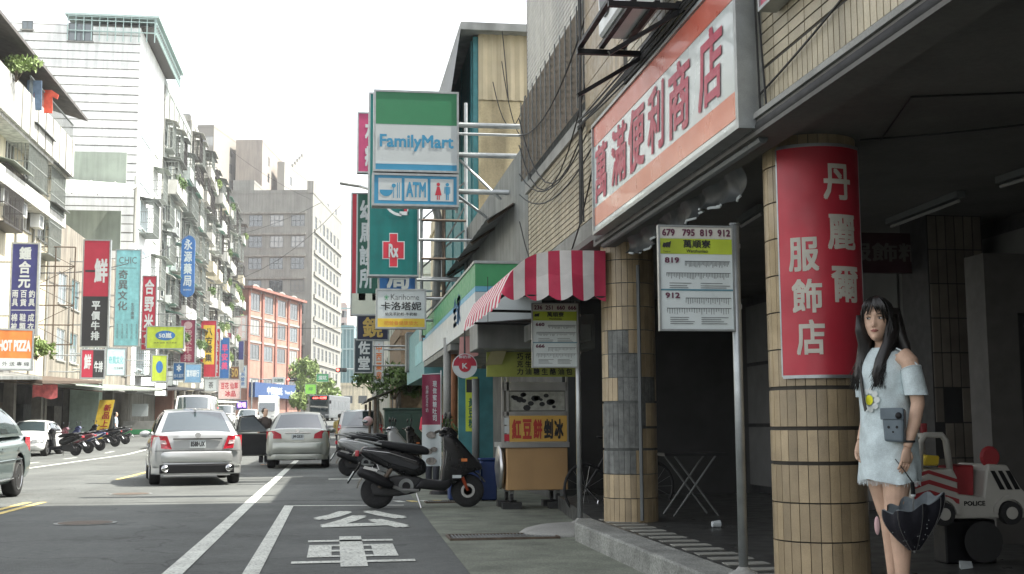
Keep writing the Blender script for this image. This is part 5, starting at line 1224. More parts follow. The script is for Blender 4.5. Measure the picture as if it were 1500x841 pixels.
lsign('salon_sign', 'tall pale cyan sign with thin dark characters', (167,206,367,506), bg=M_cyan, texts=[('CHIC',.1,.85,.86,.93,M_frame,.0),('奇異文化',.1,.5,.36,.80,M_frame,.015,True),('生活廣場',.66,.8,.27,.45,M_frame,.01,True),('一',.1,.85,.81,.815,M_frame,.0)]+[('生活用品',.08+.2*i,.16+.2*i,.07,.23,M_frame,.0,True) for i in range(5)])
lsign('rice_sign', 'red vertical sign with white characters right of the cyan sign', (207,229,405,512), bg=M_redd, texts=[('合野米食',.14,.86,.03,.97,M_signw,.025,True)])
ov = lsign('drink_sign', 'horizontal lime yellow sign with a blue oval emblem', (215,269,479,510), X=-11.4, bg=M_lime, texts=[('清茶 咖啡 果汁專賣',.18,.82,.22,.28,M_ink,.0)])
def oval(t, px, X, u, v, ru, rv, m, y=-.0025):
    Y = P((px[0]+px[1])/2, (px[2]+px[3])/2, X=X).y; w = P(px[1],px[2],Y=Y).x-P(px[0],px[2],Y=Y).x; h = P(px[0],px[2],Y=Y).z-P(px[0],px[3],Y=Y).z
    MB().add([(-w/2+w*(u+ru*math.cos(k*math.pi/12)), y, h*(v+rv*math.sin(k*math.pi/12))) for k in range(24)], [tuple(range(24))]).build('emblem', m, t, fix=False); return w, h
w, h = oval(ov, (215,269,479,510), -11.4, .5, .6, .27, .23, M_blue); g = MB(); put_text(g, '50嵐', -w*.18, w*.18, h*.47, h*.73, -.0045, .03); g.build('emblem_lettering', M_signw, ov, fix=False)
lsign('pharmacy_lozenge', 'blue rounded vertical pharmacy sign with white characters hanging high', (264,286,345,435), X=-12.4, bg=M_blue, shape='lozenge', texts=[('永源藥局',.2,.8,.16,.95,M_signw,.02,True),('健保特約',.2,.8,.1,.13,M_signw,.0)])
sgn = lsign('steakhouse_maroon_sign', 'maroon vertical sign with round emblem and pale characters', (264,286,469,531), bg=M_maroon, texts=[('我家牛排',.25,.8,.02,.78,mat('dusty_pink', (.45,.3,.3), .5, var=.05),.02,True)]); oval(sgn, (264,286,469,531), -12.6, .5, .88, .28, .09, MAT['dusty_pink'])
lsign('dumpling_sign', 'red sign with a yellow plate of black characters', (293,317,470,552), bg=M_red, layers=[(M_yel,.16,.9,.22,.92)], texts=[('八方雲集',.3,.75,.26,.88,M_ink,.02,True)])
lsign('red_menu_sign', 'narrow red sign with white characters behind the yellow plate', (313,322,482,551), bg=M_red, texts=[('鍋貼水餃',.2,.8,.05,.95,M_signw,.02,True)], X=-12)
lsign('blue_pink_sign', 'bright blue vertical sign with pink characters', (322,336,495,554), bg=M_blue, texts=[('早安美',.15,.85,.2,.85,mat('pink_letter', (.6,.08,.2), .5, var=0),.04,True)])
lsign('maroon_small_sign', 'small maroon sign above the bright blue one', (327,339,488,496), bg=M_maroon, texts=[('◎',.3,.7,.2,.8,M_signw,.0)])
lsign('brown_number_sign', 'brown square sign with gold number 50', (336,350,537,555), bg=mat('sign_brown', (.14,.06,.03), .5), texts=[('50',.15,.9,.15,.85,M_gold,.02)])
lsign('white_blue_sign', 'white vertical sign with blue characters left of the brick building', (351,361,536,568), bg=M_signw, texts=[('眼科診所',.2,.8,.05,.95,M_blue,.02,True)])
lsign('grey_brush_sign', 'white vertical sign with black brush characters beside the brick building', (361,372,536,570), bg=M_signw, texts=[('千家禾',.2,.8,.05,.95,M_ink,.02,True)])
lsign('navy_tall_sign', 'navy and white tall sign on the side of the brick building', (345,357,500,545), bg=M_offw, layers=[(M_navy,.35,1,.4,1)], texts=[('好聲音',.05,.4,.1,.95,M_ink,.02,True)])
lsign('phone_number_sign', 'pale pink board with large phone digits beside the brick building', (344,361,463,498), bg=mat('pale_pink_board', (.5,.38,.36), .6, var=.05), texts=[('0932',.08,.3,.05,.95,M_signw,.02,True),('信義房',.6,.9,.05,.95,M_signw,.02,True)])
# lower box signs over the shop canopies
lsign('steak_box_sign', 'small red and black box sign with white characters above the canopy', (120,152,513,553), X=-12.0, bg=M_ink, layers=[(M_redd,0,.5,0,1)], texts=[('鮮',.1,.42,.3,.85,M_signw,.03),('牛排',.56,.95,.2,.6,M_signw,.03)], rz=rad(16))
lsign('salon_box_sign', 'pale cyan box sign above the canopy next to the red and black one', (157,183,511,549), X=-11.8, bg=mat('ice_blue', (.5,.64,.66), .45), texts=[('奇異文化',.08,.92,.42,.72,M_cyan,.02),('生活廣場',.4,.9,.2,.3,M_frame,.0)], rz=rad(14))
sgn = lsign('drink_box_sign', 'square lime yellow box sign with a blue oval under the larger lime one', (223,244,521,558), X=-11.6, bg=M_lime, rz=rad(14)); oval(sgn, (223,244,521,558), -11.6, .5, .55, .24, .24, M_blue)
lsign('bank_box_sign', 'blue bank box sign with white emblem above the parked scooters', (254,270,532,556), X=-11.6, bg=mat('bank_sign_blue', (.015,.09,.22), .45, var=.1), texts=[('台北富邦',.05,.95,.12,.35,M_signw,.0),('✽',.28,.72,.48,.92,M_signw,.02)])
lsign('bank_long_sign', 'long pale blue bank sign beside the blue box sign', (271,294,534,560), X=-11.4, bg=mat('dull_blue', (.12,.24,.36), .5), texts=[('富邦銀行',.1,.9,.3,.7,M_signw,.02)], rz=rad(18))
lsign('white_box_sign', 'white box sign over the canopies below the dumpling sign', (300,318,556,572), X=-11.6, bg=M_signw, texts=[('茶',.3,.7,.2,.8,M_frame,.02)])
lsign('pink_box_sign', 'white and pink box sign over the far canopies', (320,352,556,584), X=-11.4, bg=mat('pink_white', (.62,.45,.42), .5), texts=[('豆花 仙草',.1,.9,.5,.85,M_red,.02),('冰品',.3,.8,.1,.42,M_red,.03)])
lsign('neon_sign', 'purple and blue lit neon sign over a far shop', (346,362,587,600), X=-11, bg=mat('neon_dark', (.05,.03,.2), .5), texts=[('歡唱',.1,.9,.2,.85,mat('neon_violet', (.35,.2,.9), .5, var=0, emit=1.2),.05)])
lsign('bright_lamp_sign', 'glowing white shop lamp box under the canopy', (227,243,562,579), X=-11.8, bg=mat('lamp_white', (.9,.9,.85), .5, var=0, emit=1.3))
# canopies over the left shops
canopy('dark canopy over the shops under the orange pizza sign', -20, 62, 556, d1=-11.6)
canopy('worn brown canopy under the red and black box sign', 62, 150, 562, d1=-11.4, m=M_rust)
canopy('pale green canopy left of the lime box sign', 150, 238, 572, d1=-11.2, m=M_ggrn)
canopy('dark grey canopy under the blue bank sign', 245, 300, 572, d1=-11.2, m=M_dark)
canopy('white canopy over the far left shops', 300, 350, 590, d1=-11.2, m=M_offw)
# hanging banners, pale column, slanted yellow banner
q = P(66, 573, X=-12.0); t = thing('fabric_pelmet', 'red and white fabric pelmet hanging from the brown canopy', 'pelmet', tuple(q)); MB().grid([[(-.5+1.0*i/8, .02*math.sin(i), -.28+.06*math.sin(i*.8)) for i in range(9)], [(-.5+1.0*i/8, 0, .28) for i in range(9)]]).build('cloth', mat('pelmet_red', (.5,.12,.12), .8, var=.3, vs=5), t, fix=False)
q = P(145, 608, X=-11.9); t = thing('slanted_banner', 'yellow and white slanted banner board with red characters among the scooters', 'banner', (q.x, q.y, gz(q.y)+.1))
MB().add([(-.35,0,.1),(.35,0,.1),(.75,.05,2.2),(.0,.05,2.2),(-.35,.03,.1),(.35,.03,.1),(.75,.08,2.2),(.0,.08,2.2)], [(0,1,2,3),(7,6,5,4),(0,4,5,1),(1,5,6,2),(2,6,7,3),(3,7,4,0)]).build('panel', M_yel, t)
g = MB(); put_vtext(g, '新品上市', -.05, .3, .4, 2.0, 0, .03); g.v = [(v[0]+(v[2]-.1)*.17, v[2]*.024-.012, v[2]) for v in g.v]; g.build('lettering', M_red, t, fix=False)
q = P(125, 620, X=-13.3); t = thing('mint_pillar', 'pale mint green pillar behind the parked scooters', 'pillar', (q.x, q.y, gz(q.y))); MB().box(-.75,.75,-.5,.5,0,3.3).build('shaft', mat('mint_paint', (.42,.52,.46), .7, var=.1, streak=.15), t)
q = P(238, 600, X=-13.5); t = thing('brick_pier', 'orange brick shop pier beside the glowing lamp box', 'pier', (q.x, q.y, gz(q.y))); MB().box(-.8,.8,-.6,.6,0,3.2).build('shaft', M_brick, t)
q = P(205, 640, X=-12.4); t = thing('green_counter', 'green and grey shop counter on the left pavement', 'counter', (q.x, q.y, gz(q.y)+.1)); MB().box(-1.0,1.0,-.4,.4,0,.9).build('body', M_concl, t); MB().box(-1.0,1.0,-.42,-.402,.05,.35).build('front', M_grn, t); MB().box(-.5,.5,-.3,-.25,1.2,2.0).build('notice', M_signw, t); MB().box(-.03,.03,-.29,-.26,.9,1.2).build('notice_post', M_steel, t)
# ------------------------------------------------------------------ far street furniture
def traffic_light(label, px, py, Y, ax, lamp=True, sgn=None):
    q = P(px, py, Y=Y); zg = gz(Y); t = thing('traffic_light', label, 'traffic light', (ax, Y, zg)); z = q.z-zg
    MB().tube([(0,0,0),(0,0,z-.3),(.0,0,z)], .09, 8).build('pole', M_gal, t); MB().tube([(0,0,z),(q.x-ax,0,z+.15)], .06, 6).build('arm', M_gal, t)
    hd = MB().box(q.x-ax-.65, q.x-ax+.65, -.15, .15, z-.25, z+.25).build('signal_head', M_blk, t, bevel=.05)
    for k in range(3):
        MB().lathe([(.17,-.17),(.15,-.19),(.01,-.19)], 14, (q.x-ax-.42+.42*k, 0, z), 'y').build('lamp', mat('signal_red', (1.0,.08,.06), .4, var=0, emit=3.5) if k == 0 else M_dark, hd)
    return t
traffic_light('red traffic light on a mast arm in front of the far white buildings', 500, 542, 150, 8.0)
traffic_light('red traffic light over the road in front of the brick building', 427, 556, 160, -10.5)
q = P(408, 557, Y=158); t = thing('street_name_sign', 'small white road sign beside the far traffic light', 'sign', (q.x, 158, q.z)); MB().box(-.8,.8,0,.06,-.4,.4).build('panel', M_signw, t); g = MB(); put_text(g, '北深路', -.6, .6, -.22, .22, -.006, .02); g.build('lettering', M_dgreen, t, fix=False); MB().cyl((.8,.05,0),(1.9,.05,.1),.04,n=6).build('arm', M_gal, t)
sign('green_road_sign', 'dark green road sign in front of the far tree', (464,481,548,559), 170, M_grn, [], [('深坑',.15,.85,.2,.8,M_signw,.02)], th=.1, fw=.05)
sign('lime_shop_sign', 'bright green shop sign below the far trees', (447,463,563,577), 172, mat('bright_green', (.25,.62,.08), .5, var=.05), [], [('檸',.3,.7,.3,.7,M_dgreen,.0)], th=.3, fw=.05)
sign('bank_vertical_sign', 'tall navy bank sign beside the brick building', (434,446,537,578), 178, mat('bank_navy', (.02,.03,.09), .5), [], [('中國信託',.35,.65,.05,.7,M_signw,.0,True),('✽',.3,.7,.8,.95,M_red,.03)], th=.4, fw=.08)
for i, (px, Y, h, cr, n, lb) in enumerate(((446,176,8.8,(2.3,2.2,2.8),1200,'bright leafed street tree against the grey office building'),(472,182,6.6,(3.0,2.4,2.2),1100,'lower spreading street tree under the dark green road sign'),(436,150,3.8,(1.2,1.2,1.5),600,'small round tree in front of the bank fascia'))):
    q = P(px, 600, Y=Y); tree('street_tree', lb, (q.x, Y, gz(Y)), h, cr, n, .34, M_leafl, None, True, 7, 40+i)
q = P(520, 272, Y=45); t = thing('street_lamp', 'arching street lamp reaching out above the clinic sign', 'street lamp', (q.x+.9, 45, 0)); MB().tube([(0,0,0),(0,0,q.z-.5),(-.25,0,q.z-.15),(-.8,0,q.z)], .06, 8).build('pole', M_gal, t, smooth=True); MB().obox((-1.1,0,q.z+.03),(.75,.2,.09), ry=rad(8)).build('lamp_head', M_greymet, t, bevel=.03)
cables('street_cables', 'thin overhead cables crossing the far street', [(P(260,590,Y=150)+Vector((0,0,14)), P(500,300,Y=150), 3), (P(345,345,Y=165), P(470,297,Y=165), .4), (P(300,470,Y=140), P(540,478,Y=140), .5), (P(60,400,Y=60), P(275,345,Y=95), .8), (P(0,395,Y=56), P(300,455,Y=115), 1.0), (P(340,222,Y=230), P(455,292,Y=210), .6)], .03)
# manhole covers and tar seams in the road
for i, (x, y, lb) in enumerate(((-2.9, 15.2, 'round iron manhole cover in the shaded middle lane'), (-3.4, 21.6, 'round iron manhole cover on the sunlit patch behind the silver sedan'))):
    t = thing('manhole_cover', lb, 'manhole cover', (x, y, .004)); MB().lathe([(.36,0),(.36,.004)], 28).build('rim', M_greymet, t); g = MB().lathe([(.31,.002),(.31,.007)], 28); g.build('lid', M_rust, t)
rn = random.Random(31)
for i, (x0, y0, x1, y1) in enumerate(((-4.2,19.2,1.0,18.9),(-8.2,23.5,-4.8,23.4))):
    g = MB(); rows = []
    for k in range(26):
        f = k/25; x = x0+(x1-x0)*f+rn.uniform(-.02,.02); y = y0+(y1-y0)*f+rn.uniform(-.02,.02); w = rn.uniform(.012,.03)
        d = Vector((-(y1-y0), x1-x0)).normalized(); rows.append([(x-d.x*w, y-d.y*w, .0035), (x+d.x*w, y+d.y*w, .0035)])
    g.grid(rows); tag(g.build('tar_seam', mat('tar', (.04,.04,.042), .95, var=.2, spec=.1)), kind='structure')
# ================================================================== VEHICLES
def lerp_tab(tab, x):
    if x <= tab[0][0]: return tab[0][1]
    for (a, b), (c, d) in zip(tab, tab[1:]):
        if x <= c:
            t = (x-a)/(c-a); t = t*t*(3-2*t)*.5+t*.5; return b+(d-b)*t
    return tab[-1][1]
_wheel_cache = {}
def wheel_meshes(r, w, rimm, spokes=7):
    k = (r, w, rimm.name, spokes)
    if k not in _wheel_cache:
        ty = MB(); ty.lathe([(r*.60,-w/2),(r*.93,-w/2),(r*.995,-w*.32),(r,0),(r*.995,w*.32),(r*.93,w/2),(r*.60,w/2)], 28, (0,0,0), 'x')
        ri = MB(); ri.lathe([(r*.66,w*.47),(r*.66,w*.54),(r*.60,w*.54),(r*.57,w*.30),(r*.14,w*.28),(r*.12,w*.5),(.004,w*.52)], 24, (0,0,0), 'x')
        for i in range(spokes):
            a = 2*math.pi*i/spokes; c = Vector((w*.42, math.cos(a)*r*.36, math.sin(a)*r*.36)); ri.obox(c, (w*.14, r*.52, r*.13), rx=a)
        dk = MB(); dk.lathe([(r*.58,w*.31),(r*.58,w*.32),(.01,w*.32)], 20, (0,0,0), 'x')
        a, b, c = ty.mesh('wheel', [M_rub]), ri.mesh('rim', [rimm]), dk.mesh('brake_disc', [M_dark])
        for me in (a, b, c): me.polygons.foreach_set('use_smooth', [me is a]*len(me.polygons))
        _wheel_cache[k] = (a, b, c)
    return _wheel_cache[k]
def paint(name, col, metal=.35, rough=.3): return mat(name, col, rough, metal=metal, var=.03, vs=2, coat=.8, spec=.5)
def car(name, label, loc, rz, pm, L=4.5, W=1.77, H=1.45, belt=.92, deck=1.02, hood=.76, hoodb=.96, cab=(-1.55,-.85,.35,1.05), wb=2.7, wr=.31, rim=None, style='sedan', wbf=.89, wrf=.665, yoff=0.0, cat='car'):
    t = thing(name, label, cat, loc, rz); h = L/2; w = W/2; y0, y1, y2, y3 = cab
    if style == 'sedan':
        top = [(-h,deck-.16),(-h+.05,deck-.03),(-h+.18,deck+.0),(y0-.1,belt+.08),(y0+.3,belt+.03),(0,belt),(y3-.2,hoodb-.01),(y3+.1,hoodb),(h-.45,hood+.06),(h-.15,hood-.03),(h-.03,hood-.12),(h,hood-.2)]
    else:
        top = [(-h,belt-.12),(-h+.06,belt-.01),(y0+.2,belt),(0,belt),(y3,hoodb),(h-.35,hood+.06),(h-.12,hood-.03),(h-.03,hood-.12),(h,hood-.2)]
    wid = [(-h,.84),(-h+.05,.91),(-h+.2,.97),(-h+.8,1),(h-1.0,1),(h-.35,.94),(h-.1,.86),(h,.74)]
    bot = [(-h,.40),(-h+.06,.30),(-h+.35,.23),(-h+.8,.20),(h-.8,.19),(h-.3,.2),(h-.05,.27),(h,.34)]
    st = sorted({round(v[0],3) for v in top+wid+bot} | {round(-h+L*i/18,3) for i in range(1,18)})
    rings = []
    for y in st:
        T, B, q = lerp_tab(top,y), lerp_tab(bot,y), w*lerp_tab(wid,y)
        half = [(0,B),(.7*q,B),(.93*q,B+.03),(.985*q,B+.13),(1.0*q,(B+T)/2),(.985*q,T-.22),(.95*q,T-.09),(.87*q,T-.02),(.6*q,T+.012),(0,T+.028)]
        rings.append([(x,y,z) for x,z in half]+[(-x,y,z) for x,z in reversed(half[1:-1])])
    bd = MB().loft(rings).build('body', [pm, M_blk], t, smooth=True, sub=1)
    cut = MB()
    for yy in (-wb/2+yoff, wb/2+yoff):
        for s_ in (-1, 1): cut.cyl((s_*(w-.30), yy, wr), (s_*(w+.2), yy, wr), wr+.055, n=28)
    co = cut.build('arch_cutter', [M_blk], None); co.location = (0,0,0)
    bp = bd.parent; bd.parent = None
    m = bd.modifiers.new('arches', 'BOOLEAN'); m.object = co; m.operation = 'DIFFERENCE'; m.solver = 'EXACT'
    bake(bd); bd.parent = bp; cm = co.data; bpy.data.objects.remove(co); bpy.data.meshes.remove(cm)
    for yy in (-wb/2+yoff, wb/2+yoff):
        for s_ in (-1, 1):
            ty, ri, dk = wheel_meshes(wr, .21, rim or M_steel)
            o = inst('wheel', ty, t, (s_*(w-.125), yy, wr), (0,0,0 if s_ > 0 else math.pi)); inst('rim', ri, o); inst('brake_disc', dk, o)
    # greenhouse
    zb, zr = belt-.02, H-.03; B_, R_ = w*wbf, w*wrf
    zrear = lerp_tab(top, y0)-.02; zfront = hoodb-.02
    def patch(c00, c10, c01, c11, bow, nrm, u0=0., u1=1., v0=0., v1=1., off=0., nu=8, nv=6, bowv=0.0):
        rows = []
        for j in range(nv+1):
            v = v0+(v1-v0)*j/nv; row = []
            for i in range(nu+1):
                u = u0+(u1-u0)*i/nu; p = Vector(c00).lerp(c10, u).lerp(Vector(c01).lerp(c11, u), v)
                row.append(p+Vector(nrm)*(bow*(1-(2*u-1)**2)+bowv*(1-(2*v-1)**2)+off))
            rows.append(row)
        return rows
    rb = [Vector((-B_,y0,zrear)), Vector((B_,y0,zrear))]; rt = [Vector((-R_,y1,zr)), Vector((R_,y1,zr))]
    ft = [Vector((-R_,y2,zr)), Vector((R_,y2,zr))]; fb_ = [Vector((-B_,y3,zfront)), Vector((B_,y3,zfront))]
    nr = Vector((0,-1,.35)).normalized(); nf = Vector((0,1,.4)).normalized()
    def P_rear(**k): return patch(rb[0], rb[1], rt[0], rt[1], .10, nr, bowv=.03, **k)
    def P_front(**k): return patch(fb_[1], fb_[0], ft[1], ft[0], .12, nf, bowv=.03, **k)
    def P_side(s_, **k):
        a, b, c, d = (rb[1], fb_[1], rt[1], ft[1]) if s_ > 0 else (fb_[0], rb[0], ft[0], rt[0])
        return patch(a, b, c, d, .03, Vector((s_,0,.25)).normalized(), bowv=.045, **k)
    rf = MB(); rf.grid(P_rear()); rf.grid(P_front()); rf.grid(P_side(1)); rf.grid(P_side(-1))
    rows = []
    a_, b_ = P_rear()[-1], list(reversed(P_front()[-1]))
    for j in range(7):
        v = j/6; rows.append([a_[i].lerp(b_[i], v)+Vector((0,0,.045*math.sin(math.pi*v)+.0)) for i in range(9)])
    rf.grid(rows); rf.build('roof', pm, t, smooth=True)
    gl = dict(off=.006)
    MB().grid(P_rear(u0=.07,u1=.93,v0=.08,v1=.93,**gl)).build('rear_window', M_carg, t, smooth=True, fix=False)
    MB().grid(P_front(u0=.06,u1=.94,v0=.06,v1=.94,**gl)).build('windscreen', M_carg, t, smooth=True, fix=False)
    for s_ in (-1, 1):
        for u0, u1 in ((.10,.50),(.53,.88)):
            if s_ < 0: u0, u1 = 1-u1, 1-u0
            MB().grid(P_side(s_,u0=u0,u1=u1,v0=.10,v1=.90,**gl)).build('side_window', M_carg, t, smooth=True, fix=False)
        MB().sphere((s_*(w+.035), y3-.25, belt+.05), (.12,.06,.075)).build('wing_mirror', pm, t, smooth=True)
        for yd in (y0+.62, y0+1.62): MB().box(s_*(w+.0), s_*(w+.018), yd-.08, yd+.08, belt-.17, belt-.14).build('door_handle', pm if style != 'van' else M_blk, t)
    t['dims'] = ''; del t['dims']
    return t
def yback(x, L, w):
    a = abs(x)/w; return -L/2+.045*a*a+.34*max(0, (a-.72)/.28)**2
def rear_poly(pts, L, w, m, t, name, out=.012, depth=.12, s_=1, front=False):
    P2 = []
    n = len(pts); dense = []
    for i in range(n):
        a, b = pts[i], pts[(i+1)%n]
        for k in range(4): dense.append((a[0]+(b[0]-a[0])*k/4, a[1]+(b[1]-a[1])*k/4))
    sg = -1 if front else 1
    F = [(s_*x, sg*(yback(x,L,w)-out), z) for x, z in dense]; Bk = [(s_*x*.98, sg*(yback(x,L,w)+depth), z) for x, z in dense]
    c = (sum(p[0] for p in dense)/len(dense), sum(p[1] for p in dense)/len(dense)); k = len(dense)
    vs = F+Bk+[(s_*c[0], sg*(yback(c[0],L,w)-out), c[1])]
    fs = [(i, (i+1)%k, 2*k) for i in range(k)]+[(i, k+i, k+(i+1)%k, (i+1)%k) for i in range(k)]
    return MB().add(vs, fs).build(name, m, t)
def rear_strip(x0, x1, z0, z1, L, w, out=.015, n=14, th=.03, ztop_in=0.0):
    rows = []
    for i in range(n+1):
        x = x0+(x1-x0)*i/n; y = yback(x,L,w)
        rows.append([(x,y+th,z0),(x,y-out*.5,z0),(x,y-out,z0+.03),(x,y-out,z1-.03),(x,y-out*.5,z1),(x,y+th,z1)])
    return MB().loft(rows)
def plate(t, text, x, y, z, w=.30, h=.15, ry=0):
    o = MB().box(x-w/2, x+w/2, y-.012, y, z-h/2, z+h/2).build('licence_plate', M_signw, t)
    g = MB(); sgn = -1 if y < 0 else 1
    put_text(g, text, x-w*.44, x+w*.44, z-h*.33, z+h*.33, y-.014, .03)
    if y > 0: g.v = [(-v[0]+2*x, y+.003, v[2]) for v in g.v]
    g.build('plate_lettering', M_ink, o, fix=False); return o
M_tail = mat('tail_light_red', (.42,.02,.035), .2, var=.1, vs=30, coat=.7); M_tailw = mat('tail_light_clear', (.55,.42,.42), .2, var=.1, vs=30, coat=.7)
M_head = mat('headlight_glass', (.55,.57,.58), .1, metal=.4, var=.1, vs=30, coat=.8)
P_silver = paint('silver_paint', (.44,.45,.445), .5, .28); P_champ = paint('champagne_paint', (.36,.37,.33), .5, .3); P_sage = paint('grey_green_paint', (.17,.22,.215), .5, .28)
P_white = paint('white_paint', (.74,.75,.73), 0, .35); P_dark = paint('charcoal_paint', (.03,.032,.035), .3, .3); P_grey = paint('grey_paint', (.28,.29,.29), .5, .3)
# silver sedan ahead
L_, W_ = 4.58, 1.77
t = car('silver_sedan', 'silver sedan seen from behind in the middle lane, nearest of the cars ahead', (-2.98, 24.3+L_/2, 0), rad(9.5), P_silver, L_, W_, 1.46, .93, 1.03, rim=M_steel, wr=.32, cab=(-1.72,-1.0,.35,1.15), wb=2.76)
w = W_/2
for s_ in (-1, 1):
    rear_poly([(.86,.97),(.57,.955),(.48,.70),(.86,.735)], L_, w, M_tail, t, 'tail_light', .02, .2, s_)
    rear_poly([(.80,.88),(.60,.87),(.575,.80),(.80,.81)], L_, w, M_tailw, t, 'reversing_light', .026, .1, s_)
    MB().lathe([(.068,-.02),(.068,.1),(.05,.1),(.05,-.02)], 14, (s_*.60, -L_/2-.02, .335), 'y').build('exhaust_tip', M_chrome, t, smooth=True)
rear_strip(-.87, .87, .45, .66, L_, w, .035).build('bumper', P_silver, t, smooth=True)
rear_strip(-.85, .85, .22, .45, L_, w, .012).build('lower_bumper', P_silver, t, smooth=True)
rear_strip(-.70, .70, .24, .415, L_, w, .026).build('diffuser', M_blk, t)
MB().box(-.62,.62,-L_/2-.05,-L_/2-.02,.195,.215).build('chrome_lip', M_steel, t)
rear_strip(-.45, .45, .69, .88, L_, w, .004).build('plate_recess', mat('silver_shade', (.4,.41,.41), .4, metal=.4, var=0), t)
MB().box(-.46,.46,-L_/2-.035,-L_/2-.005,.885,.91).build('chrome_strip', M_dark, t)
plate(t, '8588·UX', 0, -L_/2-.012, .80)
g = MB(); g.lathe([(.055,-.012),(.055,0)], 16, (0,-L_/2-.015,.965), 'y'); g.build('badge', M_chrome, t); g = MB(); put_text(g, 'C200', -.55, -.36, .93, .965, -L_/2-.012, .02); g.build('model_lettering', M_steel, t, fix=False)
MB().box(-.8,.8,-L_/2-.005,-L_/2+.02,.668,.676).build('trunk_seam', M_dark, t)
MB().sphere((0,-1.2,1.475),(.03,.08,.03)).build('antenna_fin', P_silver, t)
# champagne sedan with open door
L_, W_ = 4.53, 1.71
t = car('champagne_sedan', 'champagne sedan stopped on the lane line with its driver door open', (-.95, 33.2+L_/2, 0), 0, P_champ, L_, W_, 1.49, .95, 1.07, rim=M_steel, wr=.30, cab=(-1.68,-1.05,.35,1.1), wb=2.6)
w = W_/2
for s_ in (-1, 1):
    rear_poly([(.84,1.0),(.62,1.01),(.44,.92),(.42,.80),(.84,.80)], L_, w, M_tail, t, 'tail_light', .02, .2, s_)
rear_strip(-.84, .84, .40, .70, L_, w, .04).build('bumper', P_champ, t, smooth=True); rear_strip(-.8,.8,.24,.40,L_,w,.01).build('lower_bumper', P_champ, t, smooth=True)
MB().box(-.34,.34,-L_/2-.04,-L_/2-.005,.945,.972).build('chrome_strip', M_chrome, t); plate(t, 'JM·2531', 0, -L_/2-.014, .845, .32, .15)
g = MB(); g.lathe([(.045,-.012),(.045,0)], 14, (0,-L_/2-.02,1.01), 'y'); g.build('badge', M_chrome, t); MB().cyl((.5,-L_/2+.05,.27),(.5,-L_/2-.05,.26),.025,n=10).build('exhaust_tip', M_steel, t)
dr = Matrix.Translation((-w-.01, .95, 0)) @ Matrix.Rotation(rad(-62), 4, 'Z')
def dpart(mb, name, m):
    mb.v = [tuple(dr @ Vector(v)) for v in mb.v]; return mb.build(name, m, t)
dpart(MB().prism([(-1.08,.28),(0,.28),(0,.93),(-1.08,.95)], 'x', -.06, .02), 'open_door', P_champ); dpart(MB().prism([(-1.04,.31),(-.03,.31),(-.03,.90),(-1.04,.92)], 'x', .021, .05), 'door_lining', M_dark)
g = MB(); pz = [(-1.08,.95),(-.98,1.40),(-.55,1.44),(-.08,1.0)]; g.tube([(0,*p) for p in pz], .025, 6); dpart(g, 'door_frame', M_dark); dpart(MB().prism([(-1.05,.95),(-.96,1.38),(-.55,1.42),(-.08,.98)], 'x', -.006, .006), 'door_glass', M_carg)
# grey green car passing at the left edge
t = car('grey_green_sedan', 'grey green sedan passing close at the left edge', (-6.05, 22.35-2.4, 0), math.pi, P_sage, 4.8, 1.82, 1.48, .95, 1.05, rim=M_chrome, wr=.335, cab=(-1.9,-1.2,.35,1.2), wb=2.78)
for s_ in (-1, 1): rear_poly([(.88,.98),(.58,.97),(.5,.76),(.88,.74)], 4.8, .91, M_tail, t, 'tail_light', .02, .25, s_)
MB().tube([(-.915,-.0,.6),(-.915,-1.45,.62)], .012, 5).build('side_trim', P_sage, t)
g = MB(); g.tube([(-.925,.75,.30),(-.925,-.9,.32)], .012, 5); g.build('sill_trim', M_chrome, t)
# white parked sedan
t = car('white_sedan', 'white sedan parked at the left kerb facing the camera', (-12.15, 52.5, 0), math.pi, P_white, 4.5, 1.70, 1.40, .90, 1.0, rim=M_steel, wr=.30, cab=(-1.6,-.9,.35,1.1), wb=2.6, hood=.74)
for s_ in (-1, 1): rear_poly([(.80,.68),(.42,.66),(.42,.56),(.82,.57)], 4.5, .85, M_head, t, 'headlight', .012, .2, s_, True)
g = rear_poly([(.34,.66),(-.34,.66),(-.3,.57),(.3,.57)], 4.5, .85, M_dark, t, 'grille', .008, .1, 1, True); plate(t, '4K·2871', 0, 2.26, .42, .32, .15)
# dark glass SUV parked on the right
t = car('grey_suv', 'grey parked van with dark rear glass beyond the scooters', (1.15, 50, 0), rad(-4), P_grey, 4.6, 1.78, 1.72, 1.08, 1.08, .9, 1.1, (-2.2,-1.75,.6,1.45), 2.7, .33, M_steel, 'suv', .94, .80)
for s_ in (-1, 1): rear_poly([(.86,1.18),(.74,1.18),(.72,.86),(.86,.86)], 4.6, .89, M_tail, t, 'tail_light', .02, .2, s_)
rear_strip(-.86,.86,.4,.68,4.6,.89,.04).build('bumper', P_grey, t, smooth=True); plate(t, '6F·3320', 0, -2.31, .85, .32, .15)
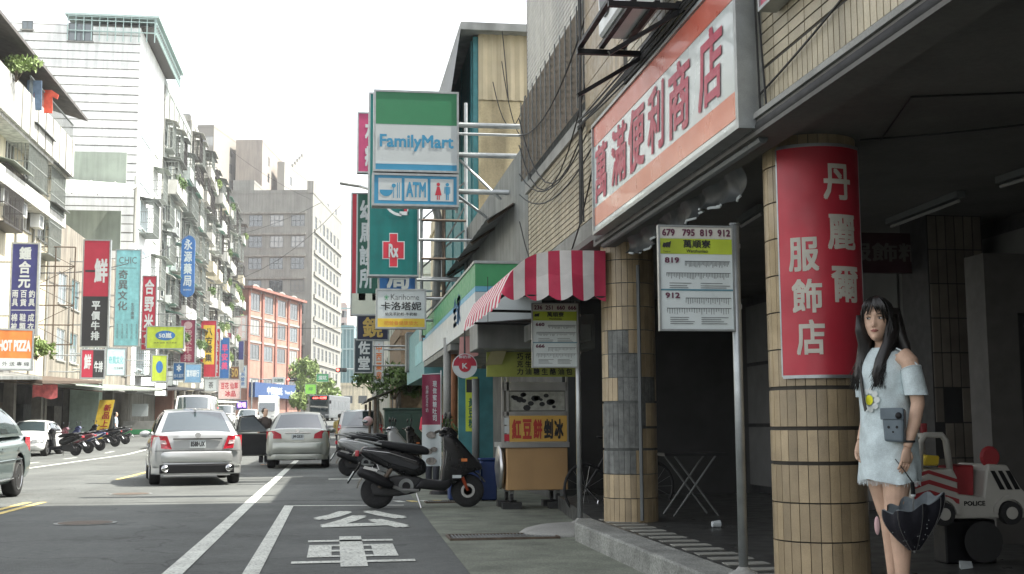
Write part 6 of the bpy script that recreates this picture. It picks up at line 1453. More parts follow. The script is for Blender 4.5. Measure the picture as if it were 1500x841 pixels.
# oncoming white vehicles
t = car('white_van', 'white high roofed van ahead of the silver sedan', (-6.5, 60, gz(60)), math.pi, P_white, 4.6, 1.75, 2.45, 1.15, 1.15, 1.0, 1.2, (-2.2,-2.05,1.35,2.0), 2.6, .30, M_steel, 'van', .96, .86, cat='van')
for s_ in (-1, 1): rear_poly([(.78,.86),(.52,.86),(.52,.7),(.8,.7)], 4.6, .87, M_head, t, 'headlight', .012, .2, s_, True)
t = car('white_hatchback', 'small white car coming from the far end of the street', (P(361,615,Y=100).x, 102, gz(102)), math.pi, P_white, 4.0, 1.68, 1.62, 1.0, 1.0, .9, 1.05, (-1.9,-1.4,.5,1.3), 2.45, .3, M_steel, 'suv', .94, .8)
for s_ in (-1, 1): rear_poly([(.78,.82),(.48,.82),(.5,.66),(.8,.66)], 4.0, .84, M_head, t, 'headlight', .012, .2, s_, True)
rear_poly([(.45,.8),(-.45,.8),(-.4,.62),(.4,.62)], 4.0, .84, M_dark, t, 'grille', .008, .1, 1, True)
t = car('white_pickup_van', 'white van behind the small oncoming white car', (P(330,610,Y=118).x, 118, gz(118)), math.pi, P_white, 4.4, 1.7, 1.95, 1.1, 1.1, .95, 1.15, (-2.1,-1.95,1.2,1.9), 2.5, .3, M_steel, 'van', .95, .85, cat='van')
Yt = 128; q = P(391, 610, Y=Yt)
t = thing('white_truck', 'white box truck further down the street', 'truck', (q.x, Yt, gz(Yt)), 0)
MB().box(-1.0,1.0,1.6,6.0,.9,3.0).build('cargo_box', P_white, t, bevel=.04); MB().prism([(0,.5),(1.5,.5),(1.5,2.3),(.35,2.3),(.02,1.3)], 'x', -.95, .95).build('cab', P_white, t, bevel=.06); MB().prism([(.0,1.35),(.34,2.2),(.30,2.22),(-.03,1.35)], 'x', -.8, .8).build('windscreen', M_carg, t)
for y in (.7, 4.8):
    for s_ in (-1, 1): ty, ri, dk = wheel_meshes(.38, .24, M_steel); o = inst('wheel', ty, t, (s_*.8,y,.38), (0,0,0 if s_ > 0 else math.pi)); inst('rim', ri, o)
for s_ in (-1, 1): MB().box(s_*.55-.15, s_*.55+.15, -.03, .02, .75, .9).build('headlight', M_head, t)
# city bus
Yb_ = 150; q = P(464, 600, Y=Yb_)
t = thing('city_bus', 'city bus with a lit red destination display coming round the bend', 'bus', (q.x+.3, Yb_, gz(Yb_)), rad(-14))
MB().box(-1.25,1.25,0,11,.35,3.15).build('body', mat('bus_grey', (.07,.08,.085), .4, var=.08, coat=.5), t, bevel=.12, seg=3); MB().box(-1.1,1.1,-.02,.05,1.15,2.55).build('windscreen', M_carg, t); MB().box(-1.1,1.1,-.03,.05,2.62,3.0).build('display', M_blk, t)
g = MB(); put_text(g, '660 公館', -.8, .9, 2.68, 2.95, -.035, .03); g.build('display_lettering', mat('led_red', (1,.06,.05), .5, var=0, emit=4), t, fix=False)
for i in range(5):
    for s_ in (-1, 1): MB().box(s_*1.25-.012, s_*1.25+.012, .8+1.9*i, 2.5+1.9*i, 1.4, 2.55).build('side_window', M_carg, t)
for y in (2.2, 8.2):
    for s_ in (-1, 1): ty, ri, dk = wheel_meshes(.48, .28, M_steel); o = inst('wheel', ty, t, (s_*1.1,y,.48), (0,0,0 if s_ > 0 else math.pi)); inst('rim', ri, o)
for s_ in (-1, 1): MB().box(s_*.95-.2, s_*.95+.2, -.03, .02, .65, .85).build('headlight', M_head, t); MB().obox((s_*1.4,-.15,2.3),(.2,.1,.4)).build('mirror', M_blk, t)
# ------------------------------------------------------------------ scooters
def scooter(name, label, loc, rz, body_m, accent_m, fork_m, box=False):
    t = thing(name, label, 'scooter', loc, rz)
    def tyre(x, r, ww, nm):
        g = MB(); g.lathe([(r*.62,-ww/2),(r*.9,-ww/2),(r,-ww*.15),(r,ww*.15),(r*.9,ww/2),(r*.62,ww/2)], 26, (x,0,r), 'y'); o = g.build(nm, M_rub, t, smooth=True)
        g = MB(); g.lathe([(r*.66,-ww*.3),(r*.66,ww*.3)], 22, (x,0,r), 'y')
        g.build('rim_well', M_dark, o)
        g = MB()
        for k in range(5): a = 2*math.pi*k/5; g.obox((x+.36*r*math.cos(a),0,r+.36*r*math.sin(a)), (r*.6,ww*.68,r*.13), ry=-a)
        g.lathe([(r*.69,-ww*.36),(r*.69,ww*.36),(r*.62,ww*.36),(r*.62,-ww*.36)], 22, (x,0,r), 'y'); g.lathe([(r*.16,-ww*.5),(r*.16,ww*.5)], 10, (x,0,r), 'y'); g.build('rim', mat('dark_alloy', (.17,.17,.175), .4, metal=.5, var=.1), o)
    tyre(-.60, .225, .12, 'rear_wheel'); tyre(.62, .225, .11, 'front_wheel')
    MB().lathe([(.095,-.072),(.095,-.066),(.06,-.066),(.06,-.072)], 20, (.62,0,.225), 'y').build('brake_disc', M_steel, t)
    MB().prism([(-.86,.74),(-.80,.84),(-.45,.80),(-.1,.72),(.06,.62),(.06,.46),(-.12,.40),(-.42,.50),(-.72,.64)], 'y', -.16, .16).build('rear_fairing', body_m, t, bevel=.06, seg=2, smooth=True, sub=2)
    MB().prism([(-.78,.77),(-.35,.70),(-.02,.56),(-.10,.50),(-.45,.60)], 'y', -.165, .165).build('side_accent', accent_m, t, bevel=.015)
    MB().prism([(-.68,.85),(-.58,.92),(-.32,.885),(-.06,.86),(.10,.80),(.10,.70),(-.2,.73),(-.5,.80)], 'y', -.13, .13).build('seat', M_blk, t, bevel=.045, seg=2, smooth=True, sub=2)
    MB().tube([(-.55,-.12,.86),(-.86,-.1,.92),(-.9,0,.92),(-.86,.1,.92),(-.55,.12,.86)], .014, 6).build('grab_rail', M_greymet, t)
    MB().prism([(-.66,.17),(-.30,.15),(-.02,.22),(.02,.40),(-.2,.46),(-.55,.42),(-.70,.32)], 'y', -.10, .11).build('engine_case', M_dark, t, bevel=.03, seg=2, smooth=True, sub=1)
    MB().lathe([(.10,-.13),(.10,-.10)], 18, (-.22,0,.30), 'y').build('clutch_cover', M_greymet, t); MB().lathe([(.055,-.145),(.055,-.12)], 14, (-.22,0,.30), 'y').build('cover_ring', M_blk, t)
    MB().prism([(-.12,.27),(.30,.22),(.40,.30),(.38,.40),(.26,.36),(-.02,.40)], 'y', -.18, .18).build('floorboard', M_blk, t, bevel=.03, seg=2, smooth=True, sub=1)
    MB().prism([(.24,.32),(.42,.30),(.60,.46),(.80,.50),(.82,.56),(.66,.72),(.50,.92),(.38,1.0),(.27,.98),(.30,.72),(.26,.5)], 'y', -.16, .16).build('front_fairing', body_m, t, bevel=.05, seg=2, smooth=True, sub=2)
    MB().prism([(.60,.68),(.70,.60),(.78,.54),(.72,.58),(.58,.74)], 'y', -.12, .12).build('headlight', M_head, t, bevel=.01)
    g = MB(); n = 8; rows = []
    for k in range(n+1): a = rad(25+120*k/n); rows.append([(.62+.255*math.cos(a), -.075, .225+.255*math.sin(a)), (.62+.275*math.cos(a), 0, .225+.275*math.sin(a)), (.62+.255*math.cos(a), .075, .225+.255*math.sin(a))])
    g.grid(rows); g.build('front_fender', body_m, t, smooth=True, fix=False)
    g = MB(); n = 7; rows = []
    for k in range(n+1): a = rad(60+110*k/n); rows.append([(-.60+.27*math.cos(a), -.07, .225+.27*math.sin(a)), (-.60+.285*math.cos(a), 0, .225+.285*math.sin(a)), (-.60+.27*math.cos(a), .07, .225+.27*math.sin(a))])
    g.grid(rows); g.build('rear_fender', M_blk, t, smooth=True, fix=False)
    for s_ in (-1, 1):
        MB().tube([(.46,s_*.075,.66),(.52,s_*.08,.46),(.62,s_*.08,.225)], [.026,.026,.02], 8).build('fork', fork_m, t, smooth=True)
        MB().tube([(-.36,s_*.12,.62),(-.58,s_*.12,.28)], .028, 8).build('shock_absorber', accent_m if s_ > 0 else M_rust, t)
        MB().tube([(.31,s_*.16,1.02),(.26,s_*.26,1.03),(.22,s_*.36,1.01)], [.02,.018,.022], 8).build('handlebar', M_blk, t)
        MB().tube([(.32,s_*.22,1.04),(.36,s_*.27,1.14),(.35,s_*.30,1.20)], .008, 6).build('mirror_stalk', M_blk, t)
        MB().sphere((.35,s_*.32,1.24),(.02,.075,.05)).build('mirror', M_blk, t, smooth=True)
        MB().box(.52,.60,s_*.165-.01,s_*.165+.01,.62,.66).build('indicator', M_ora, t)
    MB().prism([(.22,.96),(.44,.90),(.50,.98),(.40,1.08),(.28,1.09)], 'y', -.14, .14).build('handlebar_cowl', body_m, t, bevel=.035, seg=2, smooth=True, sub=2)
    MB().tube([(-.05,-.14,.24),(-.28,-.17,.25),(-.45,-.18,.32)], .022, 8).build('exhaust_pipe', M_steel, t); MB().tube([(-.40,-.18,.30),(-.50,-.18,.35),(-.82,-.19,.50),(-.86,-.19,.52)], [.045,.07,.075,.05], 12).build('muffler', M_blk, t, smooth=True)
    MB().box(-.90,-.85,-.10,.10,.70,.78).build('tail_light', M_tail, t, bevel=.01)
    MB().tube([(-.82,0,.62),(-1.0,0,.34)], .012, 6).build('plate_bracket', M_blk, t); MB().obox((-.955,0,.44),(.008,.22,.14), ry=rad(32)).build('licence_plate', M_signw, t)
    MB().tube([(-.08,-.10,.2),(-.02,-.16,.01)], .012, 6).build('side_stand', M_steel, t)
    for s_ in (-1, 1):
        MB().tube([(-.80,s_*.150,.79),(-.45,s_*.168,.745),(-.08,s_*.166,.63)], [.003,.007,.003], 5).build('trim_line', M_steel, t)
        MB().tube([(.30,s_*.150,.50),(.32,s_*.155,.74),(.30,s_*.13,.95)], .005, 5).build('shield_edge', M_greymet, t)
        MB().tube([(.30,s_*.20,1.02),(.40,s_*.14,1.05),(.48,s_*.06,.92)], .005, 5).build('brake_cable', M_cable, t)
    MB().prism([(-.80,.545),(-.62,.50),(-.60,.53),(-.78,.58)], 'y', -.262, -.25).build('muffler_shield', M_steel, t)
    MB().box(.40,.52,-.168,-.160,.40,.44).build('sticker', M_signw, t)
    if box: MB().prism([(-.98,.90),(-.62,.92),(-.58,1.20),(-.70,1.26),(-.92,1.24)], 'y', -.2, .2).build('top_box', body_m, t, bevel=.04)
    return t
P_blk = mat('scooter_black', (.004,.004,.0045), .3, var=.05, spec=.25, coat=.35); P_sil = paint('scooter_silver', (.45,.46,.46), .5, .3)
M_slv = mat('satin_grey_panel', (.02,.021,.023), .4, metal=.3, var=.1); M_fork = mat('orange_fork', (.42,.07,.025), .4, var=.05)
qa, qb = P(555,745,Z=0), P(680,743,Z=0)
hero = scooter('black_scooter', 'black scooter with orange front fork parked across the bus bay end, nearest scooter', ((qa.x+qb.x)/2, (qa.y+qb.y)/2, 0), math.atan2(qb.y-qa.y, qb.x-qa.x), P_blk, M_slv, M_fork)
hero.scale = (1.02,1.02,1.02)
def clone(name, label, loc, rz, remap, group=None):
    c = copy_tree(hero, None, loc, rz, label, remap); c.name = name
    if group: c['group'] = group
    return c
rm = lambda b, a=None, f=None: {'scooter_black': b, 'satin_grey_panel': a or M_blk, 'orange_fork': f or M_blk}
P_maroon = paint('maroon_paint', (.09,.015,.025), .2, .3); P_navy = paint('navy_paint', (.02,.03,.10), .2, .3)
q = P(514, 697, Z=0); G1 = 'scooters parked along the right kerb'; G2 = 'scooters parked in front of the left shops'
hero['group'] = G1
clone('silver_scooter', 'silver scooter parked right behind the black one', (q.x+.55, q.y, 0), rad(4), rm(P_sil, P_sil), G1)
clone('grey_scooter', 'grey scooter half hidden beyond the silver scooter', (q.x+.75, q.y+3.4, 0), rad(8), rm(P_grey, M_slv), G1)
clone('white_scooter', 'pale scooter farthest along the right kerb near the grey van', (q.x+.95, q.y+7.5, 0), rad(12), rm(P_sil, P_dark), G1)
clone('dark_scooter', 'black scooter beside the dark green electrical cabinet', (q.x+1.3, q.y+5.4, 0), rad(5), rm(P_blk, M_slv), G1)
for i, (px, py, b, lb) in enumerate(((108,664,P_blk,'black scooter beside the rear of the white parked sedan'),(126,662,P_maroon,'maroon scooter parked left of the slanted yellow banner'),(143,660,P_navy,'blue and white scooter under the slanted yellow banner'),(165,657,P_blk,'black scooter right of the blue one on the left side'),(180,655,P_dark,'charcoal scooter at the right end of the left row'))):
    q = P(px, py, Z=.1); clone(['black_scooter','maroon_scooter','blue_scooter','black_scooter','charcoal_scooter'][i], lb, (q.x-.5, q.y, gz(q.y)+.0), rad(180-12+4*i), rm(b, [M_slv,M_slv,P_white,M_slv,M_slv][i]), G2)
q = P(539, 617, Y=31); t = thing('helmet', 'pale pink helmet resting on a parked scooter', 'helmet', tuple(q)); MB().sphere((0,0,0),(.13,.15,.12),14,9).build('shell', mat('pink_helmet', (.45,.28,.28), .3, var=.05), t, smooth=True); MB().sphere((-.05,-.06,-.01),(.10,.10,.06),12,7).build('visor', M_carg, t, smooth=True)
# ================================================================== PEOPLE
M_skin = mat('skin', (.56,.37,.265), .5, var=.1, vs=16, spec=.35, fine=.05, bump=.1, bs=300); M_hair = mat('black_hair', (.012,.010,.009), .38, var=.2, vs=40, spec=.5)
M_denim = mat('pale_denim', (.52,.60,.61), .85, var=.2, vs=11, fine=.14, bump=.5, bs=30)
def ellr(c, rx, ry, n=20, tilt=0.0, pw=2.0):
    out = []
    for k in range(n):
        a = 2*math.pi*k/n; ca_, sa = math.cos(a), math.sin(a)
        out.append((c[0]+rx*math.copysign(abs(ca_)**(2/pw), ca_), c[1]+ry*math.copysign(abs(sa)**(2/pw), sa), c[2]+tilt*sa))
    return out
def head_mesh(g, c, ang=0.0, k=1.0, n=40, m=34):
    """head with brow, sockets, nose, lips and chin; faces -y before turning by ang; c = point between the ears"""
    hw = lambda z: lerp_tab([(-.115,.018),(-.10,.036),(-.07,.054),(-.03,.066),(.02,.072),(.06,.071),(.09,.058),(.108,.032),(.116,.004)], z)
    fr = lambda z: lerp_tab([(-.115,.070),(-.10,.086),(-.07,.088),(-.03,.088),(.0,.087),(.04,.090),(.07,.083),(.09,.066),(.108,.036),(.116,.004)], z)
    bk = lambda z: lerp_tab([(-.115,-.03),(-.10,.0),(-.07,.045),(-.03,.075),(.02,.096),(.06,.094),(.09,.072),(.108,.038),(.116,.004)], z)
    rings = []
    for j in range(m+1):
        z = -.115+.231*j/m; r = []
        for i in range(n):
            a = 2*math.pi*i/n; x = math.sin(a)*hw(z); f = math.cos(a)
            y = -(fr(z) if f > 0 else bk(z))*math.copysign(abs(f)**.9, f)
            if f > 0:
                G = lambda x0, z0, sx, sz: math.exp(-((x-x0)/sx)**2-((z-z0)/sz)**2)
                d = .021*G(0,-.028,.011,.014)+.010*G(0,-.005,.008,.022)+.006*G(0,.03,.03,.012)-.007*(G(.031,.006,.016,.011)+G(-.031,.006,.016,.011))+.005*G(0,-.062,.020,.008)-.003*G(0,-.048,.012,.005)+.006*G(0,-.098,.02,.012)+.004*(G(.042,-.03,.02,.02)+G(-.042,-.03,.02,.02))
                y -= d
            r.append((x*k, y*k, z*k))
        rings.append(r)
    h = MB().loft(rings)
    for s_ in (-1, 1): h.sphere((s_*.073*k, .008*k, -.012*k), (.009*k,.019*k,.030*k), 8, 6)
    M = Matrix.Translation(c) @ Matrix.Rotation(ang, 4, 'Z'); g.add([M @ Vector(v) for v in h.v], h.f)
    return M
def remesh(o, vox, smooth=4):
    m = o.modifiers.new('remesh', 'REMESH'); m.mode = 'VOXEL'; m.voxel_size = vox; m.use_smooth_shade = True
    s_ = o.modifiers.new('smooth', 'SMOOTH'); s_.iterations = smooth; s_.factor = .4
    p = o.parent; o.parent = None; bake(o); o.parent = p
    o.data.polygons.foreach_set('use_smooth', [True]*len(o.data.polygons)); return o
def hand(g, wrist, direction, side, spread_dir, k=1.0, curl=.35):
    """palm and five separate bent fingers"""
    w_ = Vector(wrist); d = Vector(direction).normalized(); s_ = Vector(spread_dir); s_ = (s_-d*s_.dot(d)).normalized(); n = d.cross(s_)*side
    ring = lambda p, a, b: [p+s_*a*math.cos(t)+n*b*math.sin(t) for t in [2*math.pi*i/10 for i in range(10)]]
    g.loft([ring(w_, .020*k, .017*k), ring(w_+d*.03*k, .030*k, .015*k), ring(w_+d*.07*k, .035*k, .014*k), ring(w_+d*.088*k, .033*k, .011*k)])
    fing = [(-.026,.060),(-.009,.072),(.009,.068),(.025,.054)]
    for off, l in fing:
        p = w_+d*.08*k+s_*off*k; q = [p]; dd = d.copy()
        for seg in (.45, .32, .23):
            dd = (dd+n*curl*.8).normalized(); q.append(q[-1]+dd*l*k*seg)
        g.tube(q, [.0085*k,.0082*k,.0075*k,.0055*k], 7)
    p = w_+d*.028*k-s_*.024*k; q = [p, p+(d*.7-s_*.6+n*.2)*.03*k, p+(d*1.5-s_*.75+n*.7)*.03*k, p+(d*2.2-s_*.7+n*1.2)*.026*k]
    g.tube(q, [.012*k,.0105*k,.0095*k,.0065*k], 7)
FYp = 6.45
wq = P(1299, 600, Y=FYp)
W0 = thing('person', 'young woman in a pale denim dress with long dark hair waiting by the column', 'person', (wq.x, FYp, .176), rad(-78))
KH = (P(1275, 439, Y=FYp).z-.176)/1.60
W0.scale = (KH, KH, KH)
b = MB()
b.loft([ellr((0,0,.74),.15,.10),ellr((0,.01,.86),.16,.115),ellr((0,.0,.98),.125,.09),ellr((0,-.005,1.10),.135,.095),ellr((0,-.01,1.2),.15,.10),ellr((0,.0,1.29),.15,.07),ellr((0,.005,1.325),.07,.05),ellr((0,.0,1.36),.048,.046),ellr((0,-.022,1.43),.046,.048)])
for s_ in (-1, 1):
    hx = s_*.085; fwd = -.02 if s_ > 0 else .05
    b.tube([(hx,0,.84),(hx,-.01,.70),(hx*.95,-.015+fwd,.46),(hx*.95,.0+fwd,.42),(hx*.95,.018+fwd,.30),(hx*.95,.015+fwd,.10),(hx*.95,.01+fwd,.05)], [.092,.084,.056,.053,.054,.034,.036], 16)
    b.loft([ellr((hx*.95,.02+fwd,.03),.036,.05), ellr((hx*.97,-.05+fwd,.03),.04,.08), ellr((hx*.97,-.06+fwd,.008),.042,.10)])
armL = [(.150,.0,1.285),(.195,.008,1.25),(.212,.02,1.14),(.222,.03,1.03),(.222,.0,.92),(.215,-.045,.80)]
armR = [(-.150,.0,1.285),(-.195,.005,1.25),(-.212,.02,1.14),(-.215,.04,1.03),(-.19,.0,.92),(-.16,-.06,.83)]
for A_ in (armL, armR): b.tube(A_, [.050,.048,.040,.036,.033,.022], 14)
HM = head_mesh(b, (0,-.035,1.485), rad(40), 1.0)
bo = b.build('body', M_skin, W0, smooth=True)
remesh(bo, .0055, 3)
hd = MB(); hand(hd, armL[-1], (0,-.2,-1), 1, (0,-1,0), .95, .35); hand(hd, armR[-1], (.2,-.3,-1), -1, (0,-1,0), .95, .4)
hm = hd.mesh('fingers', [M_skin]); bm = bmesh.new(); bm.from_mesh(bo.data); bm.from_mesh(hm); bmesh.ops.recalc_face_normals(bm, faces=bm.faces); bm.to_mesh(bo.data); bm.free(); bo.data.polygons.foreach_set('use_smooth', [True]*len(bo.data.polygons)); bpy.data.meshes.remove(hm)
# face details
def face(mb, name, m, smooth=True):
    mb.v = [tuple(HM @ Vector(v)) for v in mb.v]; return mb.build(name, m, W0, smooth=smooth)
M_eye = mat('eye_white', (.55,.53,.5), .25, var=0); M_iris = mat('dark_iris', (.012,.009,.007), .12, var=0); M_lip = mat('lip', (.36,.12,.10), .45, var=.05)
for s_ in (-1, 1):
    e = face(MB().sphere((s_*.031,-.0775,.006), (.0125,.008,.0058), 12, 8), 'eye', M_eye)
    g = MB().sphere((s_*.031-.003,-.0835,.006), (.0055,.0035,.0055), 10, 6); face(g, 'iris', M_iris)
    face(MB().tube([(s_*.018,-.0865,.0115),(s_*.031,-.0875,.0145),(s_*.045,-.081,.0105)], [.0012,.0019,.0012], 5), 'eyelash', M_hair)
    face(MB().tube([(s_*.015,-.0935,.027),(s_*.031,-.0925,.031),(s_*.048,-.082,.026)], [.0016,.0026,.0012], 5), 'eyebrow', M_hair)
face(MB().tube([(-.021,-.0875,-.061),(-.008,-.0955,-.0575),(0,-.0965,-.0585),(.008,-.0955,-.0575),(.021,-.0875,-.061)], [.0012,.0034,.003,.0034,.0012], 6), 'upper_lip', M_lip)
face(MB().tube([(-.019,-.0875,-.063),(0,-.0955,-.0665),(.019,-.0875,-.063)], [.0012,.0042,.0012], 6), 'lower_lip', M_lip)
for s_ in (-1, 1): face(MB().sphere((s_*.007,-.103,-.041),(.003,.003,.002),6,4), 'nostril', mat('nostril', (.10,.04,.03), .7, var=0))
# hair: scalp cap plus falling strands
rn = random.Random(9); g = MB()
rows = []
for j in range(15):
    ph = rad(2+100*j/14); row = []
    for i in range(33):
        th_ = 2*math.pi*i/32; x, y = math.sin(th_), -math.cos(th_); lim = 1.0
        front = max(0, math.cos(th_)); p_ = ph*(1-.52*front**1.5) if front > 0 else ph
        row.append((.083*x*math.sin(p_), (.101 if y < 0 else .112)*y*math.sin(p_)+.004, .018+.112*math.cos(p_)))
    rows.append(row)
g.grid(rows); g.v = [tuple(HM @ Vector(v)) for v in g.v]
# solid under-mass: back curtain and two front locks
def lock(pts, rx, ry):
    rg = []
    for (p, a_, b2) in zip(pts, rx, ry): rg.append([(p[0]+a_*math.cos(t_)*(1+.04*math.sin(5*t_)), p[1]+b2*math.sin(t_)*(1+.04*math.cos(4*t_)), p[2]) for t_ in [2*math.pi*i/20 for i in range(20)]])
    g.loft(rg)
lock([(0,.035,1.55),(0,.05,1.45),(0,.075,1.34),(0,.10,1.2),(0,.115,1.13),(0,.12,1.08)], [.075,.088,.105,.125,.115,.05], [.06,.062,.045,.03,.025,.012])
hx_, hy_ = (HM @ Vector((0,0,0))).x, (HM @ Vector((0,0,0))).y
for s_ in (-1, 1):
    e0 = HM @ Vector((s_*.074,-.012,.03)); e1 = HM @ Vector((s_*.078,-.018,-.06))
    lock([tuple(e0), tuple(e1), tuple(((HM @ Vector((s_*.078,-.03,-.13)))+Vector((s_*.085,-.05,1.36)))/2), (s_*.085,-.09,1.27), (s_*.080,-.118,1.19), (s_*.078,-.125,1.12)], [.020,.026,.034,.038,.032,.008], [.045,.048,.04,.026,.02,.006])
def strand(th_, end, mid, r0):
    ps = [(0.012*math.sin(th_), .0, .128)]
    x, y = math.sin(th_), -math.cos(th_)
    f = max(0, -y)
    for ph in (25, 50, 75, 95):
        p_ = rad(ph); k = 1.0+rn.uniform(.0,.05); ps.append((.086*x*math.sin(p_)*k, (.102 if y < 0 else .116)*y*math.sin(p_)*k+.004, .02+.112*math.cos(p_)))
    ps = [HM @ Vector(p) for p in ps]+[Vector(mid), Vector(mid).lerp(end, .5)+Vector((rn.uniform(-.008,.008),rn.uniform(-.008,.008),0)), Vector(end)]
    g.tube(ps, [r0*.5,r0,r0,r0,r0,r0*1.1,r0,r0*.25], 4)
for i in range(300):     # back
    th_ = rad(rn.uniform(105, 255)); x = math.sin(th_); j_ = rn.uniform(-1,1)
    strand(th_, (x*.13+.015*j_, .10+rn.uniform(-.01,.03), rn.uniform(1.02,1.12)), (x*.085, .075+rn.uniform(0,.03), 1.36), .0032)
for s_ in (-1, 1):       # sides falling in front of the shoulders
    for i in range(300):
        th_ = s_*rad(rn.uniform(56, 112)); mx = s_*(.082+rn.uniform(-.006,.018)); 
        strand(th_, (s_*(.082+rn.uniform(-.035,.05)), -.12+rn.uniform(-.03,.03), rn.uniform(1.10,1.20)), (mx, -.025+rn.uniform(-.035,.04), 1.365), .0028)
def bang(x0, x1, z1):
    ps = [HM @ Vector(p) for p in ((.012*x0/.05,-.03,.132),(x0*.6,-.085,.112),(x0*.9+x1*.1,-.104,.075),(x1,-.098 if abs(x1) < .045 else -.08,z1))]
    g.tube(ps, [.004,.006,.005,.0015], 4)
for i in range(34):
    f = rn.random(); s_ = 1 if f > .30 else -1
    x0 = rn.uniform(0,.06)*s_; bang(x0, x0*1.0+s_*.016, rn.uniform(.026,.05) if abs(x0) < .035 else rn.uniform(-.02,.03))
g.build('hair', M_hair, W0, smooth=True)
# dress: soft shift with frayed hem, cold-shoulder sleeves
rn = random.Random(2); n = 40; rings = []
prof_ = [(1.335,.072,.058,-.004),(1.325,.085,.066,-.004),(1.305,.125,.082,-.004),(1.27,.152,.098,-.006),(1.2,.168,.122,-.012),(1.12,.164,.124,-.012),(1.02,.160,.120,-.006),(.92,.172,.128,0),(.82,.184,.134,0),(.72,.188,.138,0),(.64,.190,.140,0),(.615,.190,.141,0)]
dz_ = []
for (p_, q_) in zip(prof_, prof_[1:]):
    for k in range(3): dz_.append(tuple(p_[i]+(q_[i]-p_[i])*k/3 for i in range(4)))
dz_.append(prof_[-1])
for z, rx, ry, cy in dz_:
    r = []
    for k in range(n):
        a = 2*math.pi*k/n; f = max(0, (1.05-z)/.45)
        wv = 1+.05*f*math.sin(5*a+1.2+z*2)+.03*f*math.sin(9*a+z*9)+.014*math.sin(7*a+z*30)+.01*math.sin(3*a-z*46)
        r.append((rx*math.cos(a)*wv, cy+ry*math.sin(a)*wv, z+(.010*math.sin(3*a)+.006*rn.uniform(-1,1) if z < .63 else 0)))
    rings.append(r)
dg = MB(); dg.loft(rings, caps=False); dg.loft([[(x*.985,y*.985,z) for x,y,z in r] for r in rings[-3:]], caps=False)
d_ = dg.build('dress', M_denim, W0, smooth=True, sub=1)
fr = MB()
for k in range(150):
    a = 2*math.pi*k/150; p = Vector((.190*math.cos(a)*(1+.03*math.sin(5*a+1.2)), .141*math.sin(a)*(1+.03*math.sin(5*a+1.2)), .622)); fr.tube([p, p+Vector((rn.uniform(-.004,.004),rn.uniform(-.004,.004),-.014-rn.uniform(0,.018)))], .0012, 3)
fr.build('frayed_hem', mat('white_thread', (.55,.6,.6), .9, var=0), d_)
for A_, s_ in ((armL, 1), (armR, -1)):
    a0, a1 = Vector(A_[1]).lerp(A_[2], .35), Vector(A_[2]).lerp(A_[3], .62); rg = []
    for k, rr in ((0,.053),(.25,.058),(.5,.058),(.8,.060),(1,.062)):
        c = a0.lerp(a1, k); rg.append([(c.x+rr*math.cos(t_)*(1+.04*math.sin(4*t_+k*7)), c.y+rr*math.sin(t_), c.z+(.018*math.cos(t_)*s_ if k == 0 else 0)) for t_ in [2*math.pi*i/18 for i in range(18)]])
    sm_ = MB(); sm_.loft(rg, caps=False); so = sm_.build('sleeve', M_denim, W0, smooth=True)
    fz = MB(); fz.tube(rg[0]+[rg[0][0]], .0035, 5); fz.tube([Vector(rg[0][0 if s_ > 0 else 9]), Vector((s_*.185,-.01,1.30)), Vector((s_*.13,-.02,1.325))], .004, 5); fz.build('frayed_trim', MAT['white_thread'], so)
    ga = MB(); ga.loft([[(c[0]*f_, c[1], c[2]) for c in []] for f_ in ()]) if False else None
# yellow flower print
def onchest(x, z, out=.004): 
    rx, ry = .166, .124; yy = -.010-ry*math.sqrt(max(.05, 1-(x/rx)**2)); return (x, yy-out, z)
FX_, FZ_ = .035, 1.05
g = MB(); g.add([onchest(FX_+.026*math.cos(k*.5236), FZ_+.028*math.sin(k*.5236), .008) for k in range(12)], [tuple(range(12))]); g.build('flower_centre', mat('flower_yellow', (.75,.72,.02), .7, var=.05), d_, fix=False)
g = MB()
for k in range(9):
    a = k*.698; c = (FX_+.046*math.cos(a), FZ_+.05*math.sin(a)); g.add([onchest(c[0]+.018*math.cos(j*.785), c[1]+.018*math.sin(j*.785), .006) for j in range(8)], [tuple(range(8))])
g.build('flower_petals', mat('petal_white', (.62,.66,.64), .8, var=.05), d_, fix=False)
# wrist band
wp = Vector(armL[4]).lerp(armL[5], .75); MB().lathe([(.030,-.006),(.032,0),(.030,.006)], 16, tuple(wp)).build('wrist_band', M_dark, W0)
# shoulder bag
bgt = thing('shoulder_bag', 'blue grey shoulder bag with cat face worn across the body', 'bag', (0,0,0), 0); bgt.location = W0.location; bgt.rotation_euler = W0.rotation_euler; bgt.scale = W0.scale
bgt.rotation_euler.z += rad(30)
bp = MB().prism([(.06,.83),(.165,.825),(.172,1.0),(.05,1.0)], 'y', -.20, -.15); bp.build('body', M_bag, bgt, bevel=.012, seg=2)
MB().prism([(.048,.945),(.174,.945),(.174,1.006),(.048,1.006)], 'y', -.207, -.201).build('flap', M_bag, bgt, bevel=.003)
g = MB()
for cx_, cz_, rr in ((.09,.905,.008),(.135,.905,.008),(.113,.88,.006)): g.add([(cx_+rr*math.cos(k*.785), -.2015, cz_+rr*math.sin(k*.785)) for k in range(8)], [tuple(range(8))])
g.build('face_print', M_blk, bgt, fix=False)
MB().sphere((.15,-.212,.965),(.018,.010,.018)).build('charm', M_blk, bgt)
g = MB(); strap = [(-.085,.02,1.345),(-.088,-.075,1.325),(-.06,-.118,1.24),(-.02,-.142,1.14),(.02,-.160,1.04),(.06,-.180,.995)]
rows = [[(p[0]-.009,p[1]-.004,p[2]-.006),(p[0]+.009,p[1]-.004,p[2]+.006),(p[0]+.009,p[1]+.002,p[2]+.006),(p[0]-.009,p[1]+.002,p[2]-.006)] for p in strap]; g.loft(rows)
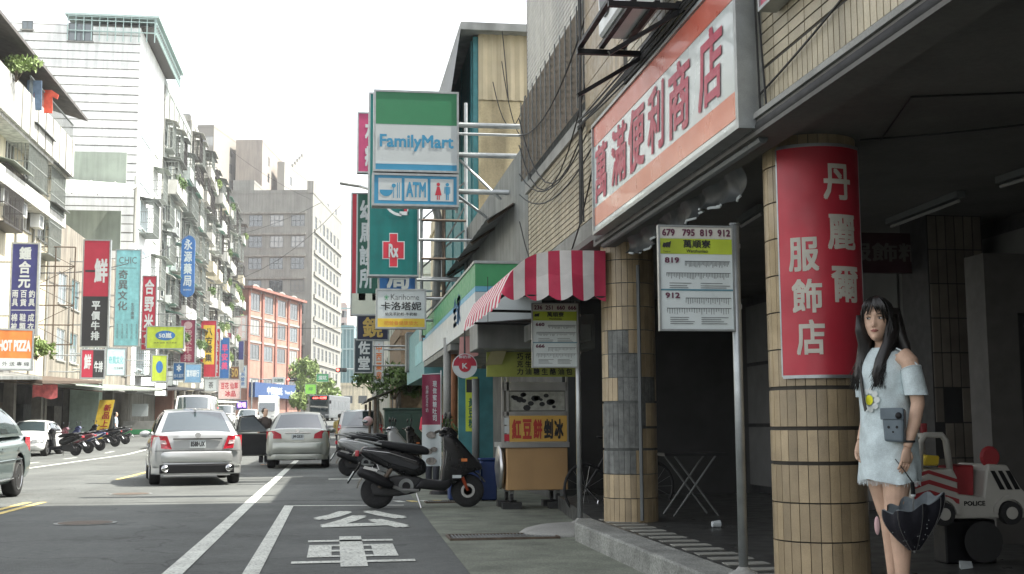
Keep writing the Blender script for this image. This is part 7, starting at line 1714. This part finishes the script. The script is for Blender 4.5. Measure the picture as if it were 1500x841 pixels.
strap2 = [(-.085,.02,1.345),(-.06,.085,1.30),(.05,.128,1.12),(.13,.115,1.06),(.185,.03,1.0),(.20,-.10,.965),(.19,-.17,.97)]; so_ = g.build('strap', M_dark, bgt); so_.rotation_euler.z = -rad(30)
# loosely folded umbrella hanging from the hand
uq = P(1338, 732, Y=FYp-.26)
U_ = thing('umbrella', 'dark loosely folded umbrella with silver lining held by the woman', 'umbrella', (uq.x, FYp-.26, uq.z)); U_.rotation_euler = (rad(14), rad(-6), 0); U_.scale = (.88,.88,.95)
M_umb = mat('night_blue_cloth', (.010,.010,.016), .6, var=.2, vs=30); M_sil = mat('silver_lining', (.26,.29,.31), .4, metal=.3, var=.15, vs=20)
rn = random.Random(6)
def usurf(f, a, k=1.0):
    rr = (.030+.115*math.sin(f*1.75))*(1+.09*f*math.cos(8*a)+.10*math.sin(2*a+.6)+.05*math.sin(5*a))*k
    return Vector((rr*math.cos(a)*1.25, rr*math.sin(a)*.8, -.29+.27*f+.014*f*math.cos(8*a)+.03*f*math.sin(a*1+2)))
for k in range(8):
    a0, a1 = 2*math.pi*k/8, 2*math.pi*(k+1)/8
    rows = [[usurf(j/8, a0+(a1-a0)*i/8) for i in range(9)] for j in range(9)]; rows2 = [[usurf(j/8, a0+(a1-a0)*i/8, .955)+Vector((0,0,.003)) for i in range(9)] for j in range(9)]
    MB().grid(rows).build('cloth_panel', M_umb, U_, smooth=True, fix=False); MB().grid(rows2).build('lining_panel', M_sil, U_, smooth=True, fix=False)
    MB().tube([usurf(j/6, a0) for j in range(7)], .003, 4).build('rib', M_steel, U_)
sp = MB()
for k in range(40):
    a = rn.uniform(0,6.28); f = rn.uniform(.1,.7); sp.sphere(tuple(usurf(f, a, 1.01)), .0028, 4, 3)
o = sp.build('star_print', M_signw, U_); o['kind'] = 'stuff'
MB().cyl((0,0,-.31),(0,0,.03),.006,n=8).build('shaft', M_steel, U_); MB().cyl((0,0,.03),(-.005,0,.10),.014,.012,n=10).build('handle', M_blk, U_); MB().cyl((0,0,.022),(0,0,.034),.0145,n=10).build('handle_ring', M_signw, U_); MB().tube([(-.005,0,.1),(-.03,.05,.16),(-.05,.12,.21),(-.02,.06,.15),(.0,0,.1)], .003, 5).build('wrist_strap', M_blk, U_)
q = P(1285, 770, Y=FYp-.2); t = thing('pink_pouch', 'small pink pouch hanging beside the umbrella', 'pouch', tuple(q)); MB().sphere((0,0,0),(.016,.014,.05)).build('cloth', mat('pale_pink_cloth', (.55,.36,.36), .8, var=.1), t, smooth=True)
# ------------------------------------------------------------------ background people (body + shirt + trousers + hair)
def passer(label, loc, rz, h, shirt, trousers, hair, pose='stand', sk=None):
    t = thing('person', label, 'person', loc, rz); k = h/1.65; b = MB()
    lean = .0
    b.loft([ellr((0,0,.78),.14,.10,12),ellr((0,0,.98),.13,.095,12),ellr((0,-.01,1.2),.16,.105,12),ellr((0,0,1.34),.15,.07,12),ellr((0,0,1.38),.055,.05,12),ellr((0,-.005,1.46),.047,.047,12)])
    st_ = .16 if pose == 'walk' else .02
    legs, arms = [], []
    for s_ in (-1, 1):
        hx = s_*.085; fy = s_*st_
        legs.append([(hx,0,.85),(hx,-fy*.3,.7),(hx,-fy*.6,.46),(hx,-fy*.6+.02,.28),(hx,-fy+.02,.07)]); b.tube(legs[-1], [.09,.082,.055,.05,.038], 10)
        b.loft([ellr((hx,.02-fy,.03),.04,.05,10), ellr((hx,-.06-fy,.03),.045,.08,10), ellr((hx,-.07-fy,.005),.045,.1,10)])
        bend_ = -.16 if pose == 'carry' else -.04
        arms.append([(s_*.15,0,1.33),(s_*.2,0,1.28),(s_*.225,.02,1.06),(s_*.22,bend_+.02,.92 if pose != 'carry' else .98),(s_*.2,bend_-.06,.84 if pose != 'carry' else 1.0)]); b.tube(arms[-1], [.05,.05,.04,.034,.026], 10)
    head_mesh(b, (0,-.02,1.535), 0, 1.0, 24, 18)
    o = b.build('body', sk or M_skin, t, smooth=True); remesh(o, .014, 2)
    hb = MB()
    for a_, s_ in zip(arms, (1, -1)): hand(hb, a_[-1], (0,-.3,-1) if pose != 'carry' else (0,-1,-.1), s_, (0,-1,0) if pose != 'carry' else (1,0,0))
    hm = hb.mesh('h', [M_skin]); bm = bmesh.new(); bm.from_mesh(o.data); bm.from_mesh(hm); bm.to_mesh(o.data); bm.free(); bpy.data.meshes.remove(hm); o.data.polygons.foreach_set('use_smooth', [True]*len(o.data.polygons))
    sh = MB(); sh.loft([ellr((0,0,.80),.165,.125,16),ellr((0,0,.98),.158,.122,16),ellr((0,-.01,1.2),.175,.125,16),ellr((0,0,1.34),.165,.085,16),ellr((0,0,1.40),.07,.062,16)])
    for a_ in arms: sh.tube(a_[:3], [.062,.062,.058], 12)
    so = sh.build('shirt', shirt, t, smooth=True); remesh(so, .016, 2)
    tr = MB(); tr.loft([ellr((0,0,.76),.15,.12,14),ellr((0,0,.90),.155,.118,14)])
    for l_ in legs: tr.tube(l_ if pose != 'shorts' else l_[:3], [.1,.095,.072,.068,.06][:len(l_ if pose != 'shorts' else l_[:3])], 12)
    to = tr.build('trousers', trousers, t, smooth=True); remesh(to, .016, 2)
    hh = MB(); hh.sphere((0,.012,1.565),(.086,.102,.10),14,10); hh.v = [v for v in hh.v]; hh.build('hair', hair, t, smooth=True)
    t.scale = (k,k,k); return t
M_olive = mat('olive_yellow_cloth', (.30,.24,.09), .85, var=.25, vs=18); M_tr = mat('dark_trousers', (.03,.032,.04), .85, var=.15); M_rs = mat('red_shirt_cloth', (.50,.03,.06), .8, var=.1); M_ls = mat('light_blue_shirt', (.42,.5,.58), .85, var=.12)
q = P(497, 664, Z=0); passer('person in an olive yellow shirt walking between the champagne sedan and the grey van', (q.x, q.y-1, 0), rad(170), 1.62, M_olive, M_tr, M_hair, 'walk')
q = P(634, 640, Y=23.5); passer('person in a red shirt standing behind the maroon banner flag', (q.x, 23.5, 0), rad(150), 1.62, M_rs, M_tr, M_hair, 'carry')
q = P(178, 655, Z=.1); passer('pedestrian in a light blue shirt in front of the left shops', (q.x-.6, q.y+1.5, gz(q.y)), rad(100), 1.68, M_ls, M_tr, M_hair, 'walk')
passer('driver in dark clothes stepping out of the champagne sedan', (-2.02, 36.75, 0), rad(40), 1.66, mat('brown_shirt', (.06,.045,.04), .85, var=.2), M_tr, M_hair, 'stand')
# ------------------------------------------------------------------ coin-operated police ride
RY = 7.75
x0 = P(1338, 720, Y=RY).x; zg = .176; sc = (P(1500,720,Y=RY).x-x0)/.80
RC = thing('kiddie_ride_car', 'red and white striped coin operated toy police car in the arcade', 'ride', (x0, RY, zg)); RC.scale = (sc, sc, sc)
zq = lambda py: (P(1420, py, Y=RY).z-zg)/sc
xq = lambda px: (P(px, 720, Y=RY).x-x0)/sc
M_rw = mat('toy_cream', (.40,.39,.35), .4, var=.08, vs=6); M_rr = mat('toy_red', (.28,.025,.03), .4, var=.08)
pts = [(1338,760),(1336,712),(1345,700),(1370,688),(1398,686),(1404,700),(1404,724),(1440,728),(1446,690),(1450,680),(1478,682),(1496,715),(1502,722),(1502,760)]
MB().prism([(xq(a), zq(c)) for a, c in pts], 'y', 0, .42).build('body', M_rw, RC, bevel=.015, seg=2)
for k, (ya, yb_) in enumerate(((694,701),(708,716),(723,732))):
    MB().prism([(xq(1338),zq(yb_)),(xq(1360),zq(yb_-8)),(xq(1404),zq(yb_+6)),(xq(1404),zq(ya+8)),(xq(1362),zq(ya-6)),(xq(1338),zq(ya))], 'y', -.006, .004).build('hood_stripe', M_rr, RC)
for k in range(3): a = 1452+11*k; MB().prism([(xq(a),zq(690)),(xq(a+6),zq(690)),(xq(a+20),zq(718)),(xq(a+13),zq(718))], 'y', -.006, .004).build('tail_stripe', M_blk, RC)
g = MB(); fr_ = [(1352,690),(1354,648),(1362,637),(1386,637),(1392,645),(1396,688)]
for yv in (.03, .39): MB().tube([(xq(a),yv,zq(c)) for a, c in fr_], .022, 8).build('windscreen_frame', M_rw, RC, smooth=True)
g = None; MB().box(xq(1362),xq(1388),.03,.39,zq(641),zq(634)).build('frame_top', M_rw, RC, bevel=.006)
MB().cyl((xq(1375),.2,zq(634)),(xq(1375),.2,zq(620)),.035,n=14).build('red_beacon', M_rr, RC); MB().cyl((xq(1365),.2,zq(634)),(xq(1365),.2,zq(622)),.03,n=12).build('clear_beacon', M_concl, RC)
MB().prism([(xq(1358),zq(682)),(xq(1384),zq(682)),(xq(1386),zq(668)),(xq(1366),zq(666))], 'y', .06, .36).build('yellow_seat', mat('toy_yellow', (.52,.38,.03), .4, var=.05), RC, bevel=.01)
MB().prism([(xq(1406),zq(728)),(xq(1438),zq(728)),(xq(1440),zq(682)),(xq(1410),zq(684))], 'y', .10, .34).build('red_seat', M_rr, RC, bevel=.01)
MB().lathe([(.06,-.02),(.075,0),(.06,.02)], 16, (xq(1458),.05,zq(670)), 'y').build('spare_wheel', M_rr, RC)
for px in (1378, 1476):
    w_ = MB().lathe([(.045,-.03),(.078,-.03),(.08,0),(.078,.03),(.045,.03)], 20, (xq(px),-.01,zq(752)), 'y').build('wheel', M_rub, RC, smooth=False); MB().lathe([(.042,-.035),(.036,-.01),(.01,-.03)], 16, (xq(px),-.012,zq(752)), 'y').build('hub_cap', M_rw, w_)
    g = MB(); rows = []
    for k in range(11): a = math.pi*k/10; rows.append([(xq(px)+q_*math.cos(a), yv, zq(752)+q_*math.sin(a)) for q_, yv in ((.092,-.03),(.118,-.03),(.118,.03),(.092,.03))])
    MB().loft(rows).build('wheel_arch', M_rw, RC)
g = MB(); put_text(g, 'POLICE', xq(1411), xq(1442), zq(741), zq(734), -.003, .03); g.build('lettering', M_blk, RC, fix=False)
MB().box(xq(1395),xq(1470),.12,.30,0,zq(764)).build('pedestal', M_blk, RC, bevel=.01); MB().lathe([(.14,0),(.13,.02),(.02,.03)], 20, (xq(1440),.02,zq(795)), 'y').build('pedestal_disc', M_dark, RC)
q = P(1408, 834, Z=.18); t = thing('paper_scrap', 'crumpled white paper scrap on the arcade floor at the lower right', 'litter', (q.x, q.y, .178)); MB().add([(0,0,0),(.1,.03,.005),(.13,.1,.04),(.05,.12,.0),(.02,.06,.05)], [(0,1,4),(1,2,4),(2,3,4),(3,0,4)]).build('paper', M_signw, t)
# ------------------------------------------------------------------ the street's hazy air
hz_ = MB().box(-620, 620, -60, 1830, -1.2, 85)
hm_ = bpy.data.materials.new('haze_air'); hm_.use_nodes = True
for nd in list(hm_.node_tree.nodes):
    if nd.type == 'BSDF_PRINCIPLED': hm_.node_tree.nodes.remove(nd)
pv = hm_.node_tree.nodes.new('ShaderNodeVolumePrincipled'); pv.inputs['Color'].default_value = (.95,.97,1,1); pv.inputs['Density'].default_value = .00038; pv.inputs['Anisotropy'].default_value = .3
hm_.node_tree.links.new(pv.outputs[0], hm_.node_tree.nodes['Material Output'].inputs['Volume'])
tag(hz_.build('haze', hm_), kind='stuff')
